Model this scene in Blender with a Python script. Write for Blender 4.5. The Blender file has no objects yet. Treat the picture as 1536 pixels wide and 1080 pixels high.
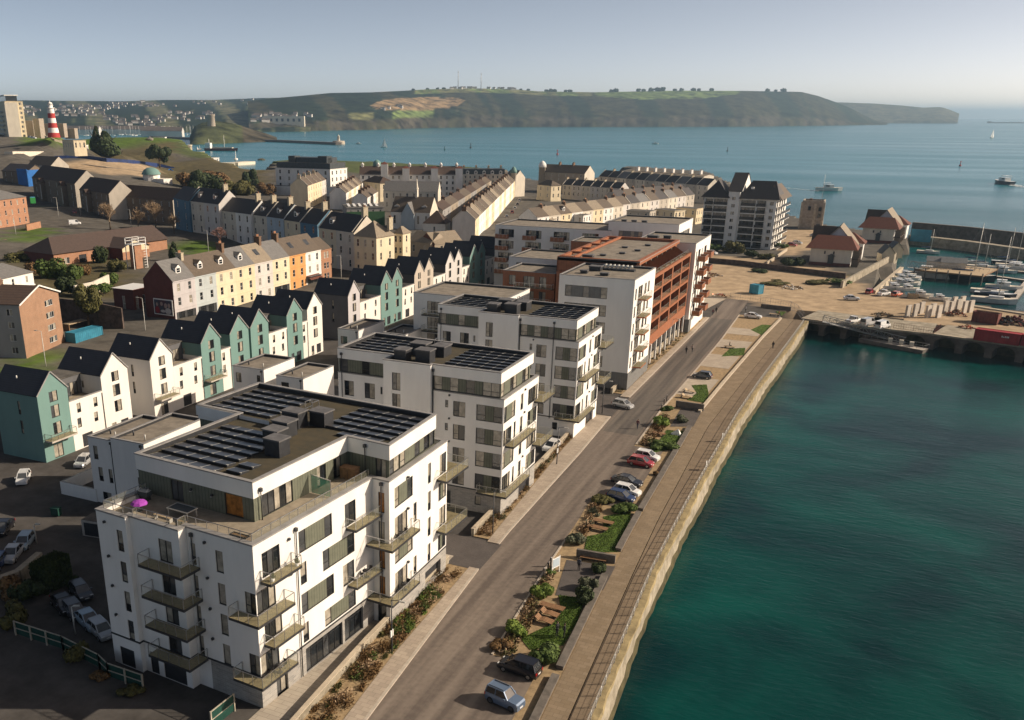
import bpy, math, random
from mathutils import Vector, Matrix
random.seed(7)
R = math.radians
scn = bpy.context.scene
COL = scn.collection
# ------------------------------------------------------------------ camera
FPX, CX, CY, PITCH, YAW = 1391.0, 622.0, 693.6, 0.35936, R(26.6)
CAM = Vector((42.43, -110.07, 52.0))
cp, sp = math.cos(PITCH), math.sin(PITCH)
def ray(u, v):
 x = (u - CX) / FPX; y = (v - CY) / FPX
 d = Vector((x, cp - y * sp, -sp - y * cp))
 c, s = math.cos(YAW), math.sin(YAW)
 return Vector((d.x * c - d.y * s, d.x * s + d.y * c, d.z))
def at(u, v, z=0.0):
 """the point of the level z that the photograph shows at pixel (u, v)"""
 d = ray(u, v)
 return CAM + d * ((z - CAM.z) / d.z)
def far(u, v, dist):
 """the point at a horizontal distance seen at pixel (u, v)"""
 d = ray(u, v)
 return CAM + d * (dist / math.hypot(d.x, d.y))
cam = bpy.data.cameras.new('camera'); co = bpy.data.objects.new('camera', cam); COL.objects.link(co)
co.location = CAM; co.rotation_euler = (R(90) - PITCH, 0, YAW)
cam.sensor_fit = 'HORIZONTAL'; cam.sensor_width = 36.0; cam.lens = FPX / 1536 * 36.0
cam.shift_x = (768 - CX) / 1536; cam.shift_y = (CY - 540) / 1536
cam.clip_start = 1.0; cam.clip_end = 120000.0
scn.camera = co
# ------------------------------------------------------------------ materials
MATS = {}
def nd(nt, t, **k):
 n = nt.nodes.new(t)
 for a, b in k.items(): setattr(n, a, b)
 return n
def M(name, col, rough=.75, var=.12, scale=1.5, bump=0., metal=0., spec=.35, zs=1.0, col2=None, thr=(.35, .65), bscale=None, coord='pos', rand=0.0, trans=0.0, coat=0.0):
 """a Principled surface whose colour wanders between two tones with noise"""
 if name in MATS: return MATS[name]
 m = bpy.data.materials.new(name); m.use_nodes = True; nt = m.node_tree
 b = nt.nodes['Principled BSDF']; L = nt.links.new
 b.inputs['Roughness'].default_value = rough; b.inputs['Metallic'].default_value = metal
 b.inputs['Specular IOR Level'].default_value = spec
 if coat: b.inputs['Coat Weight'].default_value = coat; b.inputs['Coat Roughness'].default_value = .06
 if trans: b.inputs['Transmission Weight'].default_value = trans
 c1 = col; c2 = col2 or tuple(max(0, c * (1 - 2 * var)) for c in col)
 if coord == 'pos': src = nd(nt, 'ShaderNodeNewGeometry').outputs['Position']
 else: src = nd(nt, 'ShaderNodeTexCoord').outputs['Object']
 mp = nd(nt, 'ShaderNodeMapping'); mp.inputs['Scale'].default_value = (1, 1, zs); L(src, mp.inputs['Vector'])
 n = nd(nt, 'ShaderNodeTexNoise'); n.inputs['Scale'].default_value = scale; n.inputs['Detail'].default_value = 6; n.inputs['Roughness'].default_value = .65
 L(mp.outputs['Vector'], n.inputs['Vector'])
 r = nd(nt, 'ShaderNodeValToRGB'); r.color_ramp.elements[0].position = thr[0]; r.color_ramp.elements[1].position = thr[1]
 r.color_ramp.elements[0].color = (*c2, 1); r.color_ramp.elements[1].color = (*c1, 1)
 L(n.outputs['Fac'], r.inputs['Fac']); out = r.outputs['Color']
 if rand:
  oi = nd(nt, 'ShaderNodeObjectInfo'); hs = nd(nt, 'ShaderNodeHueSaturation'); mr = nd(nt, 'ShaderNodeMapRange')
  mr.inputs['To Min'].default_value = 1 - rand; mr.inputs['To Max'].default_value = 1 + rand
  L(oi.outputs['Random'], mr.inputs['Value']); L(mr.outputs['Result'], hs.inputs['Value']); L(out, hs.inputs['Color']); out = hs.outputs['Color']
 L(out, b.inputs['Base Color'])
 if bump:
  n2 = nd(nt, 'ShaderNodeTexNoise'); n2.inputs['Scale'].default_value = bscale or scale * 6; n2.inputs['Detail'].default_value = 4
  L(src, n2.inputs['Vector']); bp = nd(nt, 'ShaderNodeBump'); bp.inputs['Strength'].default_value = bump; bp.inputs['Distance'].default_value = .05
  L(n2.outputs['Fac'], bp.inputs['Height']); L(bp.outputs['Normal'], b.inputs['Normal'])
 MATS[name] = m
 return m
def bricky(name, c1, c2, mortar, sx=4.5, sy=12.0, rough=.85):
 """coursed masonry; the pattern runs along the wall whichever way it faces"""
 m = bpy.data.materials.new(name); m.use_nodes = True; nt = m.node_tree; b = nt.nodes['Principled BSDF']; L = nt.links.new
 b.inputs['Roughness'].default_value = rough; b.inputs['Specular IOR Level'].default_value = .2
 g = nd(nt, 'ShaderNodeTexCoord'); s = nd(nt, 'ShaderNodeSeparateXYZ'); L(g.outputs['Object'], s.inputs[0])
 a = nd(nt, 'ShaderNodeMath', operation='ADD'); L(s.outputs[0], a.inputs[0]); L(s.outputs[1], a.inputs[1])
 c = nd(nt, 'ShaderNodeCombineXYZ'); L(a.outputs[0], c.inputs[0]); L(s.outputs[2], c.inputs[1])
 t = nd(nt, 'ShaderNodeTexBrick'); t.inputs['Scale'].default_value = 1; t.inputs['Brick Width'].default_value = 1 / sx; t.inputs['Row Height'].default_value = 1 / sy
 t.inputs['Mortar Size'].default_value = .012; t.inputs['Color1'].default_value = (*c1, 1); t.inputs['Color2'].default_value = (*c2, 1); t.inputs['Mortar'].default_value = (*mortar, 1)
 L(c.outputs[0], t.inputs['Vector'])
 n = nd(nt, 'ShaderNodeTexNoise'); n.inputs['Scale'].default_value = .6; n.inputs['Detail'].default_value = 5; L(g.outputs['Object'], n.inputs['Vector'])
 mr = nd(nt, 'ShaderNodeMapRange'); mr.inputs['To Min'].default_value = .7; mr.inputs['To Max'].default_value = 1.25; L(n.outputs['Fac'], mr.inputs['Value'])
 h = nd(nt, 'ShaderNodeHueSaturation'); L(mr.outputs[0], h.inputs['Value']); L(t.outputs['Color'], h.inputs['Color']); L(h.outputs[0], b.inputs['Base Color'])
 MATS[name] = m
 return m
def rows(name, c1, c2, step=.3, rough=.7, axis=2, width=.12, spec=.3, metal=0.0):
 """a surface ruled with thin lines every step metres along one object axis (slates, cladding seams, boards)"""
 m = bpy.data.materials.new(name); m.use_nodes = True; nt = m.node_tree; b = nt.nodes['Principled BSDF']; L = nt.links.new
 b.inputs['Roughness'].default_value = rough; b.inputs['Specular IOR Level'].default_value = spec; b.inputs['Metallic'].default_value = metal
 g = nd(nt, 'ShaderNodeTexCoord'); s = nd(nt, 'ShaderNodeSeparateXYZ'); L(g.outputs['Object'], s.inputs[0])
 if axis == 3:
  a = nd(nt, 'ShaderNodeMath', operation='ADD'); L(s.outputs[0], a.inputs[0]); L(s.outputs[1], a.inputs[1]); v = a.outputs[0]
 else: v = s.outputs[axis]
 d = nd(nt, 'ShaderNodeMath', operation='DIVIDE'); L(v, d.inputs[0]); d.inputs[1].default_value = step
 fr = nd(nt, 'ShaderNodeMath', operation='FRACT'); L(d.outputs[0], fr.inputs[0])
 lt = nd(nt, 'ShaderNodeMath', operation='LESS_THAN'); L(fr.outputs[0], lt.inputs[0]); lt.inputs[1].default_value = width
 n = nd(nt, 'ShaderNodeTexNoise'); n.inputs['Scale'].default_value = 1.3; n.inputs['Detail'].default_value = 6; L(g.outputs['Object'], n.inputs['Vector'])
 mx = nd(nt, 'ShaderNodeMix', data_type='RGBA'); L(lt.outputs[0], mx.inputs['Factor']); mx.inputs[6].default_value = (*c1, 1); mx.inputs[7].default_value = (*c2, 1)
 mr = nd(nt, 'ShaderNodeMapRange'); mr.inputs['To Min'].default_value = .65; mr.inputs['To Max'].default_value = 1.3; L(n.outputs['Fac'], mr.inputs['Value'])
 h = nd(nt, 'ShaderNodeHueSaturation'); L(mr.outputs[0], h.inputs['Value']); L(mx.outputs[2], h.inputs['Color']); L(h.outputs[0], b.inputs['Base Color'])
 MATS[name] = m
 return m
def clear(name, tint, alpha, rough=.03):
 m = bpy.data.materials.new(name); m.use_nodes = True; b = m.node_tree.nodes['Principled BSDF']
 b.inputs['Base Color'].default_value = (*tint, 1); b.inputs['Alpha'].default_value = alpha; b.inputs['Roughness'].default_value = rough
 b.inputs['Specular IOR Level'].default_value = .7
 MATS[name] = m
 return m
M('render_white', (.80, .78, .74), .8, col2=(.72, .70, .665), scale=.35, zs=.25, bump=.04, bscale=9)
M('render_cream', (.72, .64, .50), .85, .06, .4, zs=.3)
M('coping', (.30, .29, .28), .6, .15, .8)
M('dark_metal', (.035, .037, .042), .45, .2, 2, spec=.5)
M('dark_frame', (.028, .028, .03), .4, .1, 3, spec=.5)
M('white_frame', (.75, .74, .71), .5, .05, 3)
M('steel', (.55, .55, .56), .3, .1, 3, metal=.9)
M('pale_metal', (.55, .54, .5), .5, .1, 3, metal=.3)
M('felt_roof', (.13, .12, .105), .9, .25, .5, bump=.1)
M('gravel_roof', (.26, .225, .18), .95, .2, .6, bump=.15)
M('moss_felt', (.075, .06, .035), .95, .3, .7, col2=(.05, .045, .03))
M('deck_wood', (.25, .21, .115), .8, .15, 3)
M('terrace_slab', (.33, .28, .21), .85, .15, 1.2)
M('glass_dark', (.018, .022, .026), .05, .3, .4, spec=.8)
M('glass_sky', (.085, .09, .095), .04, .3, .3, spec=1.0)
M('curtain_glass', (.42, .38, .31), .12, .25, 1.2, spec=.6)
M('warm_room', (.42, .17, .035), .3, .3, 2.0)  # orange base colour stands in for lamplight inside the rooms
M('solar_glass', (.040, .041, .046), .28, .2, .5, spec=.5)
M('wood_warm', (.27, .15, .075), .8, .2, 4)
M('wood_pale', (.50, .38, .24), .8, .15, 4)
rows('green_cladding', (.135, .142, .105), (.04, .044, .034), .42, .6, 3, .09)
rows('grey_cladding', (.16, .16, .155), (.10, .10, .10), .5, .6, 3, .06)
rows('rust_cladding', (.30, .112, .052), (.2, .075, .034), .6, .55, 3, .07, metal=0.0)
bricky('stone_base', (.36, .34, .31), (.26, .25, .235), (.42, .40, .36), 1.6, 4.5)
bricky('brick_orange', (.42, .19, .095), (.33, .14, .075), (.36, .26, .19))
bricky('brick_tan', (.34, .18, .105), (.27, .145, .085), (.31, .23, .17))
bricky('brick_red', (.16, .045, .035), (.12, .035, .03), (.13, .07, .06))
bricky('brick_brown', (.20, .145, .10), (.15, .11, .08), (.2, .17, .13))
rows('slate', (.046, .040, .040), (.026, .023, .024), .28, .62, 2, .16, spec=.4)
rows('slate_blue', (.024, .027, .037), (.013, .015, .022), .28, .6, 2, .16, spec=.4)
rows('slate_brown', (.115, .09, .068), (.07, .055, .042), .3, .75, 2, .16)
rows('slate_grey', (.155, .15, .145), (.10, .097, .094), .3, .7, 2, .14)
rows('tile_brown', (.075, .05, .038), (.045, .03, .025), .34, .8, 2, .18)
rows('tile_red', (.145, .052, .033), (.085, .033, .022), .34, .8, 2, .18)
rows('slate_pale', (.25, .205, .15), (.16, .13, .1), .3, .75, 2, .14)
clear('balustrade_glass', (.50, .50, .38), .13)
clear('green_glass', (.05, .30, .2), .75, .1)
# ------------------------------------------------------------------ mesh builder
class MB:
 def __init__(s): s.v = []; s.f = []; s.i = []; s.n = []; s.sm = []
 def mi(s, m):
  if m not in s.n: s.n.append(m)
  return s.n.index(m)
 def face(s, pts, m, smooth=False):
  k = len(s.v); s.v += [tuple(p) for p in pts]; s.f.append(tuple(range(k, k + len(pts)))); s.i.append(s.mi(m)); s.sm.append(smooth)
 def box(s, x0, x1, y0, y1, z0, z1, m, top=None, skip=''):
  a, b, c, d = (x0, y0), (x1, y0), (x1, y1), (x0, y1)
  s.prism([a, b, c, d], z0, z1, m, top, bottom='b' not in skip)
 def prism(s, poly, z0, z1, m, top=None, bottom=True, cap=True):
  n = len(poly)
  for i in range(n):
   p, q = poly[i], poly[(i + 1) % n]
   s.face([(p[0], p[1], z0), (q[0], q[1], z0), (q[0], q[1], z1), (p[0], p[1], z1)], m)
  if cap: s.face([(p[0], p[1], z1) for p in poly], top or m)
  if bottom: s.face([(p[0], p[1], z0) for p in reversed(poly)], m)
 def ring(s, poly, d, z0, z1, m, mtop=None):
  """a kerb of width d along the inside of a closed outline"""
  q = inset(poly, d); n = len(poly)
  for i in range(n):
   j = (i + 1) % n
   a, b, c, e = poly[i], poly[j], q[j], q[i]
   s.face([(*a, z1), (*b, z1), (*c, z1), (*e, z1)], mtop or m)
   s.face([(*a, z0), (*b, z0), (*b, z1), (*a, z1)], m)
   s.face([(*c, z0), (*e, z0), (*e, z1), (*c, z1)], m)
 def bar(s, p, q, w, m, h=None):
  """a square bar between two points"""
  p, q = Vector(p), Vector(q); d = (q - p)
  if d.length < 1e-6: return
  d.normalize(); up = Vector((0, 0, 1)) if abs(d.z) < .95 else Vector((1, 0, 0))
  a = d.cross(up).normalized() * (w / 2); b = a.cross(d).normalized() * ((h or w) / 2)
  A = [p + a + b, p - a + b, p - a - b, p + a - b]; B = [x + (q - p) for x in A]
  for i in range(4):
   j = (i + 1) % 4; s.face([A[i], A[j], B[j], B[i]], m)
  s.face(A[::-1], m); s.face(B, m)
 def tube(s, pts, rad, m, n=6, cap=True, smooth=True):
  """a round limb through a chain of points; rad is one number or one per point"""
  pts = [Vector(p) for p in pts]; rr = rad if isinstance(rad, (list, tuple)) else [rad] * len(pts)
  rings = []; base = len(s.v); prev = None
  for i, p in enumerate(pts):
   d = (pts[min(i + 1, len(pts) - 1)] - pts[max(i - 1, 0)])
   d = d.normalized() if d.length > 1e-9 else Vector((0, 0, 1))
   if prev is None:
    up = Vector((0, 0, 1)) if abs(d.z) < .9 else Vector((1, 0, 0)); a = d.cross(up).normalized()
   else: a = (prev - d * prev.dot(d)).normalized()
   prev = a; b = d.cross(a)
   rings.append([p + (a * math.cos(2 * math.pi * k / n) + b * math.sin(2 * math.pi * k / n)) * rr[i] for k in range(n)])
  for rg in rings: s.v += [tuple(x) for x in rg]
  mi = s.mi(m)
  for i in range(len(rings) - 1):
   for k in range(n):
    j = (k + 1) % n; o = base + i * n
    s.f.append((o + k, o + j, o + n + j, o + n + k)); s.i.append(mi); s.sm.append(smooth)
  if cap:
   s.f.append(tuple(base + k for k in reversed(range(n)))); s.i.append(mi); s.sm.append(False)
   o = base + (len(rings) - 1) * n
   s.f.append(tuple(o + k for k in range(n))); s.i.append(mi); s.sm.append(False)
 def lathe(s, prof, m, n=16, c=(0, 0), smooth=True):
  base = len(s.v); mi = s.mi(m) if isinstance(m, str) else None
  for r, z in prof:
   for k in range(n): s.v.append((c[0] + r * math.cos(2 * math.pi * k / n), c[1] + r * math.sin(2 * math.pi * k / n), z))
  for i in range(len(prof) - 1):
   mm = mi if mi is not None else s.mi(m[i])
   for k in range(n):
    j = (k + 1) % n; o = base + i * n
    s.f.append((o + k, o + j, o + n + j, o + n + k)); s.i.append(mm); s.sm.append(smooth)
  o = base + (len(prof) - 1) * n
  if prof[-1][0] > .001: s.f.append(tuple(o + k for k in range(n))); s.i.append(mi if mi is not None else s.mi(m[-1])); s.sm.append(False)
 def gable(s, x0, x1, y0, y1, ze, zr, wall, roof, ax='x', over=.25, th=.14, ends=True):
  """a pitched roof with its ridge along ax, and the gable triangles under it"""
  def P(a, b, z): return (a, b, z) if ax == 'x' else (b, a, z)
  a0, a1, b0, b1 = (x0, x1, y0, y1) if ax == 'x' else (y0, y1, x0, x1)
  bm = (b0 + b1) / 2; k = (zr - ze) / (bm - b0); o = over
  A0, A1 = a0 - o, a1 + o
  for sgn in (-1, 1):
   be = b0 - o if sgn < 0 else b1 + o; zl = ze - k * o
   q = [P(A0, be, zl), P(A1, be, zl), P(A1, bm, zr), P(A0, bm, zr)]
   t = [(p[0], p[1], p[2] + th) for p in q]
   s.face(t, roof); s.face(q[::-1], roof)
   for i in range(4):
    j = (i + 1) % 4; s.face([q[i], q[j], t[j], t[i]], roof)
  if ends:
   for a in (a0, a1): s.face([P(a, b0, ze), P(a, b1, ze), P(a, bm, zr)], wall)
 def hip(s, x0, x1, y0, y1, ze, zr, roof, over=.3, run=None):
  x0 -= over; x1 += over; y0 -= over; y1 += over
  if x1 - x0 >= y1 - y0:
   d = run or (y1 - y0) / 2; ym = (y0 + y1) / 2; r0, r1 = (x0 + d, ym, zr), (x1 - d, ym, zr)
   s.face([(x0, y0, ze), (x1, y0, ze), r1, r0], roof); s.face([(x1, y1, ze), (x0, y1, ze), r0, r1], roof)
   s.face([(x0, y1, ze), (x0, y0, ze), r0], roof); s.face([(x1, y0, ze), (x1, y1, ze), r1], roof)
  else:
   d = run or (x1 - x0) / 2; xm = (x0 + x1) / 2; r0, r1 = (xm, y0 + d, zr), (xm, y1 - d, zr)
   s.face([(x1, y0, ze), (x1, y1, ze), r1, r0], roof); s.face([(x0, y1, ze), (x0, y0, ze), r0, r1], roof)
   s.face([(x0, y0, ze), (x1, y0, ze), r0], roof); s.face([(x1, y1, ze), (x0, y1, ze), r1], roof)
  s.face([(x0, y0, ze), (x0, y1, ze), (x1, y1, ze), (x1, y0, ze)], roof)
 def panel(s, p0, p1, z0, z1, holes, m, depth=.16):
  """an upright wall from p0 to p1 (outside on the right hand) with real openings and their reveals"""
  dx, dy = p1[0] - p0[0], p1[1] - p0[1]; Lg = math.hypot(dx, dy); dx /= Lg; dy /= Lg; nx, ny = dy, -dx
  def P(a, z, o=0.): return (p0[0] + dx * a - nx * o, p0[1] + dy * a - ny * o, z)
  hs = [(max(.02, a), max(z0 + .02, b), min(Lg - .02, a + w), min(z1 - .02, b + h)) for a, b, w, h in holes]
  xs = sorted({0., Lg, *[h[0] for h in hs], *[h[2] for h in hs]}); zs = sorted({z0, z1, *[h[1] for h in hs], *[h[3] for h in hs]})
  for j in range(len(zs) - 1):
   run = None
   for i in range(len(xs) - 1):
    cx, cz = (xs[i] + xs[i + 1]) / 2, (zs[j] + zs[j + 1]) / 2
    solid = not any(h[0] < cx < h[2] and h[1] < cz < h[3] for h in hs)
    if solid and run is None: run = xs[i]
    if run is not None and (not solid or i == len(xs) - 2):
     e = xs[i + 1] if solid else xs[i]
     s.face([P(run, zs[j]), P(e, zs[j]), P(e, zs[j + 1]), P(run, zs[j + 1])], m); run = None
  for a, b, c, d in hs:
   for (q, r) in (((a, b), (c, b)), ((c, b), (c, d)), ((c, d), (a, d)), ((a, d), (a, b))):
    s.face([P(*q), P(*r), P(*r, depth), P(*q, depth)], m)
 def mesh(s, name):
  me = bpy.data.meshes.new(name); me.from_pydata(s.v, [], s.f)
  for n in s.n: me.materials.append(MATS[n])
  me.polygons.foreach_set('material_index', s.i); me.polygons.foreach_set('use_smooth', s.sm); me.update()
  return me
 def build(s, name, parent=None, loc=(0, 0, 0), rz=0.0):
  return put(name, s.mesh(name), parent, loc, rz)
def put(name, me, parent=None, loc=(0, 0, 0), rz=0.0, scale=None):
 o = bpy.data.objects.new(name, me); COL.objects.link(o); o.location = loc; o.rotation_euler = (0, 0, rz)
 if parent: o.parent = parent
 if scale: o.scale = scale
 return o
def inset(poly, d):
 n = len(poly); out = []
 for i in range(n):
  a, b, c = Vector(poly[i - 1]), Vector(poly[i]), Vector(poly[(i + 1) % n])
  u = (b - a).normalized(); w = (c - b).normalized(); nu = Vector((-u.y, u.x)); nw = Vector((-w.y, w.x))
  k = 1 + nu.dot(nw); k = max(k, .2); q = b + (nu + nw) * (d / k); out.append((q.x, q.y))
 return out
def tag(o, label=None, cat=None, group=None, kind=None):
 for k, v in (('label', label), ('category', cat), ('group', group), ('kind', kind)):
  if v: o[k] = v
 return o
def thing(name, label, cat, loc=(0, 0, 0), rz=0.0, group=None):
 o = bpy.data.objects.new(name, None); COL.objects.link(o); o.location = loc; o.rotation_euler = (0, 0, rz); o.empty_display_size = .5
 return tag(o, label, cat, group)
def copy_tree(o, parent=None):
 c = o.copy(); COL.objects.link(c)
 if parent: c.parent = parent
 for ch in [x for x in o.children]: copy_tree(ch, c)
 return c
def structure(name, mb): return tag(mb.build(name), kind='structure')
WIN = {}
def window_mesh(w, h, style, var):
 k = (round(w, 2), round(h, 2), style, var)
 if k in WIN: return WIN[k]
 b = MB(); fr = 'white_frame' if style in ('sash', 'casement') else 'dark_frame'; t = .07
 rnd = random.Random(hash((k[0] * 100, k[1] * 100, var)) & 0xffff)
 def bar(x0, x1, z0, z1, m=fr, y0=-.03, y1=.05): b.box(x0, x1, y0, y1, z0, z1, m)
 def pane(x0, x1, z0, z1, m): b.face([(x0, .02, z0), (x1, .02, z0), (x1, .02, z1), (x0, .02, z1)], m)
 G = ['glass_dark', 'curtain_glass', 'glass_sky', 'curtain_glass']
 bar(0, w, 0, t); bar(0, w, h - t, h); bar(0, t, t, h - t); bar(w - t, w, t, h - t)
 if style == 'plain': pane(t, w - t, t, h - t, G[var % 3])
 elif style == 'warm': pane(t, w - t, t, h - t, 'warm_room')
 elif style == 'sash':
  pane(t, w - t, t, h - t, G[var % 3]); bar(t, w - t, h / 2 - .03, h / 2 + .03)
  if var == 1: b.face([(t, .012, h * .55), (w - t, .012, h * .55), (w - t, .012, h - t), (t, .012, h - t)], 'curtain_glass')
 elif style == 'casement':
  n = max(2, int(w / .7))
  for i in range(n):
   x0, x1 = t + (w - 2 * t) * i / n, t + (w - 2 * t) * (i + 1) / n
   pane(x0, x1, t, h - t, G[(var + i) % 3])
   if i: bar(x0 - .03, x0 + .03, t, h - t)
 elif style == 'modern':
  xm = w * (.5 if w < 1.4 else .45)
  pane(t, xm, t, h - t, G[var % 4]); pane(xm, w - t, t, h - t, G[(var * 3 + 1) % 4])
  bar(xm - .035, xm + .035, t, h - t); bar(t, xm, h * .36, h * .36 + .06)
 elif style == 'narrow':
  pane(t, w - t, t, h * .35, G[var % 2]); pane(t, w - t, h * .35, h - t, G[(var + 1) % 4]); bar(t, w - t, h * .35 - .03, h * .35 + .03)
 elif style == 'door':
  n = max(2, round(w / .85))
  for i in range(n):
   x0, x1 = t + (w - 2 * t) * i / n, t + (w - 2 * t) * (i + 1) / n
   pane(x0, x1, t, h - t, G[rnd.randint(0, 3)])
   if i: bar(x0 - .04, x0 + .04, t, h - t)
 elif style == 'band':          # windows at both ends and dark seamed cladding between
  n = max(3, round(w / 1.15)); seq = ['g'] + ['c'] * (n - 2) + ['g']
  if n > 5: seq[n // 2] = 'g'
  if n > 7: seq[2 * n // 3 + 1] = 'g'; seq[n // 3] = 'g'
  for i, q in enumerate(seq):
   x0, x1 = t + (w - 2 * t) * i / n, t + (w - 2 * t) * (i + 1) / n
   if q == 'c':
    b.box(x0, x1, -.02, .04, t, h - t, 'green_cladding' if var != 9 else 'grey_cladding')
   else:
    pane(x0, x1, t, h - t, G[rnd.randint(0, 3)]); bar(x0 - .03, x0 + .03, t, h - t); bar(x1 - .03, x1 + .03, t, h - t); bar(x0, x1, h * .34, h * .34 + .05)
 elif style == 'garage':
  pane(t, w - t, t, h - t, 'dark_metal')
 elif style == 'shop':
  n = max(2, round(w / 1.1))
  for i in range(n):
   x0, x1 = t + (w - 2 * t) * i / n, t + (w - 2 * t) * (i + 1) / n
   pane(x0, x1, t, h - t, 'glass_dark' if i % 3 else 'glass_sky')
   if i: bar(x0 - .035, x0 + .035, t, h - t)
  bar(t, w - t, h * .8, h * .8 + .05)
 if style not in ('garage',): b.box(-.06, w + .06, -.1, .04, -.07, 0, fr)
 WIN[k] = b.mesh('window'); return WIN[k]
def facade(mb, parent, p0, p1, z0, z1, wins, m, depth=.16):
 """wall with openings; wins = (along, sill, width, height, style); every window becomes a part of its own"""
 mb.panel(p0, p1, z0, z1, [q[:4] for q in wins], m, depth)
 dx, dy = p1[0] - p0[0], p1[1] - p0[1]; Lg = math.hypot(dx, dy); dx /= Lg; dy /= Lg; nx, ny = dy, -dx
 for q in wins:
  a, zb, w, h, st = q[:5]; var = q[5] if len(q) > 5 else random.randint(0, 2)
  a = max(.02, a); w = min(w, Lg - .02 - a); ins = depth - .05
  nm = {'door': 'glazed_door', 'garage': 'garage_door', 'shop': 'shopfront', 'band': 'window_band'}.get(st, 'window')
  put(nm, window_mesh(w, h, st, var), parent, (p0[0] + dx * a - nx * ins, p0[1] + dy * a - ny * ins, zb), math.atan2(dy, dx))
def rail_path(b, pts, z, h=1.05, glass='balustrade_glass', step=1.3, rail='steel'):
 for i in range(len(pts) - 1):
  p, q = Vector(pts[i]), Vector(pts[i + 1]); L = (q - p).length
  if glass: b.face([(p.x, p.y, z + .06), (q.x, q.y, z + .06), (q.x, q.y, z + h - .05), (p.x, p.y, z + h - .05)], glass)
  b.bar((p.x, p.y, z + h), (q.x, q.y, z + h), .055, rail)
  n = max(1, round(L / step))
  for k in range(n + (1 if i == len(pts) - 2 else 0)):
   c = p + (q - p) * (k / n); b.bar((c.x, c.y, z - .1), (c.x, c.y, z + h), .05, rail)
def balcony(parent, poly, z, edges, deck='deck_wood', rim='dark_metal', glass='balustrade_glass'):
 b = MB(); b.prism(poly, z - .28, z, rim, deck); d = b.build('balcony', parent)
 r = MB(); q = inset(poly, .05)
 rail_path(r, [q[i] for i in edges], z, glass=glass); r.build('balustrade', d)
 return d
# ------------------------------------------------------------------ light, sky, air
world = bpy.data.worlds.new('World'); scn.world = world; world.use_nodes = True; nt = world.node_tree
bg = nt.nodes['Background']; sky = nd(nt, 'ShaderNodeTexSky'); sky.sky_type = 'NISHITA'; sky.sun_disc = False
SUN = Vector((math.cos(YAW), math.sin(YAW), 0)); EL = R(29.5); AZ = math.atan2(SUN.x, SUN.y)
sky.sun_elevation = EL; sky.sun_rotation = AZ; sky.air_density = .2; sky.dust_density = .6; sky.ozone_density = 1.0; sky.altitude = 50
wb = nd(nt, 'ShaderNodeMix', data_type='RGBA', blend_type='MULTIPLY'); wb.inputs['Factor'].default_value = 1; wb.inputs[7].default_value = (1.68, 1.28, .86, 1)
nt.links.new(sky.outputs[0], wb.inputs[6]); nt.links.new(wb.outputs[2], bg.inputs[0]); bg.inputs[1].default_value = .15
sl = bpy.data.lights.new('sun', 'SUN'); sl.energy = 4.6; sl.angle = R(.53); sl.color = (1.0, .86, .69)
so = bpy.data.objects.new('sun', sl); COL.objects.link(so); so.location = (60, 30, 120)
sd = Vector((SUN.x * math.cos(EL), SUN.y * math.cos(EL), math.sin(EL))); so.rotation_euler = sd.to_track_quat('Z', 'Y').to_euler()
scn.view_settings.view_transform = 'Standard'; scn.view_settings.look = 'None'; scn.view_settings.exposure = 0.42; scn.view_settings.gamma = 1.0
scn.render.engine = 'CYCLES'; cy = scn.cycles; cy.use_denoising = True; cy.max_bounces = 6; cy.diffuse_bounces = 3; cy.glossy_bounces = 3; cy.transmission_bounces = 3
cy.transparent_max_bounces = 12; cy.volume_bounces = 0; cy.caustics_reflective = False; cy.caustics_refractive = False; cy.sample_clamp_indirect = 6
SEA = -4.1
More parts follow.
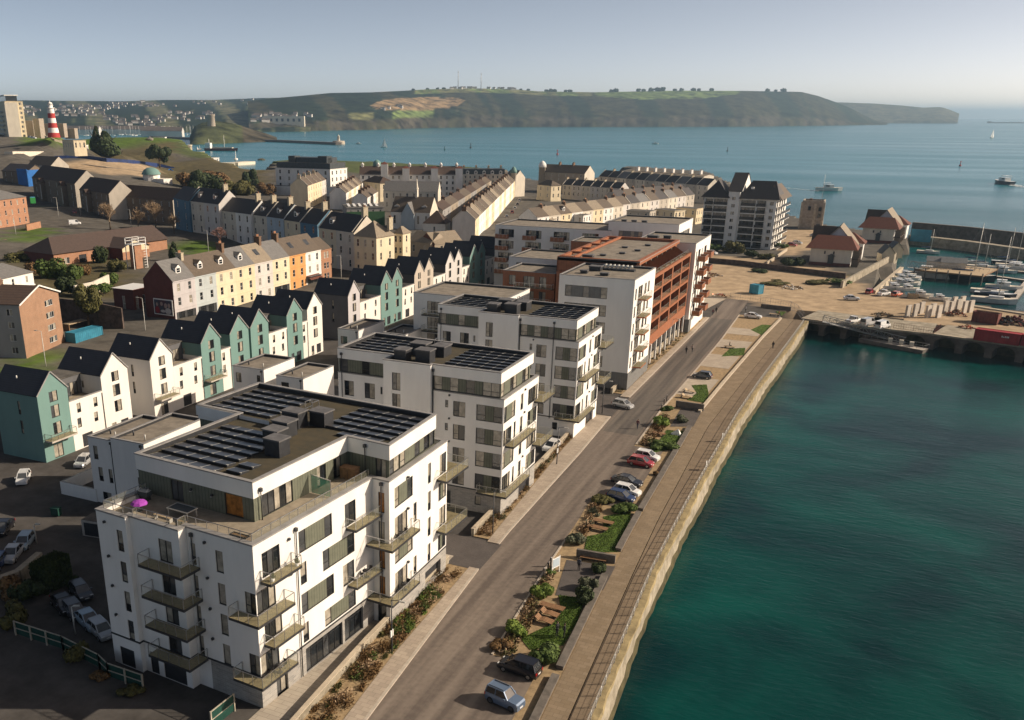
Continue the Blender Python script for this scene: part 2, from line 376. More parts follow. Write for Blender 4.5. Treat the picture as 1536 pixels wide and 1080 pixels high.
# ------------------------------------------------------------------ sea
def sea_material():
 m = bpy.data.materials.new('sea_water'); m.use_nodes = True; nt = m.node_tree; b = nt.nodes['Principled BSDF']; L = nt.links.new
 g = nd(nt, 'ShaderNodeNewGeometry')
 n = nd(nt, 'ShaderNodeTexNoise'); n.inputs['Scale'].default_value = .045; n.inputs['Detail'].default_value = 6; n.inputs['Distortion'].default_value = .6
 L(g.outputs['Position'], n.inputs['Vector'])
 r = nd(nt, 'ShaderNodeValToRGB'); r.color_ramp.elements[0].position = .36; r.color_ramp.elements[1].position = .68
 r.color_ramp.elements[0].color = (.0003, .020, .022, 1); r.color_ramp.elements[1].color = (.001, .060, .050, 1)
 L(n.outputs['Fac'], r.inputs['Fac'])
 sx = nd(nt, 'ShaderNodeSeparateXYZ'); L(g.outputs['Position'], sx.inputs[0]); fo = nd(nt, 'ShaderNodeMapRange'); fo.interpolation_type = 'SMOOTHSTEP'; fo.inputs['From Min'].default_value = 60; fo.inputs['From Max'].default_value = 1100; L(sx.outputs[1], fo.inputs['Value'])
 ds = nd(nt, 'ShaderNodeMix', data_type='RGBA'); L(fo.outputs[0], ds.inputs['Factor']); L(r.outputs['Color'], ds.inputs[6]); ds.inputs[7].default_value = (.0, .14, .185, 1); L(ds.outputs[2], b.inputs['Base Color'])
 b.inputs['IOR'].default_value = 1.33; b.inputs['Specular IOR Level'].default_value = .2
 n3 = nd(nt, 'ShaderNodeTexNoise'); n3.inputs['Scale'].default_value = .006; n3.inputs['Detail'].default_value = 4
 mp3 = nd(nt, 'ShaderNodeMapping'); mp3.inputs['Scale'].default_value = (.35, 1.6, 1); mp3.inputs['Rotation'].default_value = (0, 0, -YAW); L(g.outputs['Position'], mp3.inputs['Vector']); L(mp3.outputs[0], n3.inputs['Vector'])
 mr = nd(nt, 'ShaderNodeMapRange'); mr.inputs['From Min'].default_value = .35; mr.inputs['From Max'].default_value = .65; mr.inputs['To Min'].default_value = .17; mr.inputs['To Max'].default_value = .25
 L(n3.outputs['Fac'], mr.inputs['Value']); L(mr.outputs[0], b.inputs['Roughness'])
 w1 = nd(nt, 'ShaderNodeTexNoise'); w1.inputs['Scale'].default_value = .9; w1.inputs['Detail'].default_value = 5; w1.inputs['Roughness'].default_value = .6
 mp = nd(nt, 'ShaderNodeMapping'); mp.inputs['Scale'].default_value = (.55, 1.5, 1); mp.inputs['Rotation'].default_value = (0, 0, -YAW); L(g.outputs['Position'], mp.inputs['Vector']); L(mp.outputs[0], w1.inputs['Vector'])
 w2 = nd(nt, 'ShaderNodeTexNoise'); w2.inputs['Scale'].default_value = .09; w2.inputs['Detail'].default_value = 6; L(mp.outputs[0], w2.inputs['Vector'])
 ad = nd(nt, 'ShaderNodeMath', operation='MULTIPLY_ADD'); L(w2.outputs['Fac'], ad.inputs[0]); ad.inputs[1].default_value = 2.2; L(w1.outputs['Fac'], ad.inputs[2])
 bp = nd(nt, 'ShaderNodeBump'); bp.inputs['Strength'].default_value = .35; bp.inputs['Distance'].default_value = .28
 L(ad.outputs[0], bp.inputs['Height']); L(bp.outputs['Normal'], b.inputs['Normal'])
 MATS['sea_water'] = m
sea_material()
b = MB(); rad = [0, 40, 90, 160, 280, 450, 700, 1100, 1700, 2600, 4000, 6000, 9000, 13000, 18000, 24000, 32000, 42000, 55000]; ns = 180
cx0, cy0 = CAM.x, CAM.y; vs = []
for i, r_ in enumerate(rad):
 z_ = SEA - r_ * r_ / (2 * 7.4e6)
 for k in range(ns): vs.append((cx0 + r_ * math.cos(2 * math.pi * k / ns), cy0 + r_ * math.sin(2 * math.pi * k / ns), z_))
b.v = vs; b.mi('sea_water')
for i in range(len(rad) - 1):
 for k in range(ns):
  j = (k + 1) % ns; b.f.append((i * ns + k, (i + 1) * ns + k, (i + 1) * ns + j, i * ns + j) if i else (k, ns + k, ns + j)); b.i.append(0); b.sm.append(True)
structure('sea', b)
# ------------------------------------------------------------------ air
HZ = bpy.data.materials.new('haze_air'); HZ.use_nodes = True; nt = HZ.node_tree; nt.nodes.remove(nt.nodes['Principled BSDF'])
pv = nd(nt, 'ShaderNodeVolumePrincipled'); pv.inputs['Color'].default_value = (.54, .78, 1.0, 1); pv.inputs['Density'].default_value = .95e-4; pv.inputs['Anisotropy'].default_value = .55
nt.links.new(pv.outputs[0], nt.nodes['Material Output'].inputs['Volume']); MATS['haze_air'] = HZ
b = MB(); b.box(-57000, 57000, -57000, 57000, -440, 190, 'haze_air'); hz = b.build('haze'); tag(hz, kind='stuff', label='thin pale sea haze over the bay and the far hills', cat='haze')
# ------------------------------------------------------------------ lie of the land
CTRL = [(x, y, 0) for x in range(-75, 40, 22) for y in range(-120, 330, 30)]
def ctrl(p, z=None): CTRL.append((p[0], p[1], p[2] if z is None else z))
for u, v, z in [(40, 536, 2.5), (150, 545, 1.5), (10, 480, 4), (262, 478, 4), (485, 422, 4), (563, 402, 4), (330, 440, 4), (285, 352, 7), (430, 380, 5), (235, 325, 7), (85, 315, 10), (38, 350, 8), (0, 400, 6), (90, 405, 5), (190, 400, 5),
    (415, 290, 4), (600, 285, 2), (690, 300, 1), (727, 350, 3), (772, 285, 1), (812, 288, 1), (850, 330, 1), (960, 330, 0), (1000, 290, 0), (1112, 365, 0), (1220, 342, 0), (1215, 392, 0), (1336, 358, 0), (900, 300, 0),
    (80, 203, 37.5), (200, 206, 31), (130, 215, 32), (60, 212, 33), (30, 228, 28), (170, 228, 25), (110, 236, 23), (60, 244, 21), (200, 240, 17), (150, 245, 18), (245, 245, 13), (240, 226, 22), (270, 212, 20), (180, 250, 15), (90, 255, 18), (20, 260, 18), (250, 262, 8), (300, 272, 6), (360, 280, 3), (10, 205, 34), (-60, 200, 36), (-60, 260, 18), (-60, 350, 10), (-80, 450, 6)]:
 ctrl(at(u, v, z))
def ground(x, y):
 if x > -84 and y < 215: return 0.0
 sw = s = 0.0
 for a, b_, c in CTRL:
  d = (x - a) ** 2 + (y - b_) ** 2 + 30; w = 1 / (d * math.sqrt(d)); sw += w; s += w * c
 return s / sw
def inside(p, poly):
 c = False; n = len(poly); x, y = p
 for i in range(n):
  x0, y0 = poly[i][0], poly[i][1]; x1, y1 = poly[i - 1][0], poly[i - 1][1]
  if (y0 > y) != (y1 > y) and x < (x1 - x0) * (y - y0) / (y1 - y0) + x0: c = not c
 return c
P2 = lambda *q: [tuple(at(u, v, z)[:2]) for u, v, z in q]
COAST = [(19, -140), (19, 172), (40, 170), (130, 150), (190, 134)] + [(190, 160)] + P2((1536, 470, -1), (1445, 456, -1), (1338, 440, -1), (1318, 425, 0), (1352, 385, 0), (1366, 352, 0), (1262, 343, -1), (1190, 330, -2), (1150, 305, -3), (1060, 268, -3), (940, 262, -3), (880, 281, -3), (800, 280, -3), (760, 270, -3), (700, 268, -3), (560, 267, -3), (415, 272, -3), (395, 284, -3)) + \
  [tuple(far(u, 200, d)[:2]) for u, d in ((330, 830), (290, 950), (262, 1080), (200, 1150), (100, 1180), (0, 1200), (-150, 1200), (-300, 900))] + [(-700, 500), (-400, -140)]
def hit(u, v):
 d = ray(u, v); d = d / math.hypot(d.x, d.y); r_ = 250.0
 while r_ < 1300:
  p = CAM + d * r_
  if p.z < ground(p.x, p.y): return p
  r_ += 5
 return CAM + d * 1300
HIT = lambda *q: [tuple(hit(*p)[:2]) for p in q]
LAWN = [HIT((22, 196), (60, 190), (120, 193), (262, 198), (264, 212), (215, 216), (150, 226), (105, 226), (34, 218)), P2((5, 545, 2), (70, 530, 2), (90, 548, 1), (60, 575, 1), (0, 590, 1)), P2((20, 352, 7), (85, 340, 7), (60, 372, 6), (10, 372, 6)), P2((130, 540, 1), (200, 530, 1), (185, 560, 1), (130, 565, 1)), P2((260, 370, 5), (330, 366, 5), (330, 378, 5), (260, 382, 5))]
DIRT = [P2((1045, 380, 0), (1230, 395, 0), (1320, 440, 0), (1536, 470, 0), (1600, 530, 0), (1395, 512, 0), (1205, 485, 0), (1180, 462, 0), (1095, 448, 0), (1040, 440, 0)), P2((1160, 345, 0), (1260, 342, 0), (1250, 365, 0), (1180, 385, 0)), HIT((95, 243), (232, 252), (222, 266), (150, 262), (100, 252)), HIT((28, 222), (100, 228), (150, 232), (150, 228), (100, 222), (30, 214))]
SCRUB = [P2((225, 252, 10), (400, 262, 1), (400, 290, 2), (250, 290, 6)), HIT((150, 228), (215, 217), (262, 212), (262, 236), (150, 238)), P2((0, 395, 6), (195, 370, 5), (200, 440, 5), (0, 440, 5)), P2((1140, 400, 0), (1290, 412, 0), (1280, 432, 0), (1140, 425, 0))]
def land_tone(x, y):
 for L_, c in ((LAWN, (.085, .135, .025)), (DIRT, (.40, .30, .195)), (SCRUB, (.10, .085, .045))):
  if any(inside((x, y), q) for q in L_): return c
 if x > -90 and y < 215: return (.085, .078, .072)
 if y > 560 and x < -270: return (.085, .105, .04)
 return (.115, .105, .09)
def land_material():
 m = bpy.data.materials.new('land_surface'); m.use_nodes = True; nt = m.node_tree; b = nt.nodes['Principled BSDF']; L = nt.links.new
 b.inputs['Roughness'].default_value = .95; b.inputs['Specular IOR Level'].default_value = .1
 a = nd(nt, 'ShaderNodeVertexColor', layer_name='tone'); g = nd(nt, 'ShaderNodeNewGeometry')
 n = nd(nt, 'ShaderNodeTexNoise'); n.inputs['Scale'].default_value = .22; n.inputs['Detail'].default_value = 8; n.inputs['Roughness'].default_value = .7; L(g.outputs['Position'], n.inputs['Vector'])
 mr = nd(nt, 'ShaderNodeMapRange'); mr.inputs['From Min'].default_value = .3; mr.inputs['From Max'].default_value = .7; mr.inputs['To Min'].default_value = .6; mr.inputs['To Max'].default_value = 1.3; L(n.outputs['Fac'], mr.inputs['Value'])
 h = nd(nt, 'ShaderNodeHueSaturation'); L(mr.outputs[0], h.inputs['Value']); L(a.outputs['Color'], h.inputs['Color']); L(h.outputs[0], b.inputs['Base Color']); MATS['land_surface'] = m
land_material()
def axis(lo, hi, fine0, fine1, cf, cc):
 o = [lo]
 while o[-1] < hi: o.append(o[-1] + (cf if fine0 <= o[-1] < fine1 else cc))
 return o
xs = axis(-720, 205, -130, 100, 4.5, 11); ys = axis(-140, 1230, 150, 430, 4.5, 10)
b = MB(); b.mi('land_surface'); keep = {}; tones = []
inn = {}
for i, x in enumerate(xs):
 for j, y in enumerate(ys): inn[i, j] = inside((x, y), COAST)
def vid(i, j):
 if (i, j) in keep: return keep[i, j]
 x, y = xs[i], ys[j]; z = ground(x, y) - .06 if inn[i, j] else SEA - 6
 keep[i, j] = len(b.v); b.v.append((x, y, z)); tones.append(land_tone(x, y) if inn[i, j] else (.14, .12, .1)); return keep[i, j]
for i in range(len(xs) - 1):
 for j in range(len(ys) - 1):
  if any(inn[p] for p in ((i, j), (i + 1, j), (i + 1, j + 1), (i, j + 1))):
   b.f.append((vid(i, j), vid(i + 1, j), vid(i + 1, j + 1), vid(i, j + 1))); b.i.append(0); b.sm.append(False)
lo = structure('ground', b); ca = lo.data.color_attributes.new('tone', 'FLOAT_COLOR', 'POINT')
ca.data.foreach_set('color', [c for t in tones for c in (*t, 1.0)])
# ------------------------------------------------------------------ street between the flats and the basin
def curve(pts):
 def f(y):
  if y <= pts[0][1]: a, c = pts[0], pts[1]
  elif y >= pts[-1][1]: a, c = pts[-2], pts[-1]
  else:
   for a, c in zip(pts, pts[1:]):
    if a[1] <= y <= c[1]: break
  return a[0] + (c[0] - a[0]) * (y - a[1]) / (c[1] - a[1])
 return f
KL = curve([(8.9, -75), (6.6, -48), (4.1, -16), (3.5, -4), (2.8, 30), (2.0, 52), (2.0, 64), (2.1, 153), (1.6, 181)])
KR = curve([(15.4, -75), (13.5, -45), (12.6, -33), (12, -24), (11.2, -12.6), (10.5, 4), (10, 10), (9.8, 37), (9.1, 60), (9.3, 79), (9.3, 124), (8.1, 181)])
PL = curve([(22.8, -65), (20.8, -41), (19.9, -27.5), (18.6, -7.7), (17.9, 7.4), (16.9, 43), (16.3, 61.5), (16.9, 84), (18.6, 132), (20.2, 161)])
QE = curve([(27.0, -60), (25.6, -39), (23.8, -8), (23.4, 15), (23.3, 60), (23.9, 85), (25.6, 130), (26.6, 161)])
TR = curve([(24.3, -60), (23.0, -40), (21.1, -8.6), (20.2, 8.5), (18.9, 53), (19.9, 85), (22.1, 138), (23, 161)])  # inner edge of the painted railing shade, where the top rail's shadow falls
WL = curve([(2.9, -75), (1.2, -51), (.4, -37.7), (-.2, -13.2), (-.5, -6.6), (-1.3, 29.7), (-2, 53), (-2, 67.7), (-1.3, 148)])
PP = curve([(6.6, -75), (4.7, -49), (3.7, -38), (2.9, -16.8), (2.0, -8), (-.4, 30.8), (-.9, 53), (.1, 65), (1, 138), (1, 150)])
def strip(b, fa, fb, y0, y1, z, m, n=None, side=None, oa=0., ob=0.):
 n = n or max(1, int((y1 - y0) / 4))
 for k in range(n):
  a, c = y0 + (y1 - y0) * k / n, y0 + (y1 - y0) * (k + 1) / n
  q = [(fa(a) + oa, a, z), (fb(a) + ob, a, z), (fb(c) + ob, c, z), (fa(c) + oa, c, z)]
  b.face(q, m)
  if side is not None:
   b.face([(q[1][0], a, side), (q[2][0], c, side), q[2], q[1]], m); b.face([(q[3][0], c, side), (q[0][0], a, side), q[0], q[3]], m)
   if k == 0: b.face([(q[0][0], a, side), (q[1][0], a, side), q[1], q[0]], m)
   if k == n - 1: b.face([(q[2][0], c, side), (q[3][0], c, side), q[3], q[2]], m)
def road_material(name, base, worn, sc=.05):
 m = bpy.data.materials.new(name); m.use_nodes = True; nt = m.node_tree; bs = nt.nodes['Principled BSDF']; L = nt.links.new
 bs.inputs['Roughness'].default_value = .8; bs.inputs['Specular IOR Level'].default_value = .25
 g = nd(nt, 'ShaderNodeNewGeometry'); mp = nd(nt, 'ShaderNodeMapping'); mp.inputs['Rotation'].default_value = (0, 0, R(1.4)); mp.inputs['Scale'].default_value = (1, .035, 1); L(g.outputs['Position'], mp.inputs['Vector'])
 n = nd(nt, 'ShaderNodeTexNoise'); n.inputs['Scale'].default_value = .75; n.inputs['Detail'].default_value = 3; L(mp.outputs[0], n.inputs['Vector'])
 n2 = nd(nt, 'ShaderNodeTexNoise'); n2.inputs['Scale'].default_value = 1.6; n2.inputs['Detail'].default_value = 8; L(g.outputs['Position'], n2.inputs['Vector'])
 ad = nd(nt, 'ShaderNodeMath', operation='MULTIPLY_ADD'); L(n2.outputs['Fac'], ad.inputs[0]); ad.inputs[1].default_value = .35; L(n.outputs['Fac'], ad.inputs[2])
 r = nd(nt, 'ShaderNodeValToRGB'); r.color_ramp.elements[0].position = .52; r.color_ramp.elements[1].position = .85; r.color_ramp.elements[0].color = (*base, 1); r.color_ramp.elements[1].color = (*worn, 1)
 L(ad.outputs[0], r.inputs['Fac']); L(r.outputs[0], bs.inputs['Base Color']); MATS[name] = m
road_material('asphalt_worn', (.105, .085, .072), (.20, .165, .135)); road_material('asphalt_new', (.075, .066, .06), (.145, .125, .105))
M('asphalt_dark', (.060, .055, .052), .85, .25, .5, bump=.1)
bricky('paving_slabs', (.36, .31, .25), (.30, .25, .2), (.22, .18, .15), 1.1, 1.7)
def paving(name, c1, c2, mort, bw, rh):
 m = bpy.data.materials.new(name); m.use_nodes = True; nt = m.node_tree; bs = nt.nodes['Principled BSDF']; L = nt.links.new; bs.inputs['Roughness'].default_value = .85; bs.inputs['Specular IOR Level'].default_value = .2
 g = nd(nt, 'ShaderNodeNewGeometry'); t = nd(nt, 'ShaderNodeTexBrick'); L(g.outputs['Position'], t.inputs['Vector'])
 for k, v in (('Scale', 1), ('Brick Width', bw), ('Row Height', rh), ('Mortar Size', .02)): t.inputs[k].default_value = v
 for k, v in (('Color1', c1), ('Color2', c2), ('Mortar', mort)): t.inputs[k].default_value = (*v, 1)
 n = nd(nt, 'ShaderNodeTexNoise'); n.inputs['Scale'].default_value = .5; n.inputs['Detail'].default_value = 7; L(g.outputs['Position'], n.inputs['Vector'])
 mr = nd(nt, 'ShaderNodeMapRange'); mr.inputs['To Min'].default_value = .7; mr.inputs['To Max'].default_value = 1.28; L(n.outputs['Fac'], mr.inputs['Value'])
 h = nd(nt, 'ShaderNodeHueSaturation'); L(mr.outputs[0], h.inputs['Value']); L(t.outputs['Color'], h.inputs['Color']); L(h.outputs[0], bs.inputs['Base Color']); MATS[name] = m
paving('pavement_flags', (.40, .335, .265), (.33, .275, .22), (.24, .2, .16), .9, .6)
paving('walkway_flags', (.42, .37, .30), (.37, .32, .26), (.24, .21, .17), 1.8, .6)
paving('setts', (.13, .115, .105), (.10, .09, .085), (.07, .06, .055), .2, .1)
paving('prom_setts', (.24, .185, .125), (.205, .155, .10), (.15, .115, .08), .9, .6)
paving('rail_shadow_paving', (.205, .155, .105), (.18, .135, .09), (.11, .085, .06), 4.0, .9)  # darker tone and cross lines paint the quay railing's shadow into the paving
paving('bay_setts', (.40, .345, .275), (.36, .31, .25), (.30, .26, .21), 1.2, .8)
M('gold_gravel', (.36, .26, .145), .95, .2, 1.5, bump=.3)
M('soil', (.20, .125, .06), .95, .3, 1.2, bump=.4)
M('kerb_stone', (.46, .40, .33), .85, .12, 1.5); M('wall_cap', (.52, .44, .33), .85, .12, .8)
M('lawn_turf', (.09, .16, .018), .95, .3, 1.6, bump=.5, bscale=14); M('quay_stone', (.38, .335, .26), .95, .3, .5, col2=(.19, .165, .12), bump=.6, bscale=2.5)
M('yellow_lichen', (.36, .285, .15), .95, .25, .8); M('concrete_pale', (.50, .45, .39), .9, .12, .5); M('seaweed', (.10, .085, .04), .95, .3, .6)
y_end = 181
b = MB(); strip(b, KL, KR, -75, y_end, 0.0, 'asphalt_worn', oa=0, ob=0); structure('road', b)
b = MB(); strip(b, KL, KR, 42.5, 150, .006, 'asphalt_new', oa=.6, ob=-.6); structure('road_resurfaced', b)
b = MB()
for y0, y1 in ((-75, -16), (-8.4, 51), (64.6, 150)):
 strip(b, PP, KL, y0, y1, .11, 'pavement_flags', side=-.05, ob=-.32); strip(b, KL, KL, y0, y1, .125, 'kerb_stone', side=-.05, oa=-.32, ob=0)
structure('pavement', b)
b = MB(); strip(b, KR, KR, 38, 69, .12, 'kerb_stone', side=-.05, oa=0, ob=.3); strip(b, KR, KR, -33, -3, .10, 'kerb_stone', side=-.05, ob=.22); strip(b, KR, KR, 69, 158, .05, 'kerb_stone', side=-.05, ob=.35); structure('kerb', b)
b = MB()
for y0, y1 in ((-75, -16.4), (-7.6, 52), (66.5, 150)): strip(b, WL, PP, y0, y1, .06, 'gold_gravel', oa=.2)
structure('planting_strip', b)
b = MB(); strip(b, lambda y: -3.1, WL, -78, -14, .03, 'walkway_flags'); structure('terrace_walkway', b)
b = MB(); b.face([(-26, -16.6, .012), (4.2, -16.2, .012), (4.0, -8.2, .012), (-26, -7.8, .012)], 'setts'); b.face([(-30, 51.4, .012), (2, 51.6, .012), (2, 64.2, .012), (-30, 65, .012)], 'setts'); structure('driveway', b)
b = MB(); strip(b, KR, PL, -75, 158, -.01, 'gold_gravel')
structure('garden_gravel', b)
b = MB()
for y0, y1 in ((-75, -33), (10.5, 37.2)): strip(b, KR, PL, y0, y1, .008, 'asphalt_worn', ob=-2.4)
structure('parking_bay', b)
b = MB()
for y0, y1 in ((71.5, 86), (96, 108.5), (116, 125), (132, 140)): strip(b, KR, PL, y0, y1, .03, 'bay_setts', oa=.35, ob=-1.6)
b.face([(-6.2, 179, .02), (1.6, 181, .02), (-.9, 161.5, .02), (-5.5, 160, .02)], 'bay_setts'); structure('paved_bay', b)
b = MB(); strip(b, PL, TR, -70, 158, .02, 'prom_setts', side=-8); structure('promenade', b)
b = MB(); strip(b, TR, QE, -70, 158, .016, 'rail_shadow_paving', oa=.12, ob=-.6); structure('quayside_walk', b)  # paved edge whose colour carries the railing's painted shadow
def wall_strip(name, label, f, y0, y1, w, h, m, cap='wall_cap', n=None, z0=-.2):
 b = MB(); t = thing(name, label, 'wall', (f((y0 + y1) / 2), (y0 + y1) / 2, 0)); cx_, cy_ = t.location.x, t.location.y
 g = lambda y: f(y + cy_) - cx_
 strip(b, g, g, y0 - cy_, y1 - cy_, h - .07, m, side=z0, oa=-w / 2, ob=w / 2, n=n); b.build('wall', t)
 b = MB(); strip(b, g, g, y0 - cy_, y1 - cy_, h, cap, side=h - .069, oa=-w / 2 - .05, ob=w / 2 + .05, n=n); b.build('coping', t); return t
wall_strip('garden_wall', 'low pale wall between the shopfront walkway and the planted strip of the nearest flats', WL, -75, -16, .4, 1.0, 'quay_stone')
wall_strip('garden_wall', 'low pale wall along the narrow planted strip beside the second block of flats', WL, -7.4, 52, .4, 1.0, 'quay_stone')
wall_strip('garden_wall', 'long low pale wall in front of the rust red block of flats', WL, 66, 149, .4, 1.1, 'quay_stone')
M('dark_plinth', (.16, .14, .12), .85, .2, 1.0)
for i, (y0, y1, lb) in enumerate([(-75, -34, 'beside the near parking bay with the blue jeep'), (-32.5, -11, 'beside the lawn with the brown loungers'), (-3.5, 9.5, 'beside the lawn with the two flat brown decks'), (10.5, 38, 'beside the bay of five parked cars'), (38.5, 51, 'beside the lawn with the white sculpture')]):
 wall_strip('edging_wall', 'low dark retaining wall along the promenade ' + lb, lambda y: PL(y) - .45, y0, y1, .7, .45, 'dark_plinth', 'dark_plinth')
wall_strip('edging_wall', 'low pale kerb wall along the far half of the promenade', lambda y: PL(y) - .3, 61, 157, .5, .4, 'kerb_stone')
b = MB(); t = thing('quay_wall', 'old battered stone quay wall dropping from the promenade to the green water', 'quay wall', (23.4, 50, 0))
n = 90
def qp(y, o, z): return (QE(y + 50) + o - 23.4, y, z)
for k in range(n):
 a, c = -120 + 228 * k / n, -120 + 228 * (k + 1) / n
 j = lambda y, q: .12 * math.sin(y * 2.7 + q) + .1 * math.sin(y * 1.13 + q * 2)
 prof = [(0.0, .02), (.03, -.5), (.05, -1.5), (.1, -2.6), (.16, -3.7), (.3, -7)]
 for (o0, z0), (o1, z1) in zip(prof, prof[1:]):
  mm = 'yellow_lichen' if z0 > -.3 else ('seaweed' if z1 < -3.2 else 'quay_stone')
  b.face([qp(a, o1 + j(a, z1), z1), qp(c, o1 + j(c, z1), z1), qp(c, o0 + j(c, z0), z0), qp(a, o0 + j(a, z0), z0)], mm)
 b.face([qp(a, -.7, .03), qp(a, j(a, .02), .02), qp(c, j(c, .02), .02), qp(c, -.7, .03)], 'yellow_lichen')
b.build('stone_face', t)
# ------------------------------------------------------------------ white blocks of flats
def solar_rows(parent, x0, x1, y0, n, z, pitch=1.75, pw=1.75):
 k = ('solar', round(pw, 2))
 if k not in WIN:
  b = MB(); d = 1.3; zl, zh = .12, .29
  b.face([(0, 0, zh), (pw, 0, zh), (pw, d, zl), (0, d, zl)], 'solar_glass')
  for q in ((0, .05), (pw - .05, pw)): b.face([(q[0], 0, zh + .006), (q[1], 0, zh + .006), (q[1], d, zl + .006), (q[0], d, zl + .006)], 'pale_metal')
  b.face([(0, 0, 0), (pw, 0, 0), (pw, 0, zh), (0, 0, zh)], 'dark_metal'); b.face([(0, d, zl), (0, d, 0), (0, 0, 0), (0, 0, zh)], 'dark_metal'); b.face([(pw, 0, zh), (pw, 0, 0), (pw, d, 0), (pw, d, zl)], 'dark_metal'); b.face([(pw, d, 0), (0, d, 0), (0, d, zl), (pw, d, zl)], 'dark_metal')
  b.box(pw - .12, pw + .10, -.02, .1, zh - .03, zh + .03, 'pale_metal')
  WIN[k] = b.mesh('solar_panel')
 for r in range(n):
  y = y0 + r * pitch; m = int((x1 - x0) / pw)
  for i in range(m): put('solar_panel', WIN[k], parent, (x0 + i * pw, y, z))
M('vent_lid', (.15, .145, .145), .6, .2, 1)
def vent_unit(parent, x, y, z, w, d, h):
 b = MB(); b.box(x, x + w, y, y + d, z, z + h, 'dark_metal', 'coping'); b.box(x - .12, x + w + .12, y - .12, y + d + .12, z + h, z + h + .16, 'vent_lid'); b.build('roof_vent', parent)
def downpipe(parent, x, y, z0, z1):
 b = MB(); b.tube([(x, y, z0), (x, y, z1)], .06, 'dark_metal', 6); b.box(x - .16, x + .16, y - .13, y + .13, z1, z1 + .35, 'dark_metal'); b.build('downpipe', parent)
def wall_light(parent, x, y, z):
 k = 'walllight'
 if k not in WIN:
  b = MB(); b.box(-.11, .11, -.11, .11, -.1, .1, 'dark_metal'); b.box(-.06, .06, -.16, .16, -.16, -.1, 'pale_metal'); WIN[k] = b.mesh('wall_light')
 put('wall_light', WIN[k], parent, (x, y, z))
def roof_cap(t, poly, z, mat='moss_felt', kerb=.38, up=.55):
 b = MB(); q = inset(poly, kerb); b.face([(p[0], p[1], z - up) for p in q], mat); b.build('flat_roof', t)
 b = MB(); b.ring(inset(poly, -.06), kerb + .06, z - .12, z, 'coping'); 
 q = inset(poly, kerb)
 for i in range(len(q)):
  a, c = q[i], q[(i + 1) % len(q)]; b.face([(*c, z - up), (*a, z - up), (*a, z - .1), (*c, z - .1)], 'dark_metal')
 b.build('roof_coping', t)
FL = [3.4, 6.6, 9.8, 13.0]
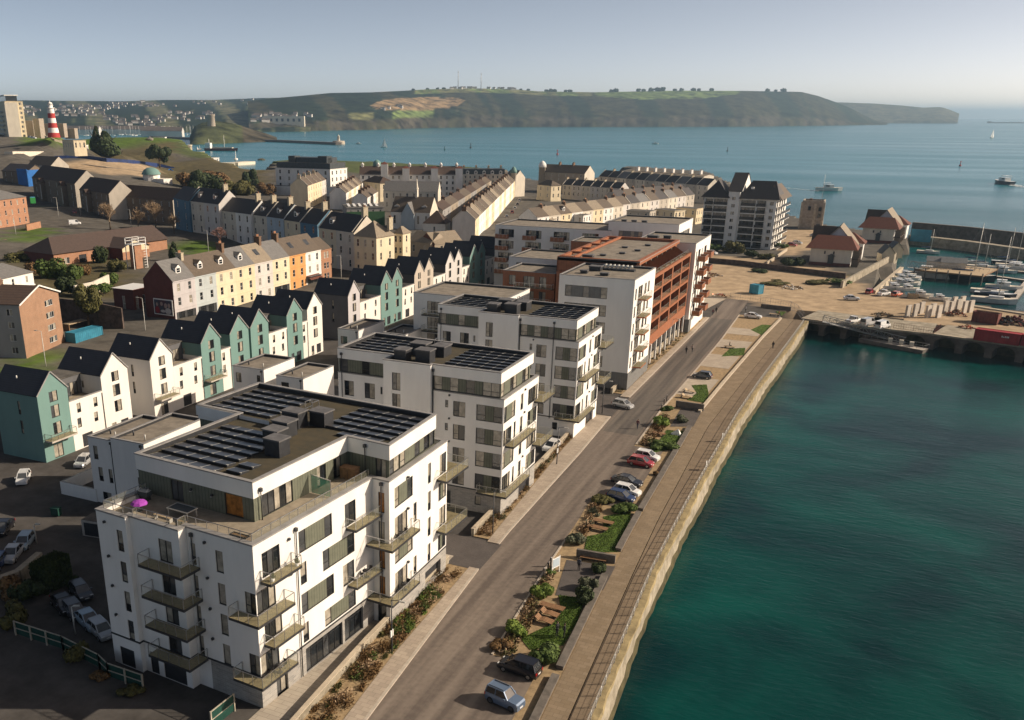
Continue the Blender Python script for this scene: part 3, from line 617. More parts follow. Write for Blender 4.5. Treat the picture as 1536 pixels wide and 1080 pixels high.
def block_one():
 t = thing('apartment_block', 'large white five storey flats with roof terrace and purple parasol, corner nearest the camera', 'apartment block', (-2.91, -51.1, 0), R(-4.4), 'white blocks of flats along the street')
 W = MB(); St = MB(); H_ = 16.8
 lv = [3.4, 6.6, 9.8, 13.1]
 nar = [(2.55, z, .8, 2.2, 'narrow') for z in lv]
 facade(W, t, (-18.04, -1.5), (-14.1, -1.5), 3.35, H_, nar, 'render_white')
 facade(W, t, (-18.04, -1.5), (-14.1, -1.5), 0, 3.35, [(.95, .02, 2.0, 2.1, 'garage')], 'render_white')
 W.panel((-14.1, -1.5), (-14.1, -1.0), 0, H_, [], 'render_white')
 facade(W, t, (-14.1, -1.0), (-7.85, -1.0), 3.35, H_, [(3.55, z, 1.7, 2.3, 'door') for z in lv], 'render_white')
 facade(W, t, (-14.1, -1.0), (-7.85, -1.0), 0, 3.35, [(.7, .02, 1.1, 2.4, 'garage'), (2.5, .02, 3.0, 2.4, 'garage')], 'render_white')
 W.panel((-7.85, -1.0), (-7.85, 0), 0, H_, [], 'render_white')
 fr = [(.35, z, .6, 2.2, 'narrow') for z in lv] + [(3.35, z, .9, 2.2, 'plain', 1) for z in lv] + [(6.55, lv[2], 1.25, 2.2, 'modern', 1), (6.55, lv[0], 1.25, 2.2, 'modern', 2)]
 facade(W, t, (-7.85, 0), (0, 0), 3.35, H_, fr, 'render_white')
 St.panel((-7.85, 0), (-6.2, 0), 0, 3.35, [], 'render_white'); St.panel((-6.2, 0), (0, 0), 0, 3.35, [], 'stone_base')
 sw = [(1.1, lv[3], 2.5, 2.45, 'door'), (6.4, lv[3] + .2, 5.3, 2.25, 'band'), (13.9, lv[3], 1.9, 2.45, 'door'),
          (.12, lv[2], 2.6, 2.3, 'door'), (6.45, lv[2] + .15, .95, 2.25, 'narrow'), (10.0, lv[2] + .05, 5.45, 2.2, 'band'),
          (.9, lv[1], 2.5, 2.35, 'door'), (6.4, lv[1] + .15, 5.3, 2.2, 'band'), (13.3, lv[1], 2.0, 2.4, 'door'),
          (.12, lv[0], 2.6, 2.2, 'door'), (6.45, lv[0] + .2, .9, 2.1, 'narrow'), (10.0, lv[0] + .2, 5.45, 1.85, 'band')]
 facade(W, t, (0, 0), (0, 18.85), 3.35, H_, sw, 'render_white')
 facade(St, t, (0, 0), (0, 18.85), 0, 3.35, [(2.1, .03, 1.7, 2.1, 'door'), (6.7, .08, 6.2, 2.75, 'shop'), (13.3, .08, 3.4, 2.75, 'shop')], 'stone_base', .3)
 facade(W, t, (0, 18.85), (2.1, 18.85), 0, H_, [(.75, z, .75, 2.3, 'warm' if i != 2 else 'plain') for i, z in enumerate(lv)] + [(.5, .05, 1.1, 2.3, 'plain')], 'render_white')
 A, B_ = (2.1, 18.85), (1.0, 33.1)
 s2 = [(1.2, lv[3] + .2, 4.2, 2.3, 'band'), (9.2, lv[3] + .1, .75, 2.4, 'narrow'), (12.3, lv[3], 1.7, 2.5, 'door'),
          (1.2, lv[2], 2.9, 2.4, 'door'), (5.6, lv[2] + .1, .75, 2.3, 'narrow'), (9.2, lv[2] + .1, .75, 2.3, 'narrow'), (12.0, lv[2] + .2, 2.1, 2.2, 'band'),
          (1.2, lv[1] + .2, 4.2, 2.2, 'band'), (9.2, lv[1] + .1, .75, 2.3, 'narrow'), (12.3, lv[1], 1.7, 2.4, 'door'),
          (1.2, lv[0], 2.9, 2.3, 'door'), (5.6, lv[0] + .1, .75, 2.2, 'narrow'), (9.2, lv[0] + .1, .75, 2.2, 'narrow'), (12.0, lv[0] + .2, 2.1, 2.0, 'band')]
 facade(W, t, A, B_, 3.35, H_, s2, 'render_white')
 facade(St, t, A, B_, 0, 3.35, [(8.6, .5, 4.2, 1.9, 'garage')], 'stone_base', .5)
 back = [B_, (-25.4, 33.1), (-25.4, 20.2), (-18.04, 20.2), (-18.04, -1.5)]
 for p, q in zip(back, back[1:]): W.panel(p, q, 0, H_, [], 'render_white')
 W.build('wall', t); St.build('ground_floor_wall', t)
 body = [(-18.04, -1.5), (-14.1, -1.5), (-14.1, -1.0), (-7.85, -1.0), (-7.85, 0), (0, 0), (0, 18.85), (2.1, 18.85), (1.0, 33.1), (-25.4, 33.1), (-25.4, 20.2), (-18.04, 20.2)]
 b = MB(); b.prism(inset(body, -.05), 3.28, 3.46, 'dark_metal'); b.build('string_course', t)
 b = MB(); b.ring(inset(body, -.07), .62, 16.72, 16.88, 'coping'); b.face([(p[0], p[1], 16.3) for p in inset(body, .5)], 'terrace_slab')
 q = inset(body, .55)
 for i in range(len(q)):
  a, c = q[i], q[(i + 1) % len(q)]; b.face([(*c, 16.3), (*a, 16.3), (*a, 16.8), (*c, 16.8)], 'render_white')
 b.build('roof_terrace', t)
 ph = [(-18.9, 4.7), (-3.7, 4.7), (-3.7, 19.9), (1.62, 19.75), (.5, 31.3), (-25.2, 31.3), (-25.2, 20.25), (-18.9, 20.25)]
 P_ = MB(); c = 'green_cladding'; pin = inset(ph, .12)
 facade(P_, t, pin[0], pin[1], 16.3, 18.75, [(4.4, 16.35, 1.6, 2.15, 'door'), (11.4, 16.35, 2.2, 2.2, 'warm')], c)
 facade(P_, t, pin[1], pin[2], 16.3, 18.75, [(1.2, 16.35, 4.6, 2.25, 'door'), (9.8, 16.35, 1.5, 2.2, 'modern'), (12.6, 16.35, 1.4, 2.2, 'modern')], c)
 facade(P_, t, pin[2], pin[3], 16.3, 18.75, [(3.6, 16.5, 1.3, 2.1, 'modern')], c)
 facade(P_, t, pin[3], pin[4], 16.6, 18.75, [(.1, 16.9, 2.4, 1.8, 'modern'), (2.6, 16.9, 7.4, 1.8, 'band'), (10.1, 16.9, 1.2, 1.8, 'plain')], c)
 for i in range(4, 8): P_.panel(pin[i], pin[(i + 1) % 8], 16.3, 18.75, [], c if i != 7 else 'render_white')
 P_.build('penthouse_wall', t)
 b = MB(); b.prism(ph, 18.7, 19.75, 'render_white', bottom=True, cap=False); 
 for i in range(8):
  p, q = ph[i], ph[(i + 1) % 8]; b.face([(*p, 19.75), (*q, 19.75), (*q, 20.4), (*p, 20.4)], 'render_white')
 b.build('fascia', t); roof_cap(t, ph, 20.42)
 b = MB(); b.panel((-14.1, 19.75), (-25.2, 20.0), 19.2, 20.35, [], 'render_white'); b.build('roof_upstand', t)
 solar_rows(t, -17.9, -8.6, 5.6, 7, 19.87, 1.75); solar_rows(t, -8.4, -6.4, 6.4, 2, 19.87, 1.75)
 solar_rows(t, -8.6, .2, 22.2, 5, 19.87, 1.7); solar_rows(t, -24.2, -15.2, 21.6, 5, 19.87, 1.8); solar_rows(t, -5.6, -.2, 20.6, 1, 19.87, 1.7)
 for x, y, w, h in ((-8.3, 12.0, 1.9, 1.7), (-10.5, 14.4, 1.9, 1.6), (-11.5, 17.2, 2.0, 1.6), (-12.6, 20.2, 2.2, 1.7), (-10.2, 22.0, 2.0, 1.6)): vent_unit(t, x, y, 19.87, w, 1.7, h)
 b = MB()
 for x in (-12.6, -11.6):
  for y in (24.4, 25.6): b.bar((x, y, 19.87), (x, y, 21.6), .07, 'steel')
  b.bar((x, 24.4, 21.6), (x, 25.6, 21.6), .07, 'steel'); b.bar((x, 24.4, 20.8), (x, 25.6, 20.8), .06, 'steel')
 b.bar((-12.6, 25.6, 21.6), (-11.6, 25.6, 21.6), .07, 'steel'); b.build('roof_ladder_rail', t)
 for z in (13.0, 9.75, 6.55, 3.35):
  balcony(t, [(-11.9, -2.5), (-6.5, -2.5), (-6.5, .02), (-7.87, .02), (-7.87, -1.02), (-11.9, -1.02)], z, [5, 0, 1, 2])
  if z in (13.0, 6.55):
   balcony(t, [(.02, .7), (1.25, .7), (1.25, 5.2), (.02, 5.2)], z, [0, 1, 2, 3]); balcony(t, [(.02, 14.0), (1.25, 14.0), (1.25, 18.8), (.02, 18.8)], z, [0, 1, 2])
   balcony(t, [(1.05, 30.3), (2.6, 30.2), (2.3, 36.0), (-1.0, 36.0), (-1.0, 33.12), (1.02, 33.12)], z, [0, 1, 2, 3, 4])
  else:
   balcony(t, [(-2.2, -1.35), (1.3, -1.35), (1.3, 3.9), (.02, 3.9), (.02, -.02), (-2.2, -.02)], z, [5, 0, 1, 2, 3])
   balcony(t, [(.02, 17.5), (3.3, 17.5), (2.9, 23.8), (1.75, 23.8), (2.12, 18.83), (.02, 18.83)], z, [0, 1, 2, 3])
 b = MB(); rail_path(b, [(-17.5, 4.4), (-17.5, -.95), (-13.6, -.95), (-13.6, -.45), (-8.4, -.45), (-8.4, .55), (-.5, .55), (-.5, 19.0)], 16.5, 1.1); b.build('terrace_balustrade', t)
 b = MB(); b.face([(-3.6, 13.3, 16.35), (-1.2, 13.3, 16.35), (-1.2, 13.3, 18.1), (-3.6, 13.3, 18.3)], 'green_glass'); b.bar((-1.2, 13.3, 16.3), (-1.2, 13.3, 18.1), .06, 'steel'); b.bar((-3.6, 13.3, 18.3), (-1.2, 13.3, 18.1), .07, 'steel'); b.build('privacy_screen', t)
 for x, y, z0, z1 in ((-7.2, -.12, 3.4, 16.0), (.14, 5.9, .2, 15.9), (-3.55, 5.6, 16.3, 19.2), (-1.4, 19.7, 16.3, 19.6), (1.2, 18.7, 3.4, 16.2)): downpipe(t, x, y, z0, z1)
 for z in (6.2, 9.4, 12.6, 16.2):
  wall_light(t, -16.9, -1.62, z - .4); wall_light(t, -5.6, -.12, z - .4); wall_light(t, .12, 4.9, z - .7); wall_light(t, 1.95, 22.9, z - .3)
 for x in (-8.9, -11.6): wall_light(t, x + .2, 4.5, 18.1)
 t2 = t
 return t2
def block_pair(y, x, label, seed):
 random.seed(seed)
 t = thing('apartment_block', label, 'apartment block', (x, y, 0), 0, 'white blocks of flats along the street'); W = MB(); St = MB(); H_ = 16.8
 lv = [3.6, 6.9, 10.2, 13.5]
 fr = []
 for i, z in enumerate(lv): fr += [(1.9, z + 1.1, .45, 1.05, 'narrow'), (3.1, z, 1.8, 2.15, 'modern'), (6.5, z - .1, 3.75, 2.25, 'band')]
 facade(W, t, (-9.95, 0), (.5, 0), 3.3, H_, fr, 'render_white'); facade(St, t, (-9.95, 0), (.5, 0), 0, 3.3, [(6.6, 1.1, .9, 1.3, 'plain'), (.7, .05, 2.2, 2.4, 'garage')], 'stone_base' if seed == 1 else 'render_white')
 W.panel((-10, -.6), (-10, 0), 0, 18.85, [], 'render_white')
 facade(W, t, (-17.25, -.6), (-10, -.6), 0, 18.85, [(1.35, z, 1.3, 2.5, 'modern') for z in (4.2, 7.2, 10.2, 13.2, 16.2)], 'render_white')
 W.panel((-17.25, 2.4), (-17.25, -.6), 0, 18.85, [], 'render_white')
 lf = []
 for z in lv: lf += [(1.0, z - .1, 1.6, 2.25, 'modern'), (4.4, z - .1, 1.7, 2.3, 'modern'), (7.0, z + .8, .35, 1.1, 'plain')]
 facade(W, t, (-26.4, 2.4), (-17.25, 2.4), 0, H_, lf, 'render_white')
 rf = []
 for i, z in enumerate(lv):
  rf += [(.12, z - .1, 4.2 if i % 2 else 3.0, 2.25, 'band' if i % 2 else 'door'), (6.4, z, 1.0, 2.3, 'narrow')]
  rf += [(9.4, z - .1, 3.9, 2.3, 'door')] if i % 2 else [(4.0, z, .7, 2.3, 'narrow'), (9.5, z, 3.8, 2.2, 'band')]
 facade(W, t, (.5, 0), (.5, 13.6), 3.3, H_, rf, 'render_white'); facade(St, t, (.5, 0), (.5, 13.6), 0, 3.3, [(7, .05, 4.5, 2.3, 'garage')], 'stone_base' if seed == 1 else 'render_white', .4)
 for p, q in (((.5, 13.6), (-26.4, 14.6)), ((-26.4, 14.6), (-26.4, 2.4))): W.panel(p, q, 0, H_, [], 'render_white')
 W.build('wall', t); St.build('ground_floor_wall', t)
 body = [(-26.4, 2.4), (-17.25, 2.4), (-17.25, -.02), (.5, -.02), (.5, 13.6), (-26.4, 14.6)]
 b = MB(); b.prism([(-9.95, -.05), (.55, -.05), (.55, 13.65), (-9.95, 13.65)], 3.22, 3.4, 'dark_metal'); b.build('string_course', t)
 b = MB(); b.ring(inset(body, -.05), .55, 16.72, 16.86, 'coping'); b.face([(p[0], p[1], 16.5) for p in inset(body, .4)], 'terrace_slab'); b.build('roof_terrace', t)
 P_ = MB(); c = 'green_cladding'
 facade(P_, t, (-26.2, 2.45), (-17.25, 2.45), 16.85, 18.9, [(.1, 16.9, 8.6, 1.95, 'band')], c)
 facade(P_, t, (-9.98, .06), (-.02, .06), 16.85, 18.9, [(.1, 16.9, 9.7, 1.95, 'band', 1)], c)
 facade(P_, t, (-.02, .06), (-.02, 11.2), 16.85, 18.9, [(.1, 16.9, 10.6, 1.95, 'band', 2)], c)
 P_.panel((-.02, 11.2), (-26.2, 12.2), 16.85, 18.9, [], c); P_.panel((-26.2, 12.2), (-26.2, 2.45), 16.85, 18.9, [], c); P_.build('penthouse_wall', t)
 top = [(-26.4, 2.4), (-17.25, 2.4), (-17.25, -.6), (-10.0, -.6), (-10.0, 0), (0, 0), (0, 12.4), (-26.4, 13.6)]
 b = MB()
 for i in range(8):
  p, q = top[i], top[(i + 1) % 8]; b.face([(*p, 18.85), (*q, 18.85), (*q, 20.3), (*p, 20.3)], 'render_white')
 b.face([(*p, 18.85) for p in reversed(top)], 'render_white'); b.build('fascia', t); roof_cap(t, top, 20.42)
 solar_rows(t, -25.6, -16.6, 3.2, 6, 19.87, 1.6); solar_rows(t, -9.3, -.5, 1.0, 7, 19.87, 1.6)
 for q in ((-16.3, .8, 1.8, 1.8, 1.6), (-13.4, 1.6, 2.2, 1.8, 1.7), (-16.0, 5.2, 2.4, 2.0, 1.6), (-12.9, 5.6, 2.0, 2.6, 1.4)): vent_unit(t, q[0], q[1], 19.87, q[2], q[3], q[4])
 b = MB()
 for dx in (0, 1):
  for dy in (0, 1.1): b.bar((-13.6 + dx, 8.2 + dy, 19.87), (-13.6 + dx, 8.2 + dy, 21.7), .07, 'steel')
  b.bar((-13.6 + dx, 8.2, 21.7), (-13.6 + dx, 9.3, 21.7), .07, 'steel')
 b.bar((-13.6, 8.2, 21.0), (-12.6, 8.2, 21.0), .06, 'steel'); b.build('roof_ladder_rail', t)
 balcony(t, [(.52, .8), (1.8, .8), (1.8, 9.6), (.52, 9.6)], 10.1, [0, 1, 2, 3])
 balcony(t, [(-2.7, -1.25), (1.7, -1.25), (1.7, 8.2), (.52, 8.2), (.52, -.02), (-2.7, -.02)], 3.5, [5, 0, 1, 2, 3])
 for z in (13.4, 6.8): balcony(t, [(.52, 11.9), (1.9, 11.9), (1.9, 17.2), (-1.6, 17.2), (-1.6, 13.7), (.52, 13.62)], z, [0, 1, 2, 3, 4])
 downpipe(t, -9.85, -.12, 3, 19.4); downpipe(t, -25.7, 2.25, 3, 19.4)
 if seed == 2: downpipe(t, -3.9, -.12, 3, 19.4)
 for z in lv: wall_light(t, -7.4, -.1, z + 2.9); wall_light(t, .6, 7.9, z + 2.7)
 return t
block_one()
block_pair(0, 0, 'white five storey flats with grey stone base, second block back from the camera', 1)
block_pair(36.3, -1.05, 'white five storey flats with plain white base beside the silver car turning out', 2)
# ------------------------------------------------------------------ rust red and white block at the far end of the street
def simple_block(name, label, x0, x1, y0, y1, z, wall='render_white', roof='gravel_roof', front=(), right=(), left=(), group=None, cat='apartment block', zb=0, base=None):
 t = thing(name, label, cat, (x0, y0, 0), 0, group); w, d = x1 - x0, y1 - y0; W = MB()
 facade(W, t, (0, 0), (w, 0), zb, z, list(front), wall); facade(W, t, (w, 0), (w, d), zb, z, list(right), wall)
 W.panel((w, d), (0, d), zb, z, [], wall); facade(W, t, (0, d), (0, 0), zb, z, list(left), wall); W.build('wall', t)
 roof_cap(t, [(0, 0), (w, 0), (w, d), (0, d)], z + .02, roof, .3, .45)
 return t
lv6 = [4.2, 7.6, 11.0, 14.4, 17.9]
fr = [(1.3, z, 8.6, 2.25, 'band', 9) for z in lv6] + [(1.2, 1.0, 1.2, 1.4, 'modern')]
rg = []
for z in lv6: rg += [(1.0, z, 1.1, 2.2, 'narrow'), (3.4, z, 3.4, 2.3, 'door'), (8.6, z, 1.6, 2.2, 'modern'), (11.4, z, 1.4, 2.2, 'modern')]
t = simple_block('apartment_block', 'tall white end of the rust red block, with grey window bands and stacked balconies', -15.2, 0, 69.6, 86.9, 22.1, front=fr, right=rg, group='rust red and white flats')
b = MB(); b.box(-.06, 15.3, -.08, 17.3, 0, 3.5, 'grey_cladding', skip='b'); b.build('ground_floor_wall', t)
for z in lv6:
 balcony(t, [(15.22, 3.6), (16.9, 3.6), (16.9, 8.3), (15.22, 8.3)], z - .1, [0, 1, 2, 3], rim='rust_cladding')
for q in ((3.2, 9.5, 2.4, 2.0, .9), (7, 4.4, 1.6, 1.2, .5), (2.6, 5.4, 1.4, 1.0, .6)): vent_unit(t, q[0], q[1], 21.6, q[2], q[3], q[4])
b = MB()
for i in range(7): b.tube([(5.5 + i * .9, 12.2, 21.65), (5.5 + i * .9, 12.2, 22.5), (6.2 + i * .9, 12.4, 22.7)], .28, 'pale_metal', 8)
b.box(5, 12, 11.8, 13.4, 21.65, 22.0, 'dark_metal'); b.build('roof_duct', t)
t = thing('apartment_block', 'rust red clad middle of the far block, four floors of loggias under a roof terrace', 'apartment block', (-21.5, 86.9, 0), 0, 'rust red and white flats')
W = MB(); c = 'rust_cladding'; w, d = 21.0, 41.0
W.panel((0, 0), (w, 0), 0, 19.9, [], c); W.panel((w, d), (0, d), 0, 19.9, [], c); W.panel((0, d), (0, 0), 0, 22.9, [], c)
bays = [(1.0 + k * 10.0, 9.0) for k in range(4)]
W.panel((w, 0), (w, d), 4.7, 19.9, [(a, z, L_, 2.75) for a, L_ in bays for z in (7.0, 10.3, 13.6, 16.7)], c, 1.6)
for k in range(9): q = MB(); q.box(w - .5, w - .1, .3 + k * 5, .7 + k * 5, 0, 4.7, 'render_white'); q.build('column', t)
q = MB(); q.face([(w - 1.7, 0, 4.7), (w - 1.7, d, 4.7), (w, d, 4.7), (w, 0, 4.7)], 'render_white'); q.build('soffit', t)
b = MB(); b.box(w - 1.72, w - 1.66, 0, d, 0, 19.8, 'dark_frame'); b.build('loggia_back', t)
for a, L_ in bays:
 for i, z in enumerate((7.0, 10.3, 13.6, 16.7)):
  for k in range(3): put('glazed_door', window_mesh(2.4, 2.45, 'door', (i + k) % 3), t, (w - 1.6, a + .5 + k * 2.9, z + .05), R(90))
  r = MB(); rail_path(r, [(w - .1, a), (w - .1, a + L_)], z, step=2.2); r.build('balustrade', t)
W.build('wall', t)
P_ = MB(); facade(P_, t, (0, .3), (w - 3.6, .3), 19.9, 22.9, [], c)
facade(P_, t, (w - 3.6, .3), (w - 3.6, d - .4), 19.9, 22.6, [(2 + k * 5, 20.0, 3.2, 2.2, 'door') for k in range(7)], c); P_.panel((w - 3.6, d - .4), (0, d - .4), 19.9, 22.9, [], c)
for k in range(8):
 a = .4 + k * 5.05; P_.face([(w - 3.6, a, 19.9), (w - .7, a, 19.9), (w - .7, a, 20.6), (w - 3.6, a, 22.4)], 'rust_cladding')
P_.build('top_floor_wall', t)
b = MB(); b.face([(0, 0, 19.5), (w, 0, 19.5), (w, d, 19.5), (0, d, 19.5)], 'terrace_slab'); b.box(w - .35, w + .05, 0, d, 19.4, 20.1, c); b.build('roof_terrace', t)
b = MB(); rail_path(b, [(w - .5, .2), (w - .5, d - .3)], 19.9, 1.0, step=2.2); b.build('terrace_balustrade', t)
roof_cap(t, [(0, .3), (w - 3.0, .3), (w - 3.0, d - .4), (0, d - .4)], 22.9, 'gravel_roof', .8, .5)
b = MB(); b.ring([(.0, .3), (w - 3.0, .3), (w - 3.0, d - .4), (0, d - .4)], .82, 22.2, 23.05, c); b.bar((3.4, 1, 22.9), (3.4, d - 1, 22.9), .5, c, .5)
for k in range(6): b.bar((.4, 1 + k * 7.6, 22.9), (3.4, 1 + k * 7.6, 22.9), .45, c, .5)
b.build('roof_rim', t)
for x, y in ((7, 9), (10, 14), (12, 20), (8, 24), (12, 30)): vent_unit(t, x, y, 22.3, 1.2, .9, .35)
vent_unit(t, 5, 2, 22.3, 2.2, 1.6, 1.0)
fr = [(9.3, 17.9, 1.6, 2.2, 'modern')]
rg = []
for z in lv6: rg += [(1.5, z, 1.0, 2.2, 'narrow'), (4.2, z, 2.6, 2.3, 'door'), (8.8, z, 1.0, 2.2, 'narrow'), (12.2, z, 3.0, 2.3, 'door')]
t = simple_block('apartment_block', 'white far end of the rust red block with rust coloured box balconies', -14.6, .4, 128.2, 148.6, 22.3, front=fr, right=rg, group='rust red and white flats')
for z in lv6:
 for a, wd in ((3.2, 4.2), (11.4, 4.2)):
  balcony(t, [(15.02, a), (17.0, a), (17.0, a + wd), (15.02, a + wd)], z - .1, [0, 1, 2, 3], rim='rust_cladding', glass='rust_cladding')
b = MB(); b.tube([(11.5, -.2, 14), (11.5, -.2, 18), (12.6, -.2, 19.8)], .16, 'dark_metal', 6); b.build('downpipe', t)
for q in ((1.5, 6, 2.6, 2.2, .9), (5, 9, 1.8, 1.4, .7)): vent_unit(t, q[0], q[1], 21.85, q[2], q[3], q[4])
b = MB(); b.box(-.05, 15.2, -.08, 3, 0, 3.4, 'grey_cladding', skip='b'); b.build('ground_floor_wall', t)
t = simple_block('apartment_block', 'low rust red wing with a glass balcony, left of the tall white end', -35, -22.6, 89.5, 101.5, 18.8, 'rust_cladding', front=[(1.5, 15.6, 1.6, 2.2, 'modern'), (5.0, 15.5, 2.6, 2.3, 'door'), (8.8, 15.5, 1.6, 2.3, 'door'), (5.0, 12.2, 2.6, 2.3, 'door'), (8.8, 12.2, 1.6, 2.3, 'door'), (1.5, 12.2, 1.6, 2.2, 'modern')], group='rust red and white flats')
for z in (15.4, 12.1): balcony(t, [(3.2, -1.5), (12.2, -1.5), (12.2, -.02), (3.2, -.02)], z, [3, 0, 1, 2], rim='rust_cladding')
simple_block('apartment_block', 'flat grey roofed white wing just behind the low rust red wing', -41.5, -28, 110, 126, 18.8, group='rust red and white flats', front=[(2, 15.5, 2, 2, 'modern'), (8, 15.5, 2, 2, 'modern')])
fr = [(1.2 + k * 8.9, z, 5.0, 2.4, 'door') for k in range(4) for z in (16.3, 12.8, 9.2, 5.6)]
t = simple_block('apartment_block', 'long white block with four columns of rust coloured balconies, behind the gabled houses', -67.5, -31, 165.5, 184.5, 19.9, front=fr, group='rust red and white flats')
for k in range(4):
 for z in (16.2, 12.7, 9.1, 5.5): balcony(t, [(.6 + k * 8.9, -1.7), (4.6 + k * 8.9, -1.7), (4.6 + k * 8.9, -.02), (.6 + k * 8.9, -.02)], z, [3, 0, 1, 2], rim='rust_cladding', glass='rust_cladding')
t = simple_block('apartment_block', 'white top block with a dark window band, highest roof behind the rust flats', -32, -11.5, 166, 186, 22.6, front=[(3.2, 17.8, 7, 2.2, 'band', 9)], right=[(2, 17.8, 14, 2.2, 'band', 9)], group='rust red and white flats')
for x in (3, 6, 9): vent_unit(t, x, 3, 22.2, 1.4, 1.0, .5)
simple_block('apartment_block', 'rust red flat roofed wing beneath the white top block', -37.5, -24.5, 148, 160, 18.6, 'rust_cladding', group='rust red and white flats')
t = simple_block('apartment_block', 'white flat roofed block with dark corner balconies, behind the third solar roof', -45.3, -25, 64.6, 80, 16.9, front=[(3.2, z, 6.0, 2.5, 'door') for z in (12.8, 9.4, 6.0)], group='rust red and white flats')
for z in (12.7, 9.3, 5.9): balcony(t, [(2.6, -1.6), (9.4, -1.6), (9.4, -.02), (2.6, -.02)], z, [3, 0, 1, 2])
# ------------------------------------------------------------------ small flat roofed houses in the yard
def mews(label, x0, x1, y0, y1, z, front=(), right=()):
 t = simple_block('mews_house', label, x0, x1, y0, y1, z, roof='gravel_roof', front=front, right=right, group='flat roofed white mews houses', cat='house')
 b = MB(); b.tube([(x1 - x0 - 1.5, 2, z - .5), (x1 - x0 - 1.5, 2, z + .5)], .09, 'pale_metal', 6); b.tube([(1.4, 3, z - .5), (1.4, 3, z + .3)], .12, 'dark_metal', 6); b.build('flue', t)
 downpipe(t, x1 - x0 - .5, -.12, 0, z - .6); return t
nw = [(.8, 6.6, .8, 2.0, 'narrow'), (1.3, 3.4, .8, 2.1, 'narrow'), (3.2, 3.4, .7, 2.1, 'narrow'), (1.6, .6, 1.6, 1.2, 'modern')]
mews('white three storey mews house with a sunken flat roof, leftmost beside the yard wall', -53.4, -48.6, -20.9, -9.7, 9.9, nw)
mews('white mews house with a deep parapet, joined to the nearest big block', -48.5, -42.6, -21.5, -8.8, 10.6, [(4.2, 3.4, .7, 2.1, 'narrow'), (4.2, 6.6, .7, 2.0, 'narrow')])
mews('flat roofed white mews house with dark door below the teal gables', -59.8, -53.0, 20.7, 30.5, 9.6, [(.6, 6.6, 1.2, 1.8, 'modern'), (5.2, 6.6, .8, 1.8, 'plain')])
mews('flat roofed white mews house tight behind the nearest solar roof', -49.2, -43.6, 19.0, 29, 9.5, [(1.0, 7.6, 1.6, .8, 'plain')])
mews('flat roofed mews house with a dark window in front of the grey gable', -59.1, -54.0, 56.2, 67.6, 9.5, [(.7, 6.2, 1.6, 1.7, 'plain')])
mews('flat roofed white mews house partly hidden by the second solar roof', -48.9, -43.5, 57.4, 66.5, 9.4)
t = thing('yard_wall', 'white rendered yard wall beside the lane with the white hatchback', 'wall', (-60, -15, 0)); b = MB(); b.box(0, .3, -6, 9, -.2, 1.9, 'render_white', 'coping'); b.box(.3, 7, -6.0, -5.7, -.2, 1.9, 'render_white', 'coping'); b.build('wall', t)
t = thing('link_wall', 'low white wall and porch roof between the mews houses', 'wall', (-52.5, 30.5, 0)); b = MB(); b.box(0, 9, 0, .3, -.2, 3.4, 'render_white', 'coping'); b.box(4, 9, .4, 6, 2.8, 3.3, 'render_white', 'felt_roof'); b.build('wall', t)
t = thing('bin_store', 'low flat roofed bin store in the shaded yard', 'shed', (-44.5, -30, 0), R(8)); b = MB(); b.box(-2, 5, 0, 2.6, -.2, 2.2, 'concrete_pale', 'felt_roof'); b.build('wall', t); b = MB(); b.box(-1.6, 1.2, -.05, 0, .1, 1.9, 'dark_metal'); b.box(1.6, 4.6, -.05, 0, .1, 1.9, 'dark_metal'); b.build('door', t)
# ------------------------------------------------------------------ gabled town houses
TEAL = dict(teal=(.155, .268, .245), white=(.78, .74, .68), grey=(.50, .48, .49), beige=(.50, .44, .37), pale=(.60, .575, .55))
for k, c in TEAL.items(): M('house_' + k, c, .8, .05, .35, zs=.3)
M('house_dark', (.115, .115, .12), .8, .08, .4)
def gabled(y0, y1, col, label, side=None, xf=-72.0, dep=9.6, ze=11.0, zr=14.2, balc=False, closed=()):
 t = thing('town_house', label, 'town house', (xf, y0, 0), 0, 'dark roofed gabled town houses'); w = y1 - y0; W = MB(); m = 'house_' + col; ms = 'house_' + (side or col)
 cw = min(1.7, w * .3); a = w * .52 if w > 5 else w * .4
 wins = [(a - cw / 2, z, cw, 2.0, 'modern') for z in (3.9, 6.7, 9.3)]
 if balc: wins += [(w * .3, .1, 1.9, 2.2, 'door')]
 else: wins += [(w * .2, .1, 1.1, 2.1, 'narrow'), (w * .55, .1, 1.8, 2.1, 'garage')]
 facade(W, t, (0, 0), (0, w), -.3, ze, wins, m)
 W.face([(0, 0, ze), (0, w, ze), (0, w / 2, zr)], m)
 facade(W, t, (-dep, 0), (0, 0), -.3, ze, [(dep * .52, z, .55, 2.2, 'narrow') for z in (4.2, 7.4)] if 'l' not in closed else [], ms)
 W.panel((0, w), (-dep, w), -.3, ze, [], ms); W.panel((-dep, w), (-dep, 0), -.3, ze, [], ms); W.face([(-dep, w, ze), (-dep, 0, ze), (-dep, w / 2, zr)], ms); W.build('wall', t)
 b = MB(); b.gable(-dep, 0, 0, w, ze, zr, m, 'slate_blue', 'x', .16, .12, ends=False); b.build('roof', t)
 b = MB()
 for sg in (0, 1): b.bar((.12, (-.16 if sg == 0 else w + .16), ze - .1), (.12, w / 2, zr + .06), .1, 'coping', .2)
 b.build('verge', t)
 b = MB(); b.lathe([(.12, zr - 1.3), (.12, zr - .9), (.0, zr - .85)], 'pale_metal', 8, (-5.5, w * .22)); b.build('roof_flue', t)
 if balc:
  balcony(t, [(.02, .3), (1.6, .3), (1.6, w - .5), (.02, w - .5)], 3.6, [0, 1, 2, 3], deck='deck_wood', rim='concrete_pale')
 return t
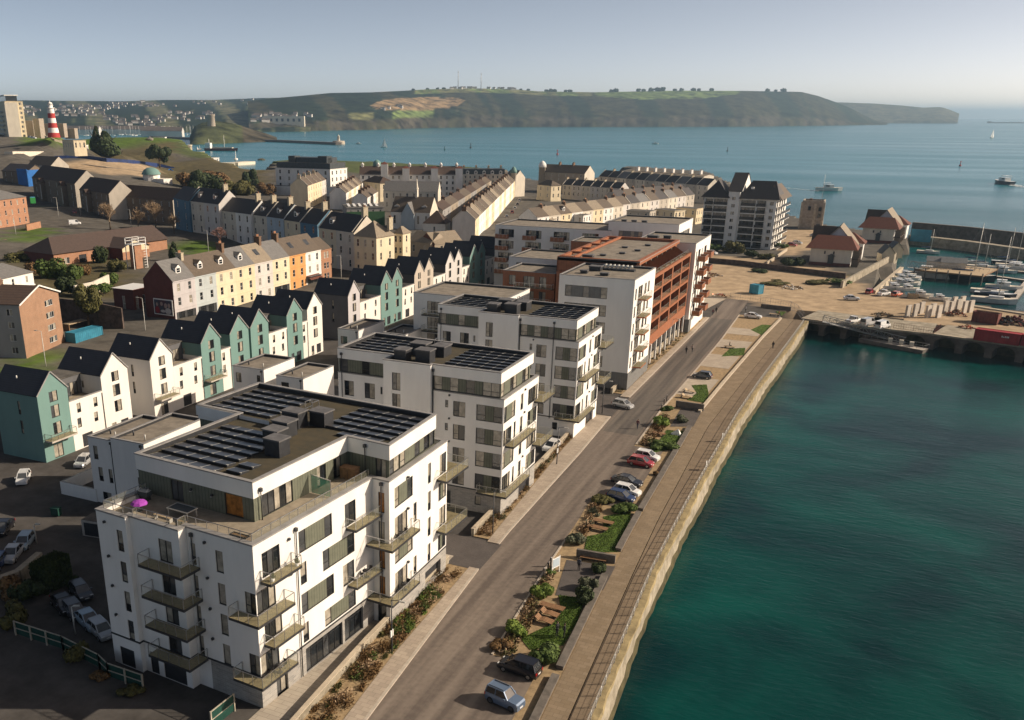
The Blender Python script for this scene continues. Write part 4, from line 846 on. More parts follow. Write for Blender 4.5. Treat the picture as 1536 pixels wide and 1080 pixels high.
def link_house(y0, y1, label, z=8.4, xf=-72.0, back=-9.6):
 t = thing('link_house', label, 'house', (xf, y0, 0), 0, 'flat topped white link houses'); w = y1 - y0; W = MB(); wins = []
 n = 2 if w > 4.2 else 1
 for zz, dx in ((3.6, 0), (6.1, .25 if n == 2 else 0)):
  for k in range(n): wins.append((w * (.22 + .5 * k) - .4 + dx, zz, .85, 1.6, 'narrow'))
 if w > 5: wins.append((w * .25, .05, 2.3, 2.2, 'garage'))
 facade(W, t, (0, .02), (0, w - .02), -.3, z, wins, 'house_white'); W.panel((back, .02), (0, .02), -.3, z, [], 'house_white'); W.panel((0, w - .02), (back, w - .02), -.3, z, [], 'house_white'); W.build('wall', t)
 b = MB(); b.face([(back, .02, z - .9), (-.2, .02, z - .9), (-.2, w - .02, z - .9), (back, w - .02, z - .9)], 'terrace_slab'); b.box(-.3, .04, 0, w, z - .05, z + .1, 'coping'); b.face([(-.25, .02, z - .9), (-.25, w, z - .9), (-.25, w, z), (-.25, .02, z)], 'house_white'); b.build('roof_terrace', t)
 U = MB(); facade(U, t, (-4.6, .03), (-4.6, w - .03), z - .9, 11.0, [(w * .12, z - .8, w * .76, 2.2, 'door')], 'house_dark'); U.box(back, -4.4, .03, w - .03, 10.9, 11.05, 'felt_roof'); U.build('set_back_floor', t)
 if w > 4.5:
  b = MB(); b.face([(-.1, w * .02 + .1, z), (-3.6, w * .02 + .1, z), (-3.6, w * .02 + .1, z + 1.5), (-.1, w * .02 + .1, z + 1.0)], 'grey_cladding'); b.build('terrace_screen', t)
 b = MB(); b.tube([(.1, w - .2, 0), (.1, w - .2, z - .3)], .06, 'dark_metal', 6); b.build('downpipe', t)
HOUSES = [(-12.6, -6.5, 'teal', 'teal gabled town house with a timber balcony, nearest of the row', 'teal', True), (.9, 7.2, 'white', 'white gabled town house next to the nearest teal one', 'white', False), (12.9, 18.8, 'white', 'white gabled town house with a cream lit side wall', 'white', True),
          (27.1, 33.0, 'teal', 'teal gabled town house after the second white gable, with a narrow balcony', 'teal', True), (36.1, 42.3, 'teal', 'teal gabled town house, left one of the close teal pair above the mews roofs', 'teal', False), (43.0, 49.3, 'teal', 'teal gabled town house, right one of the close teal pair above the mews roofs', 'teal', False),
          (56.2, 62.3, 'teal', 'teal gabled town house touching the white gable in mid row', 'teal', False), (64.4, 70.6, 'white', 'white gabled town house beside the dark grey side wall', 'white', False), (82.5, 88.2, 'grey', 'grey fronted gabled town house with a broad charcoal side wall', 'dark', False),
          (99, 105, 'teal', 'teal gabled town house, left half of the twin teal gables in mid row', 'teal', False), (105, 111, 'teal', 'teal gabled town house, right half of the twin teal gables in mid row', 'teal', False), (118.3, 124.3, 'beige', 'beige gabled town house, left half of the twin beige gables', 'dark', False), (124.3, 130.3, 'beige', 'beige gabled town house, right half of the twin beige gables', 'beige', False),
          (138.6, 144.6, 'pale', 'pale grey gabled town house, left half of a twin', 'dark', False), (144.6, 150.6, 'pale', 'pale grey gabled town house, right half of a twin', 'pale', False), (156.4, 162.6, 'teal', 'teal gabled town house, left half of the farthest teal twin', 'teal', False), (162.6, 168.8, 'teal', 'teal gabled town house, right half of the farthest teal twin', 'teal', False), (177, 183, 'beige', 'beige gabled town house at the far end of the row', 'dark', False)]
for i, (a, c, col, lb, sd, bl) in enumerate(HOUSES): random.seed(i + 3); gabled(a, c, col, lb, sd, balc=bl)
LINKS = [(-6.5, .9, 'white link house with a roof terrace between the nearest teal and white gables'), (18.8, 27.1, 'wide white link house with a terrace before the first mid row teal gable'), (33.0, 36.1, 'narrow white link house between two teal gables'), (49.3, 56.2, 'white link house with a terrace right of the close teal pair'), (62.3, 64.4, 'thin white link house squeezed between teal and white gables'),
         (88.2, 99, 'white link house right of the grey gable'), (111, 118.3, 'tall white link house between twin teal and twin beige gables'), (130.3, 138.6, 'white link house right of the twin beige gables'), (150.6, 156.4, 'white link house right of the pale grey twin'), (168.8, 177, 'white link house before the last beige gable')]
for i, (a, c, lb) in enumerate(LINKS): random.seed(i + 40); link_house(a, c, lb)
# ------------------------------------------------------------------ the older town on the hill
ORD = ['first', 'second', 'third', 'fourth', 'fifth', 'sixth', 'seventh', 'eighth', 'ninth', 'tenth', 'eleventh', 'twelfth', 'thirteenth', 'fourteenth', 'fifteenth', 'sixteenth', 'seventeenth', 'eighteenth', 'nineteenth', 'twentieth']
PAINT = dict(lilac=(.50, .47, .47), mist=(.46, .50, .50), cream=(.72, .62, .44), straw=(.70, .59, .40), chalk=(.62, .58, .54), orange=(.66, .33, .12), snow=(.80, .78, .74), blue=(.095, .19, .27), sky=(.42, .50, .56), stone=(.48, .43, .36), ivory=(.66, .60, .50), dun=(.36, .30, .23), ash=(.33, .315, .30))
for k, c in PAINT.items(): M('paint_' + k, c, .85, .08, .5, zs=.4)
M('chimney_brick', (.20, .125, .08), .9, .2, 2); M('chimney_render', (.50, .43, .31), .9, .15, 1.5); M('pot_clay', (.40, .20, .11), .85, .15, 3)
def chimney(parent, x, y, z, h, w=1.6, d=.75, m='chimney_render', pots=4):
 b = MB(); b.box(x - w / 2, x + w / 2, y - d / 2, y + d / 2, z, z + h, m); b.box(x - w / 2 - .1, x + w / 2 + .1, y - d / 2 - .1, y + d / 2 + .1, z + h, z + h + .18, m)
 for k in range(pots): b.lathe([(.13, z + h + .18), (.11, z + h + .75)], 'pot_clay', 6, (x - w / 2 + w * (k + .5) / pots, y))
 b.build('chimney', parent)
def dormer(parent, x, y, z, w=1.9, h=1.5, roof='slate', run=2.0):
 b = MB(); b.box(x - w / 2, x + w / 2, y, y + run, z - .3, z + h, 'paint_snow'); b.gable(x - w / 2, x + w / 2, y - .1, y + run + .4, z + h, z + h + .7, 'paint_snow', roof, 'y', .12, .08)
 d = b.build('dormer', parent); put('window', window_mesh(w * .7, h * .8, 'sash', 0), d, (x - w * .35, y - .03, z + .12))
def terrace_house(label, p, rz, w, h, dep, rise, wall, roof, group, floors=3, cols=2, dorm=False, chim=None, base=3, cat='terraced house', shop=False, lwall=None, rwall=None, skylight=False, sill=True, name='terraced_house', wst='sash', sub=2.0, parapet=None):
 """front on local -y, eaves h above the thing's base"""
 t = thing(name, label, cat, p, rz, group); W = MB(); fh = h / floors; wins = []
 for f in range(floors):
  if f == 0 and shop: wins.append((.5, .1, w - 1.0, fh * .75, 'shop')); continue
  for c in range(cols):
   ww = min(1.1, w / cols * .38); a = w * (c + .5) / cols - ww / 2
   if cols == 2: a = w / 2 + (-1 if c == 0 else 1) * w * .13 - ww / 2 if w < 7 else a
   wins.append((a, f * fh + fh * .22, ww, fh * .58, wst))
 facade(W, t, (0, 0), (w, 0), 0, h, wins, wall); W.panel((0, 0), (w, 0), -sub, 0, [], wall)
 W.panel((w, 0), (w, dep), -sub, h, [], rwall or wall); W.panel((w, dep), (0, dep), -sub, h, [], wall); W.panel((0, dep), (0, 0), -sub, h, [], lwall or wall)
 for x, m in ((0, lwall or wall), (w, rwall or wall)): W.face([(x, 0, h), (x, dep, h), (x, dep / 2, h + rise)] if x else [(x, dep, h), (x, 0, h), (x, dep / 2, h + rise)], m)
 if sill:
  for f in range(1, floors): W.box(-.01, w + .01, -.07, 0.0, f * fh - .1, f * fh + .06, wall)
 W.box(-.02, w + .02, -.18, .05, h - .22, h + .02, wall); W.build('wall', t)
 b = MB(); b.gable(0, w, 0, dep, h + .05, h + rise, wall, roof, 'x', .02, .12, ends=False)
 b.build('roof', t)
 if parapet:
  b = MB(); k = rise / (dep / 2)
  for x in parapet:
   for sg in (0, 1): b.bar((x, -.1 if sg == 0 else dep + .1, h + .2), (x, dep / 2, h + rise + .28), .32, 'paint_ivory', .3)
  b.build('party_wall', t)
 if dorm: dormer(t, w * .5, dep * .16, h + rise * .32, roof=roof)
 if skylight:
  b = MB(); k = rise / (dep / 2); y0, y1 = dep * .18, dep * .34
  b.face([(w * .4, y0, h + k * y0 + .22), (w * .62, y0, h + k * y0 + .22), (w * .62, y1, h + k * y1 + .22), (w * .4, y1, h + k * y1 + .22)], 'glass_sky'); b.build('skylight', t)
 if chim: chimney(t, chim[0], dep / 2, h + rise - .8, chim[1], m=chim[2], w=chim[3] if len(chim) > 3 else .9, d=1.9)
 return t
CWORD = dict(snow='white', chalk='pale grey', mist='blue grey', dun='brown', ash='grey', straw='yellow', sky='pale blue', stone='buff', brick_brown='brown', brick_orange='brick')
def row(base_label, group, q0, q1, ze, n, h, dep, rise, walls, roofs, tail='', **kw):
 a, c = at(*q0, ze), at(*q1, ze); d = c - a; L_ = math.hypot(d.x, d.y); w = L_ / n; rz = math.atan2(d.y, d.x); out = []
 for i in range(n):
  f = i / n; p = (a.x + d.x * f, a.y + d.y * f, ze - h)
  k = {x: (v(i) if callable(v) else v) for x, v in kw.items()}
  wl = walls[i % len(walls)]
  cw_ = CWORD.get(wl.replace('paint_', ''), wl.replace('paint_', '')); lab = f"{cw_} {base_label}, {ORD[i]} from the {tail or 'left end'}" if n > 1 else f"{cw_} {base_label}"
  out.append(terrace_house(lab, p, rz, w, h, dep, rise, wl, roofs[i % len(roofs)], group, **k))
 return out
random.seed(11)
cw = ['paint_lilac', 'paint_mist', 'paint_cream', 'paint_straw', 'paint_chalk', 'paint_cream', 'paint_orange', 'paint_snow']
T8 = row('house in the painted row above the gables', 'painted row houses', (258.5, 423), (481, 374.5), 13.2, 8, 10.4, 9.6, 4.6, cw, ['slate_grey', 'slate_brown', 'slate_brown', 'slate_grey', 'slate_pale', 'slate_grey', 'slate_brown', 'slate_brown'], tail='brick gable',
 dorm=lambda i: i in (0, 1, 2, 3), chim=lambda i: (0.0, 2.4, 'chimney_brick', 1.0) if i in (3, 5, 6) else ((0.4, 1.8, 'chimney_render', .9) if i in (1,) else None), skylight=lambda i: i in (4, 6, 7), shop=lambda i: i in (0, 1, 5, 7), lwall=lambda i: 'brick_red' if i == 0 else None)
b = MB(); b.prism([(0, -1.4), (6.5, -1.4), (6.5, 0), (0, 0)], 3.2, 3.35, 'dark_metal'); b.face([(0, -1.8, 2.5), (6.5, -1.8, 2.5), (6.5, -.1, 3.6), (0, -.1, 3.6)], 'tile_red'); b.build('awning', T8[7])
row('three storey house with a red brick end, closing the painted row', 'painted row houses', (481, 376), (497, 372.5), 12.6, 1, 9.8, 9, 3.2, ['brick_orange'], ['slate_brown'])
e0 = T8[0]; b = MB(); M('poster_dark', (.035, .06, .09), .5, .3, .8, col2=(.09, .03, .04), coord='obj'); M('poster_red', (.30, .02, .03), .5, .2, 1); M('poster_skin', (.42, .30, .27), .5, .2, 2); M('poster_white', (.55, .52, .52), .5, .15, 2)
bb = thing('billboard', 'white framed advertising hoarding with a red and dark poster on the brick gable', 'billboard', e0.location, e0.rotation_euler.z)
b.box(-.3, -.06, .4, 6.6, 1.9, 5.9, 'white_frame'); b.build('frame', bb)
b = MB(); b.box(-.34, -.3, .65, 6.35, 2.15, 5.65, 'poster_dark')
def blob(y, z, ry, rz_, m, k=14): b.face([(-.352 - .002 * len(b.f), y + ry * math.cos(2 * math.pi * i / k), z + rz_ * math.sin(2 * math.pi * i / k)) for i in range(k)][::-1], m)
blob(5.4, 3.1, .7, .9, 'poster_red'); blob(5.4, 4.5, .35, .45, 'poster_skin'); blob(3.9, 4.7, .45, .5, 'poster_skin'); blob(2.6, 4.3, .5, .65, 'poster_skin'); blob(1.5, 4.4, .45, .6, 'poster_skin'); blob(1.9, 3.0, 1.0, .8, 'poster_white'); blob(3.6, 2.9, .8, .35, 'poster_white'); b.build('poster', bb)
gp = 'tall Victorian houses along the upper street'
row('three storey Victorian end house above the upper street', gp, (260, 297), (283, 302), 19, 1, 12.5, 10, 4.6, ['paint_blue'], ['slate'], floors=3)
row('Victorian house with twin dormers beside the blue one', gp, (283, 301.5), (328, 307), 19, 2, 12.5, 10.5, 5, ['paint_ivory', 'paint_chalk'], ['slate'], tail='blue house', dorm=True, chim=lambda i: (8.4, 3, 'chimney_render', 1.0) if i else None, parapet=lambda i: [0] if i == 0 else None)
row('Victorian house with a plain dark roof', gp, (331, 316), (376, 322), 16.6, 2, 11.6, 10.5, 4.8, ['paint_ivory', 'paint_snow'], ['slate'], tail='twin dormers', chim=lambda i: (8.2, 3.2, 'chimney_render', 1.0) if i else None)
row('Victorian house with white dormer', gp, (376, 322), (425, 328.5), 16.4, 2, 11.6, 10.5, 4.8, ['paint_ivory', 'paint_sky'], ['slate'], tail='long dark roof', dorm=True, chim=lambda i: (8.0, 3.2, 'chimney_render', 1.0), parapet=lambda i: [0])
row('Victorian house above the orange painted one', gp, (425.5, 330), (476, 337.5), 16.0, 2, 11.4, 10.5, 4.6, ['paint_cream', 'paint_blue'], ['slate'], tail='white dormers', dorm=lambda i: i == 0, chim=lambda i: (7.9, 3.4, 'chimney_render', 1.0) if i else (7.9, 2.8, 'chimney_render', 1.0), parapet=lambda i: [0])
row('double fronted Victorian house before the hipped corner house', gp, (478, 342), (531, 349.5), 16.0, 2, 12, 11, 5, ['paint_cream', 'paint_ivory'], ['slate'], tail='blue house', dorm=lambda i: i == 0, chim=lambda i: (8.4, 3.4, 'chimney_render', 1.2) if i else None, parapet=lambda i: [8.6] if i else [0])
def hip_house(label, q0, q1, ze, h, dep, rise, wall, roof, group=None, cols=2, floors=2, name='house', cat='house', side=(), chim=None, run=None):
 a, c = at(*q0, ze), at(*q1, ze); d = c - a; w = math.hypot(d.x, d.y); t = thing(name, label, cat, (a.x, a.y, ze - h), math.atan2(d.y, d.x), group); W = MB(); fh = h / floors
 wn = lambda L_, n: [(L_ * (k + .5) / n - .45, f * fh + fh * .25, .9, fh * .55, 'sash') for f in range(floors) for k in range(n)]
 facade(W, t, (0, 0), (w, 0), 0, h, wn(w, cols), wall); facade(W, t, (w, 0), (w, dep), 0, h, wn(dep, max(1, int(dep / 3.4))), wall); W.panel((w, dep), (0, dep), 0, h, [], wall); W.panel((0, dep), (0, 0), 0, h, [], wall)
 W.box(-.2, w + .2, -.2, dep + .2, -3, .02, wall); W.build('wall', t); b = MB(); b.hip(0, w, 0, dep, h, h + rise, roof, .35, run); b.build('roof', t)
 if chim: chimney(t, chim[0], chim[1], h + rise * .4, chim[2], w=.9, d=2)
 return t
hip_house('cream three storey corner house with a brown hipped roof in the upper street', (531, 354), (564.5, 357), 15.8, 12, 9.5, 4.6, 'paint_cream', 'slate_pale', gp, 3, 3, 'terraced_house', 'terraced house', chim=(8.6, 7.6, 3.6))
hip_house('cream two bay back wing of the hipped corner house', (590, 350), (604, 351), 15, 11, 5, 2.2, 'paint_cream', 'slate_pale', gp, 2, 3, 'terraced_house', 'terraced house')
g2 = 'terraces in the middle distance'
row('terraced house below the white hotel', g2, (461.5, 279), (489, 269.5), 16, 4, 11, 9.5, 4.2, ['paint_cream', 'paint_straw', 'paint_cream', 'paint_chalk'], ['slate_brown'], tail='bare gable', chim=lambda i: (0.2, 2.2, 'chimney_render', .8), parapet=lambda i: [0], floors=3)
row('small house in the striped roof terrace', g2, (519, 290), (544, 274.5), 12, 7, 8, 9, 3.6, ['paint_snow', 'paint_cream'], ['slate_brown', 'slate_pale'], tail='near end', chim=lambda i: (0.2, 1.8, 'chimney_brick', .7), parapet=lambda i: [0], floors=2)
row('small terraced house behind the green hall', g2, (551, 297), (567, 287.5), 10.5, 4, 7, 8, 3, ['paint_snow', 'paint_ivory'], ['slate_brown'], tail='near end', chim=lambda i: (0.2, 1.8, 'chimney_brick', .7), floors=2)
hip_house('cream house with a broad brown hipped roof below the white seafront block', (545, 272), (570, 275), 13.5, 9, 10, 3.4, 'paint_cream', 'tile_brown', g2)
def slab(label, q0, q1, ze, h, dep, wall, floors, cols, name='hotel', cat='hotel', group=None, roof='felt_roof', style='sash', sides=3, ww=1.0):
 a, c = at(*q0, ze), at(*q1, ze); d = c - a; w = math.hypot(d.x, d.y); t = thing(name, label, cat, (a.x, a.y, ze - h), math.atan2(d.y, d.x), group); W = MB(); fh = h / floors
 wn = lambda L_, n: [(L_ * (k + .5) / n - ww / 2, f * fh + fh * .22, ww, fh * .56, style) for f in range(floors) for k in range(n)]
 facade(W, t, (0, 0), (w, 0), 0, h, wn(w, cols), wall); facade(W, t, (w, 0), (w, dep), 0, h, wn(dep, sides), wall); W.panel((w, dep), (0, dep), 0, h, [], wall); W.panel((0, dep), (0, 0), 0, h, [], wall); W.box(-.1, w + .1, -.1, dep + .1, -4, .02, wall)
 W.build('wall', t); b = MB(); b.box(-.25, w + .25, -.25, dep + .25, h - .02, h + .25, wall, roof); b.build('roof', t); return t, w
M('zinc_dark', (.06, .07, .075), .5, .2, .6)
t, w = slab('white seafront hotel with a dark set back top floor, left of the middle distance', (413, 252), (495, 254.5), 20, 16, 20, 'paint_snow', 4, 6, sides=4, ww=1.5)
b = MB(); b.box(.5, w - .5, .8, 19, 16.2, 19.6, 'zinc_dark', 'felt_roof'); b.box(w * .22, w * .9, 4, 15, 19.6, 22.6, 'zinc_dark'); b.box(w * .2, w * .32, 3, 9, 19.6, 23.4, 'zinc_dark'); b.box(w * .74, w * .9, 3, 9, 19.6, 23.6, 'zinc_dark'); b.build('top_floor', t)
b = MB(); b.box(w - 2, w + 9, -3, 14, -4, 6, 'paint_snow', 'felt_roof'); b.box(-1, w * .55, -5, 0, -4, 5.6, 'paint_snow', 'felt_roof'); b.build('wing', t)
t, w = slab('green clad hall with rows of roof lights in front of the striped roofs', (520, 312), (576, 311), 10.5, 9, 17, 'paint_ash', 2, 5, 'hall', 'hall', style='casement'); M('green_render', (.05, .13, .055), .8, .1, .6)
b = MB(); b.box(-.2, w + .3, -.3, .1, -.5, 7.2, 'green_render'); b.build('green_panel', t)
b = MB()
for i in range(6):
 x = w * (.06 + .15 * i); b.face([(x, 3, 9.4), (x + w * .07, 3, 9.4), (x + w * .07, 10, 10.2), (x, 10, 10.2)], 'white_frame'); b.face([(x, 10, 9.3), (x, 10, 10.2), (x + w * .07, 10, 10.2), (x + w * .07, 10, 9.3)], 'glass_sky')
b.build('roof_light', t)
g3 = 'chapel buildings'
row('long hall with a plain grey ridge roof and a small spire, behind the chapel', g3, (575, 287), (657, 288), 13, 1, 9, 12, 5, ['paint_ivory'], ['slate_grey'], floors=2, cols=8, name='hall', cat='hall')
t = row('chapel with a rust brown roof, blue porch gable and white buttress ends', g3, (586, 318), (645, 320), 9.5, 1, 6.5, 13, 6.5, ['paint_snow'], ['slate_brown'], floors=1, cols=5, name='chapel', cat='chapel', rwall='paint_ivory')[0]
wch = (at(645, 320, 9.5) - at(586, 318, 9.5)).length
b = MB(); b.gable(wch * .3, wch * .62, -1.6, 4, 6, 11, 'paint_sky', 'slate_grey', 'y', .2, .15); b.box(wch * .3, wch * .62, -1.6, .1, -1, 6, 'paint_sky'); b.build('porch', t)
b = MB(); b.box(wch * .52, wch * .57, 6, 8, 12, 16.5, 'paint_ivory'); b.lathe([(1.0, 16.5), (.6, 17.5), (.0, 22)], 'paint_ivory', 8, (wch * .545, 7)); b.build('spire', t)
for x in (.12, .82): dormer(t, wch * x, 2.2, 7.6, 2.6, 1.6, 'slate_brown')
t, w = slab('long white four storey seafront block with brown roof and square turrets', (540, 262), (693, 262), 15.5, 13.5, 14, 'paint_snow', 4, 17, 'mansion_block', 'mansion block', ww=1.3)
b = MB(); b.gable(0, w, 0, 14, 13.6, 18.2, 'paint_snow', 'tile_brown', 'x', .5, .2); b.build('pitched_roof', t)
for i, fx in enumerate((.24, .45, .73, .97)):
 b = MB(); x = w * fx; b.box(x - 2.2, x + 2.2, -2.2, 3, -3, 17.5 + (2.5 if i == 0 else 0), 'paint_snow'); b.hip(x - 2.2, x + 2.2, -2.2, 3, 17.5 + (2.5 if i == 0 else 0), 19 + (2.5 if i == 0 else 0), 'tile_red', .3); b.build('stair_turret', t)
for i in range(7):
 b = MB(); b.lathe([(.9, 17.8), (.9, 19.2), (1.2, 19.3), (.2, 20.6)], 'paint_snow', 8, (w * (.02 + .155 * i), 7)); b.build('finial', t)
b = MB(); b.lathe([(2.6, 17), (2.6, 19.5), (2.4, 20.6), (1.4, 21.6), (.0, 22.2)], 'house_teal', 14, (w * .16, 13)); b.build('dome', t)
t, w = slab('white seafront terrace with a dark mansard, right of the turreted block', (695, 262), (757, 262), 13.5, 12, 12, 'paint_ivory', 4, 9, 'mansion_block', 'mansion block', sides=3)
b = MB(); 
b.prism([(0, 0), (w, 0), (w, 12), (0, 12)], 12.2, 15.6, 'zinc_dark'); b.build('mansard', t)
for i in range(5): dormer(t, w * (.1 + .2 * i), -.1, 12.6, 2.2, 1.7, 'zinc_dark')
for i in range(4): chimney(t, w * (.02 + .3 * i), 6, 15.4, 1.8, 1.2, 2.4)
t = row('pale gabled end house with a green copper dome on its corner turret', 'seafront corner houses', (757, 266), (772, 267), 13, 1, 11, 10, 4.5, ['paint_ivory'], ['slate_grey'], name='corner_house', cat='corner house')[0]
b = MB(); b.lathe([(1.9, 0), (1.9, 14), (2.2, 14.1), (2.1, 15.5), (1.3, 17.2), (0, 18.2)], ['paint_ivory', 'paint_ivory', 'house_teal', 'house_teal', 'house_teal'], 12, (7.6, .4)); b.build('turret', t)
row('house in the long sloping street terrace', 'long terrace running down to the sea', (713, 330), (772.5, 271.5), 11.2, 16, 8.4, 9.5, 4.2, ['paint_straw', 'paint_snow', 'paint_snow', 'paint_cream', 'paint_snow'], ['slate_brown', 'slate_pale', 'slate_brown'], tail='near gable', floors=2, cols=2, chim=lambda i: (0.2, 1.7, 'chimney_brick', .8), parapet=lambda i: [0], lwall=lambda i: 'paint_chalk' if i == 0 else None)
hip_house('squat white house with a dark pyramid roof beside the long terrace gable', (635, 335), (668, 336), 8.5, 6, 9, 5, 'paint_snow', 'tile_brown', g2, 1, 1)
row('house backing onto the long terrace', g2, (664, 316), (742, 268), 9.5, 9, 6.5, 8, 3, ['paint_ash', 'paint_dun'], ['tile_brown', 'slate_brown'], tail='near end', floors=2, chim=lambda i: (0.2, 1.8, 'chimney_brick', .7))
row('low shed with a pale brown roof behind the far gabled houses', 'low sheds behind the gabled houses', (612, 362), (646, 366), 7, 1, 4.5, 10, 3.5, ['paint_dun'], ['slate_pale'], floors=1, name='shed', cat='shed')
row('low shed with a dark red gable behind the far gabled houses', 'low sheds behind the gabled houses', (652, 366), (694, 362), 7, 1, 4.5, 10, 3.6, ['paint_dun'], ['slate_pale'], floors=1, name='shed', cat='shed', lwall='tile_red')
g4 = 'terraces near the sea on the right'
t = row('grey gabled seafront house with a pale copper dome', 'seafront corner houses', (812, 258), (877, 261), 14, 1, 12, 13, 5, ['paint_dun'], ['slate_brown'], floors=4, cols=6, name='corner_house', cat='corner house', rwall='paint_ivory')[0]
b = MB(); b.lathe([(2.4, 0), (2.4, 15), (2.8, 15.2), (2.6, 17), (1.5, 18.8), (0, 19.6)], ['paint_dun', 'paint_dun', 'paint_snow', 'paint_snow', 'paint_snow'], 12, (.6, .2)); b.build('turret', t)
for x in (11, 22): chimney(t, x, 6.5, 15, 3.4, 1.0, 2.2, 'chimney_brick')
hip_house('small cream house with a hipped roof in front of the domed seafront house', (806, 277), (827, 279), 10, 8, 8, 3, 'paint_cream', 'slate_brown', g4, 2, 2)
row('house beside the hipped cream house', g4, (844, 277), (930, 283), 9, 6, 7, 9, 3.4, ['paint_ivory', 'paint_chalk'], ['slate'], tail='left end', floors=2, chim=lambda i: (0.2, 1.6, 'chimney_render', .7), parapet=lambda i: [0])
row('slate roofed house below the white chimneys', g4, (899, 264.5), (1062, 279), 11, 11, 9, 10, 4, ['paint_ivory', 'paint_stone'], ['slate', 'slate', 'slate_grey'], tail='left end', floors=3, parapet=lambda i: [0], chim=lambda i: (.3, 1.8, 'chimney_render', .8) if i % 2 else None)
row('crescent house with tall white chimneys', g4, (948, 258.5), (1056, 265), 12.5, 8, 11, 11, 1.0, ['paint_ivory'], ['slate_pale'], tail='left end', floors=3, chim=lambda i: (1.0, 3.2, 'paint_snow', 1.4))
row('low house behind the white top block', g4, (806, 327), (935, 309), 8.6, 8, 6.4, 10, 3.8, ['paint_snow', 'paint_ivory', 'paint_straw'], ['slate_brown', 'slate_pale'], tail='left end', floors=2, dorm=lambda i: i == 2, chim=lambda i: (.2, 1.7, 'chimney_brick', .8) if i % 2 else None)
row('dark roofed house left of the tall flats', g4, (930, 308), (1042, 292), 8.6, 8, 6.4, 8.5, 3.8, ['paint_chalk', 'paint_stone', 'paint_ivory'], ['slate_brown', 'slate', 'slate_grey'], tail='left end', floors=2, chim=lambda i: (.2, 1.7, 'chimney_brick', .8), parapet=lambda i: [0] if i % 2 else None)
row('rear row house behind the crowded roofs', g4, (925, 296), (1030, 286), 8.5, 7, 6.4, 8, 3.5, ['paint_stone', 'paint_chalk'], ['slate', 'slate_brown'], tail='left end', floors=2, chim=lambda i: (.2, 1.6, 'chimney_brick', .7))
for i, (q0, q1, lb, c_) in enumerate([((982, 314), (1012, 317), 'cream flat roofed house with arched bay, nearest the tall flats', 'paint_cream'), ((1014, 312), (1045, 314), 'straw coloured block beside the tall flats with lit side wall', 'paint_straw'), ((845, 322), (875, 324), 'low white house with a flat roof among the grey brown roofs', 'paint_snow'), ((940, 316), (975, 318), 'buff garden house with a flat roof behind the white top block', 'paint_stone')]):
 slab(lb, q0, q1, 7.5, 7, 8, c_, 2, 3, 'house', 'house', g4)
hip_house('broad brown hipped roof house just above the long white balcony block', (782, 327), (825, 330), 7, 5, 12, 6, 'paint_stone', 'slate_pale', g4, 2, 1)
# ------------------------------------------------------------------ tall white flats with dark balconies
TW = at(1166, 297, 20.5); T2 = at(1057, 292.5, 20.5); dv = TW - T2; Lw = math.hypot(dv.x, dv.y); rz = math.atan2(-dv.y, -dv.x)
t = thing('tower_block', 'tall white flats with black balconies and steep dark roofs by the sea', 'tower block', (T2.x, T2.y, 0), math.atan2(dv.y, dv.x)); W = MB(); hT = 20.2; fl = 7
wins = []; seg = [(.02, .13), (.14, .33), (.335, .51), (.52, .72), (.74, .86), (.87, 1.0)]
for f in range(fl):
 z = .4 + f * 2.75
 for k, (a, c) in enumerate(seg):
  if k in (0, 1, 3, 4): wins.append((Lw * a, z, Lw * (c - a), 2.3, 'shop'))
  elif k == 5: wins.append((Lw * (a + .04), z + .5, 1.5, 1.5, 'casement'))
facade(W, t, (0, 0), (Lw, 0), 0, hT, wins, 'paint_snow', .9)
facade(W, t, (Lw, 0), (Lw, 22), 0, hT, [(a, .4 + f * 2.75, 3.0, 2.2, 'door') for f in range(fl) for a in (1.0, 6.0, 11, 16)], 'paint_snow'); W.panel((Lw, 22), (0, 22), 0, hT, [], 'paint_snow'); W.panel((0, 22), (0, 0), 0, hT, [], 'paint_snow'); W.build('wall', t)
for f in range(fl):
 z = .4 + f * 2.75
 for k in (0, 1, 3, 4):
  b = MB(); a, c = seg[k]; o = 1.3 if k in (0, 4) else .15; b.box(Lw * a, Lw * c, -o, 0, z - .2, z, 'paint_snow'); b.box(Lw * a, Lw * c, -o, -o + .08, z, z + 1.0, 'dark_frame')
  if o > 1: b.box(Lw * a, Lw * a + .08, -o, 0, z, z + 1.0, 'dark_frame'); b.box(Lw * c - .08, Lw * c, -o, 0, z, z + 1.0, 'dark_frame')
  b.build('balcony', t)
 for a in (.8, 5.8, 10.8, 15.8): b = MB(); b.box(Lw, Lw + 2.2, a, a + 3.8, z - .2, z, 'paint_snow'); b.box(Lw + 2.1, Lw + 2.2, a, a + 3.8, z, z + 1.0, 'dark_frame'); b.build('balcony', t)
b = MB(); xa, xb = Lw * .345, Lw * .5
b.box(xa, xb, -.9, 8, 0, hT + 2.4, 'paint_snow'); b.build('stair_shaft', t)
for f in range(7): put('window', window_mesh(1.5, 1.4, 'casement', f % 3), t, (Lw * .395, -.93, 1.6 + f * 2.9))
b = MB(); b.gable(Lw * .335, Lw * .52, -1.0, 18, hT + 2.3, hT + 9, 'paint_snow', 'slate', 'x', .2, .2); b.build('shaft_roof', t)
b = MB(); b.hip(-.8, Lw * .36, -1.4, 10, hT - .4, hT + 6.4, 'slate', .3, 3); b.hip(Lw * .5, Lw + 1.2, -1.4, 12, hT - .4, hT + 6.4, 'slate', .3, 3.5); b.hip(Lw * .78, Lw + 1.6, 0, 22, hT - .4, hT + 5, 'slate_brown', .4, 4); b.build('roof', t)
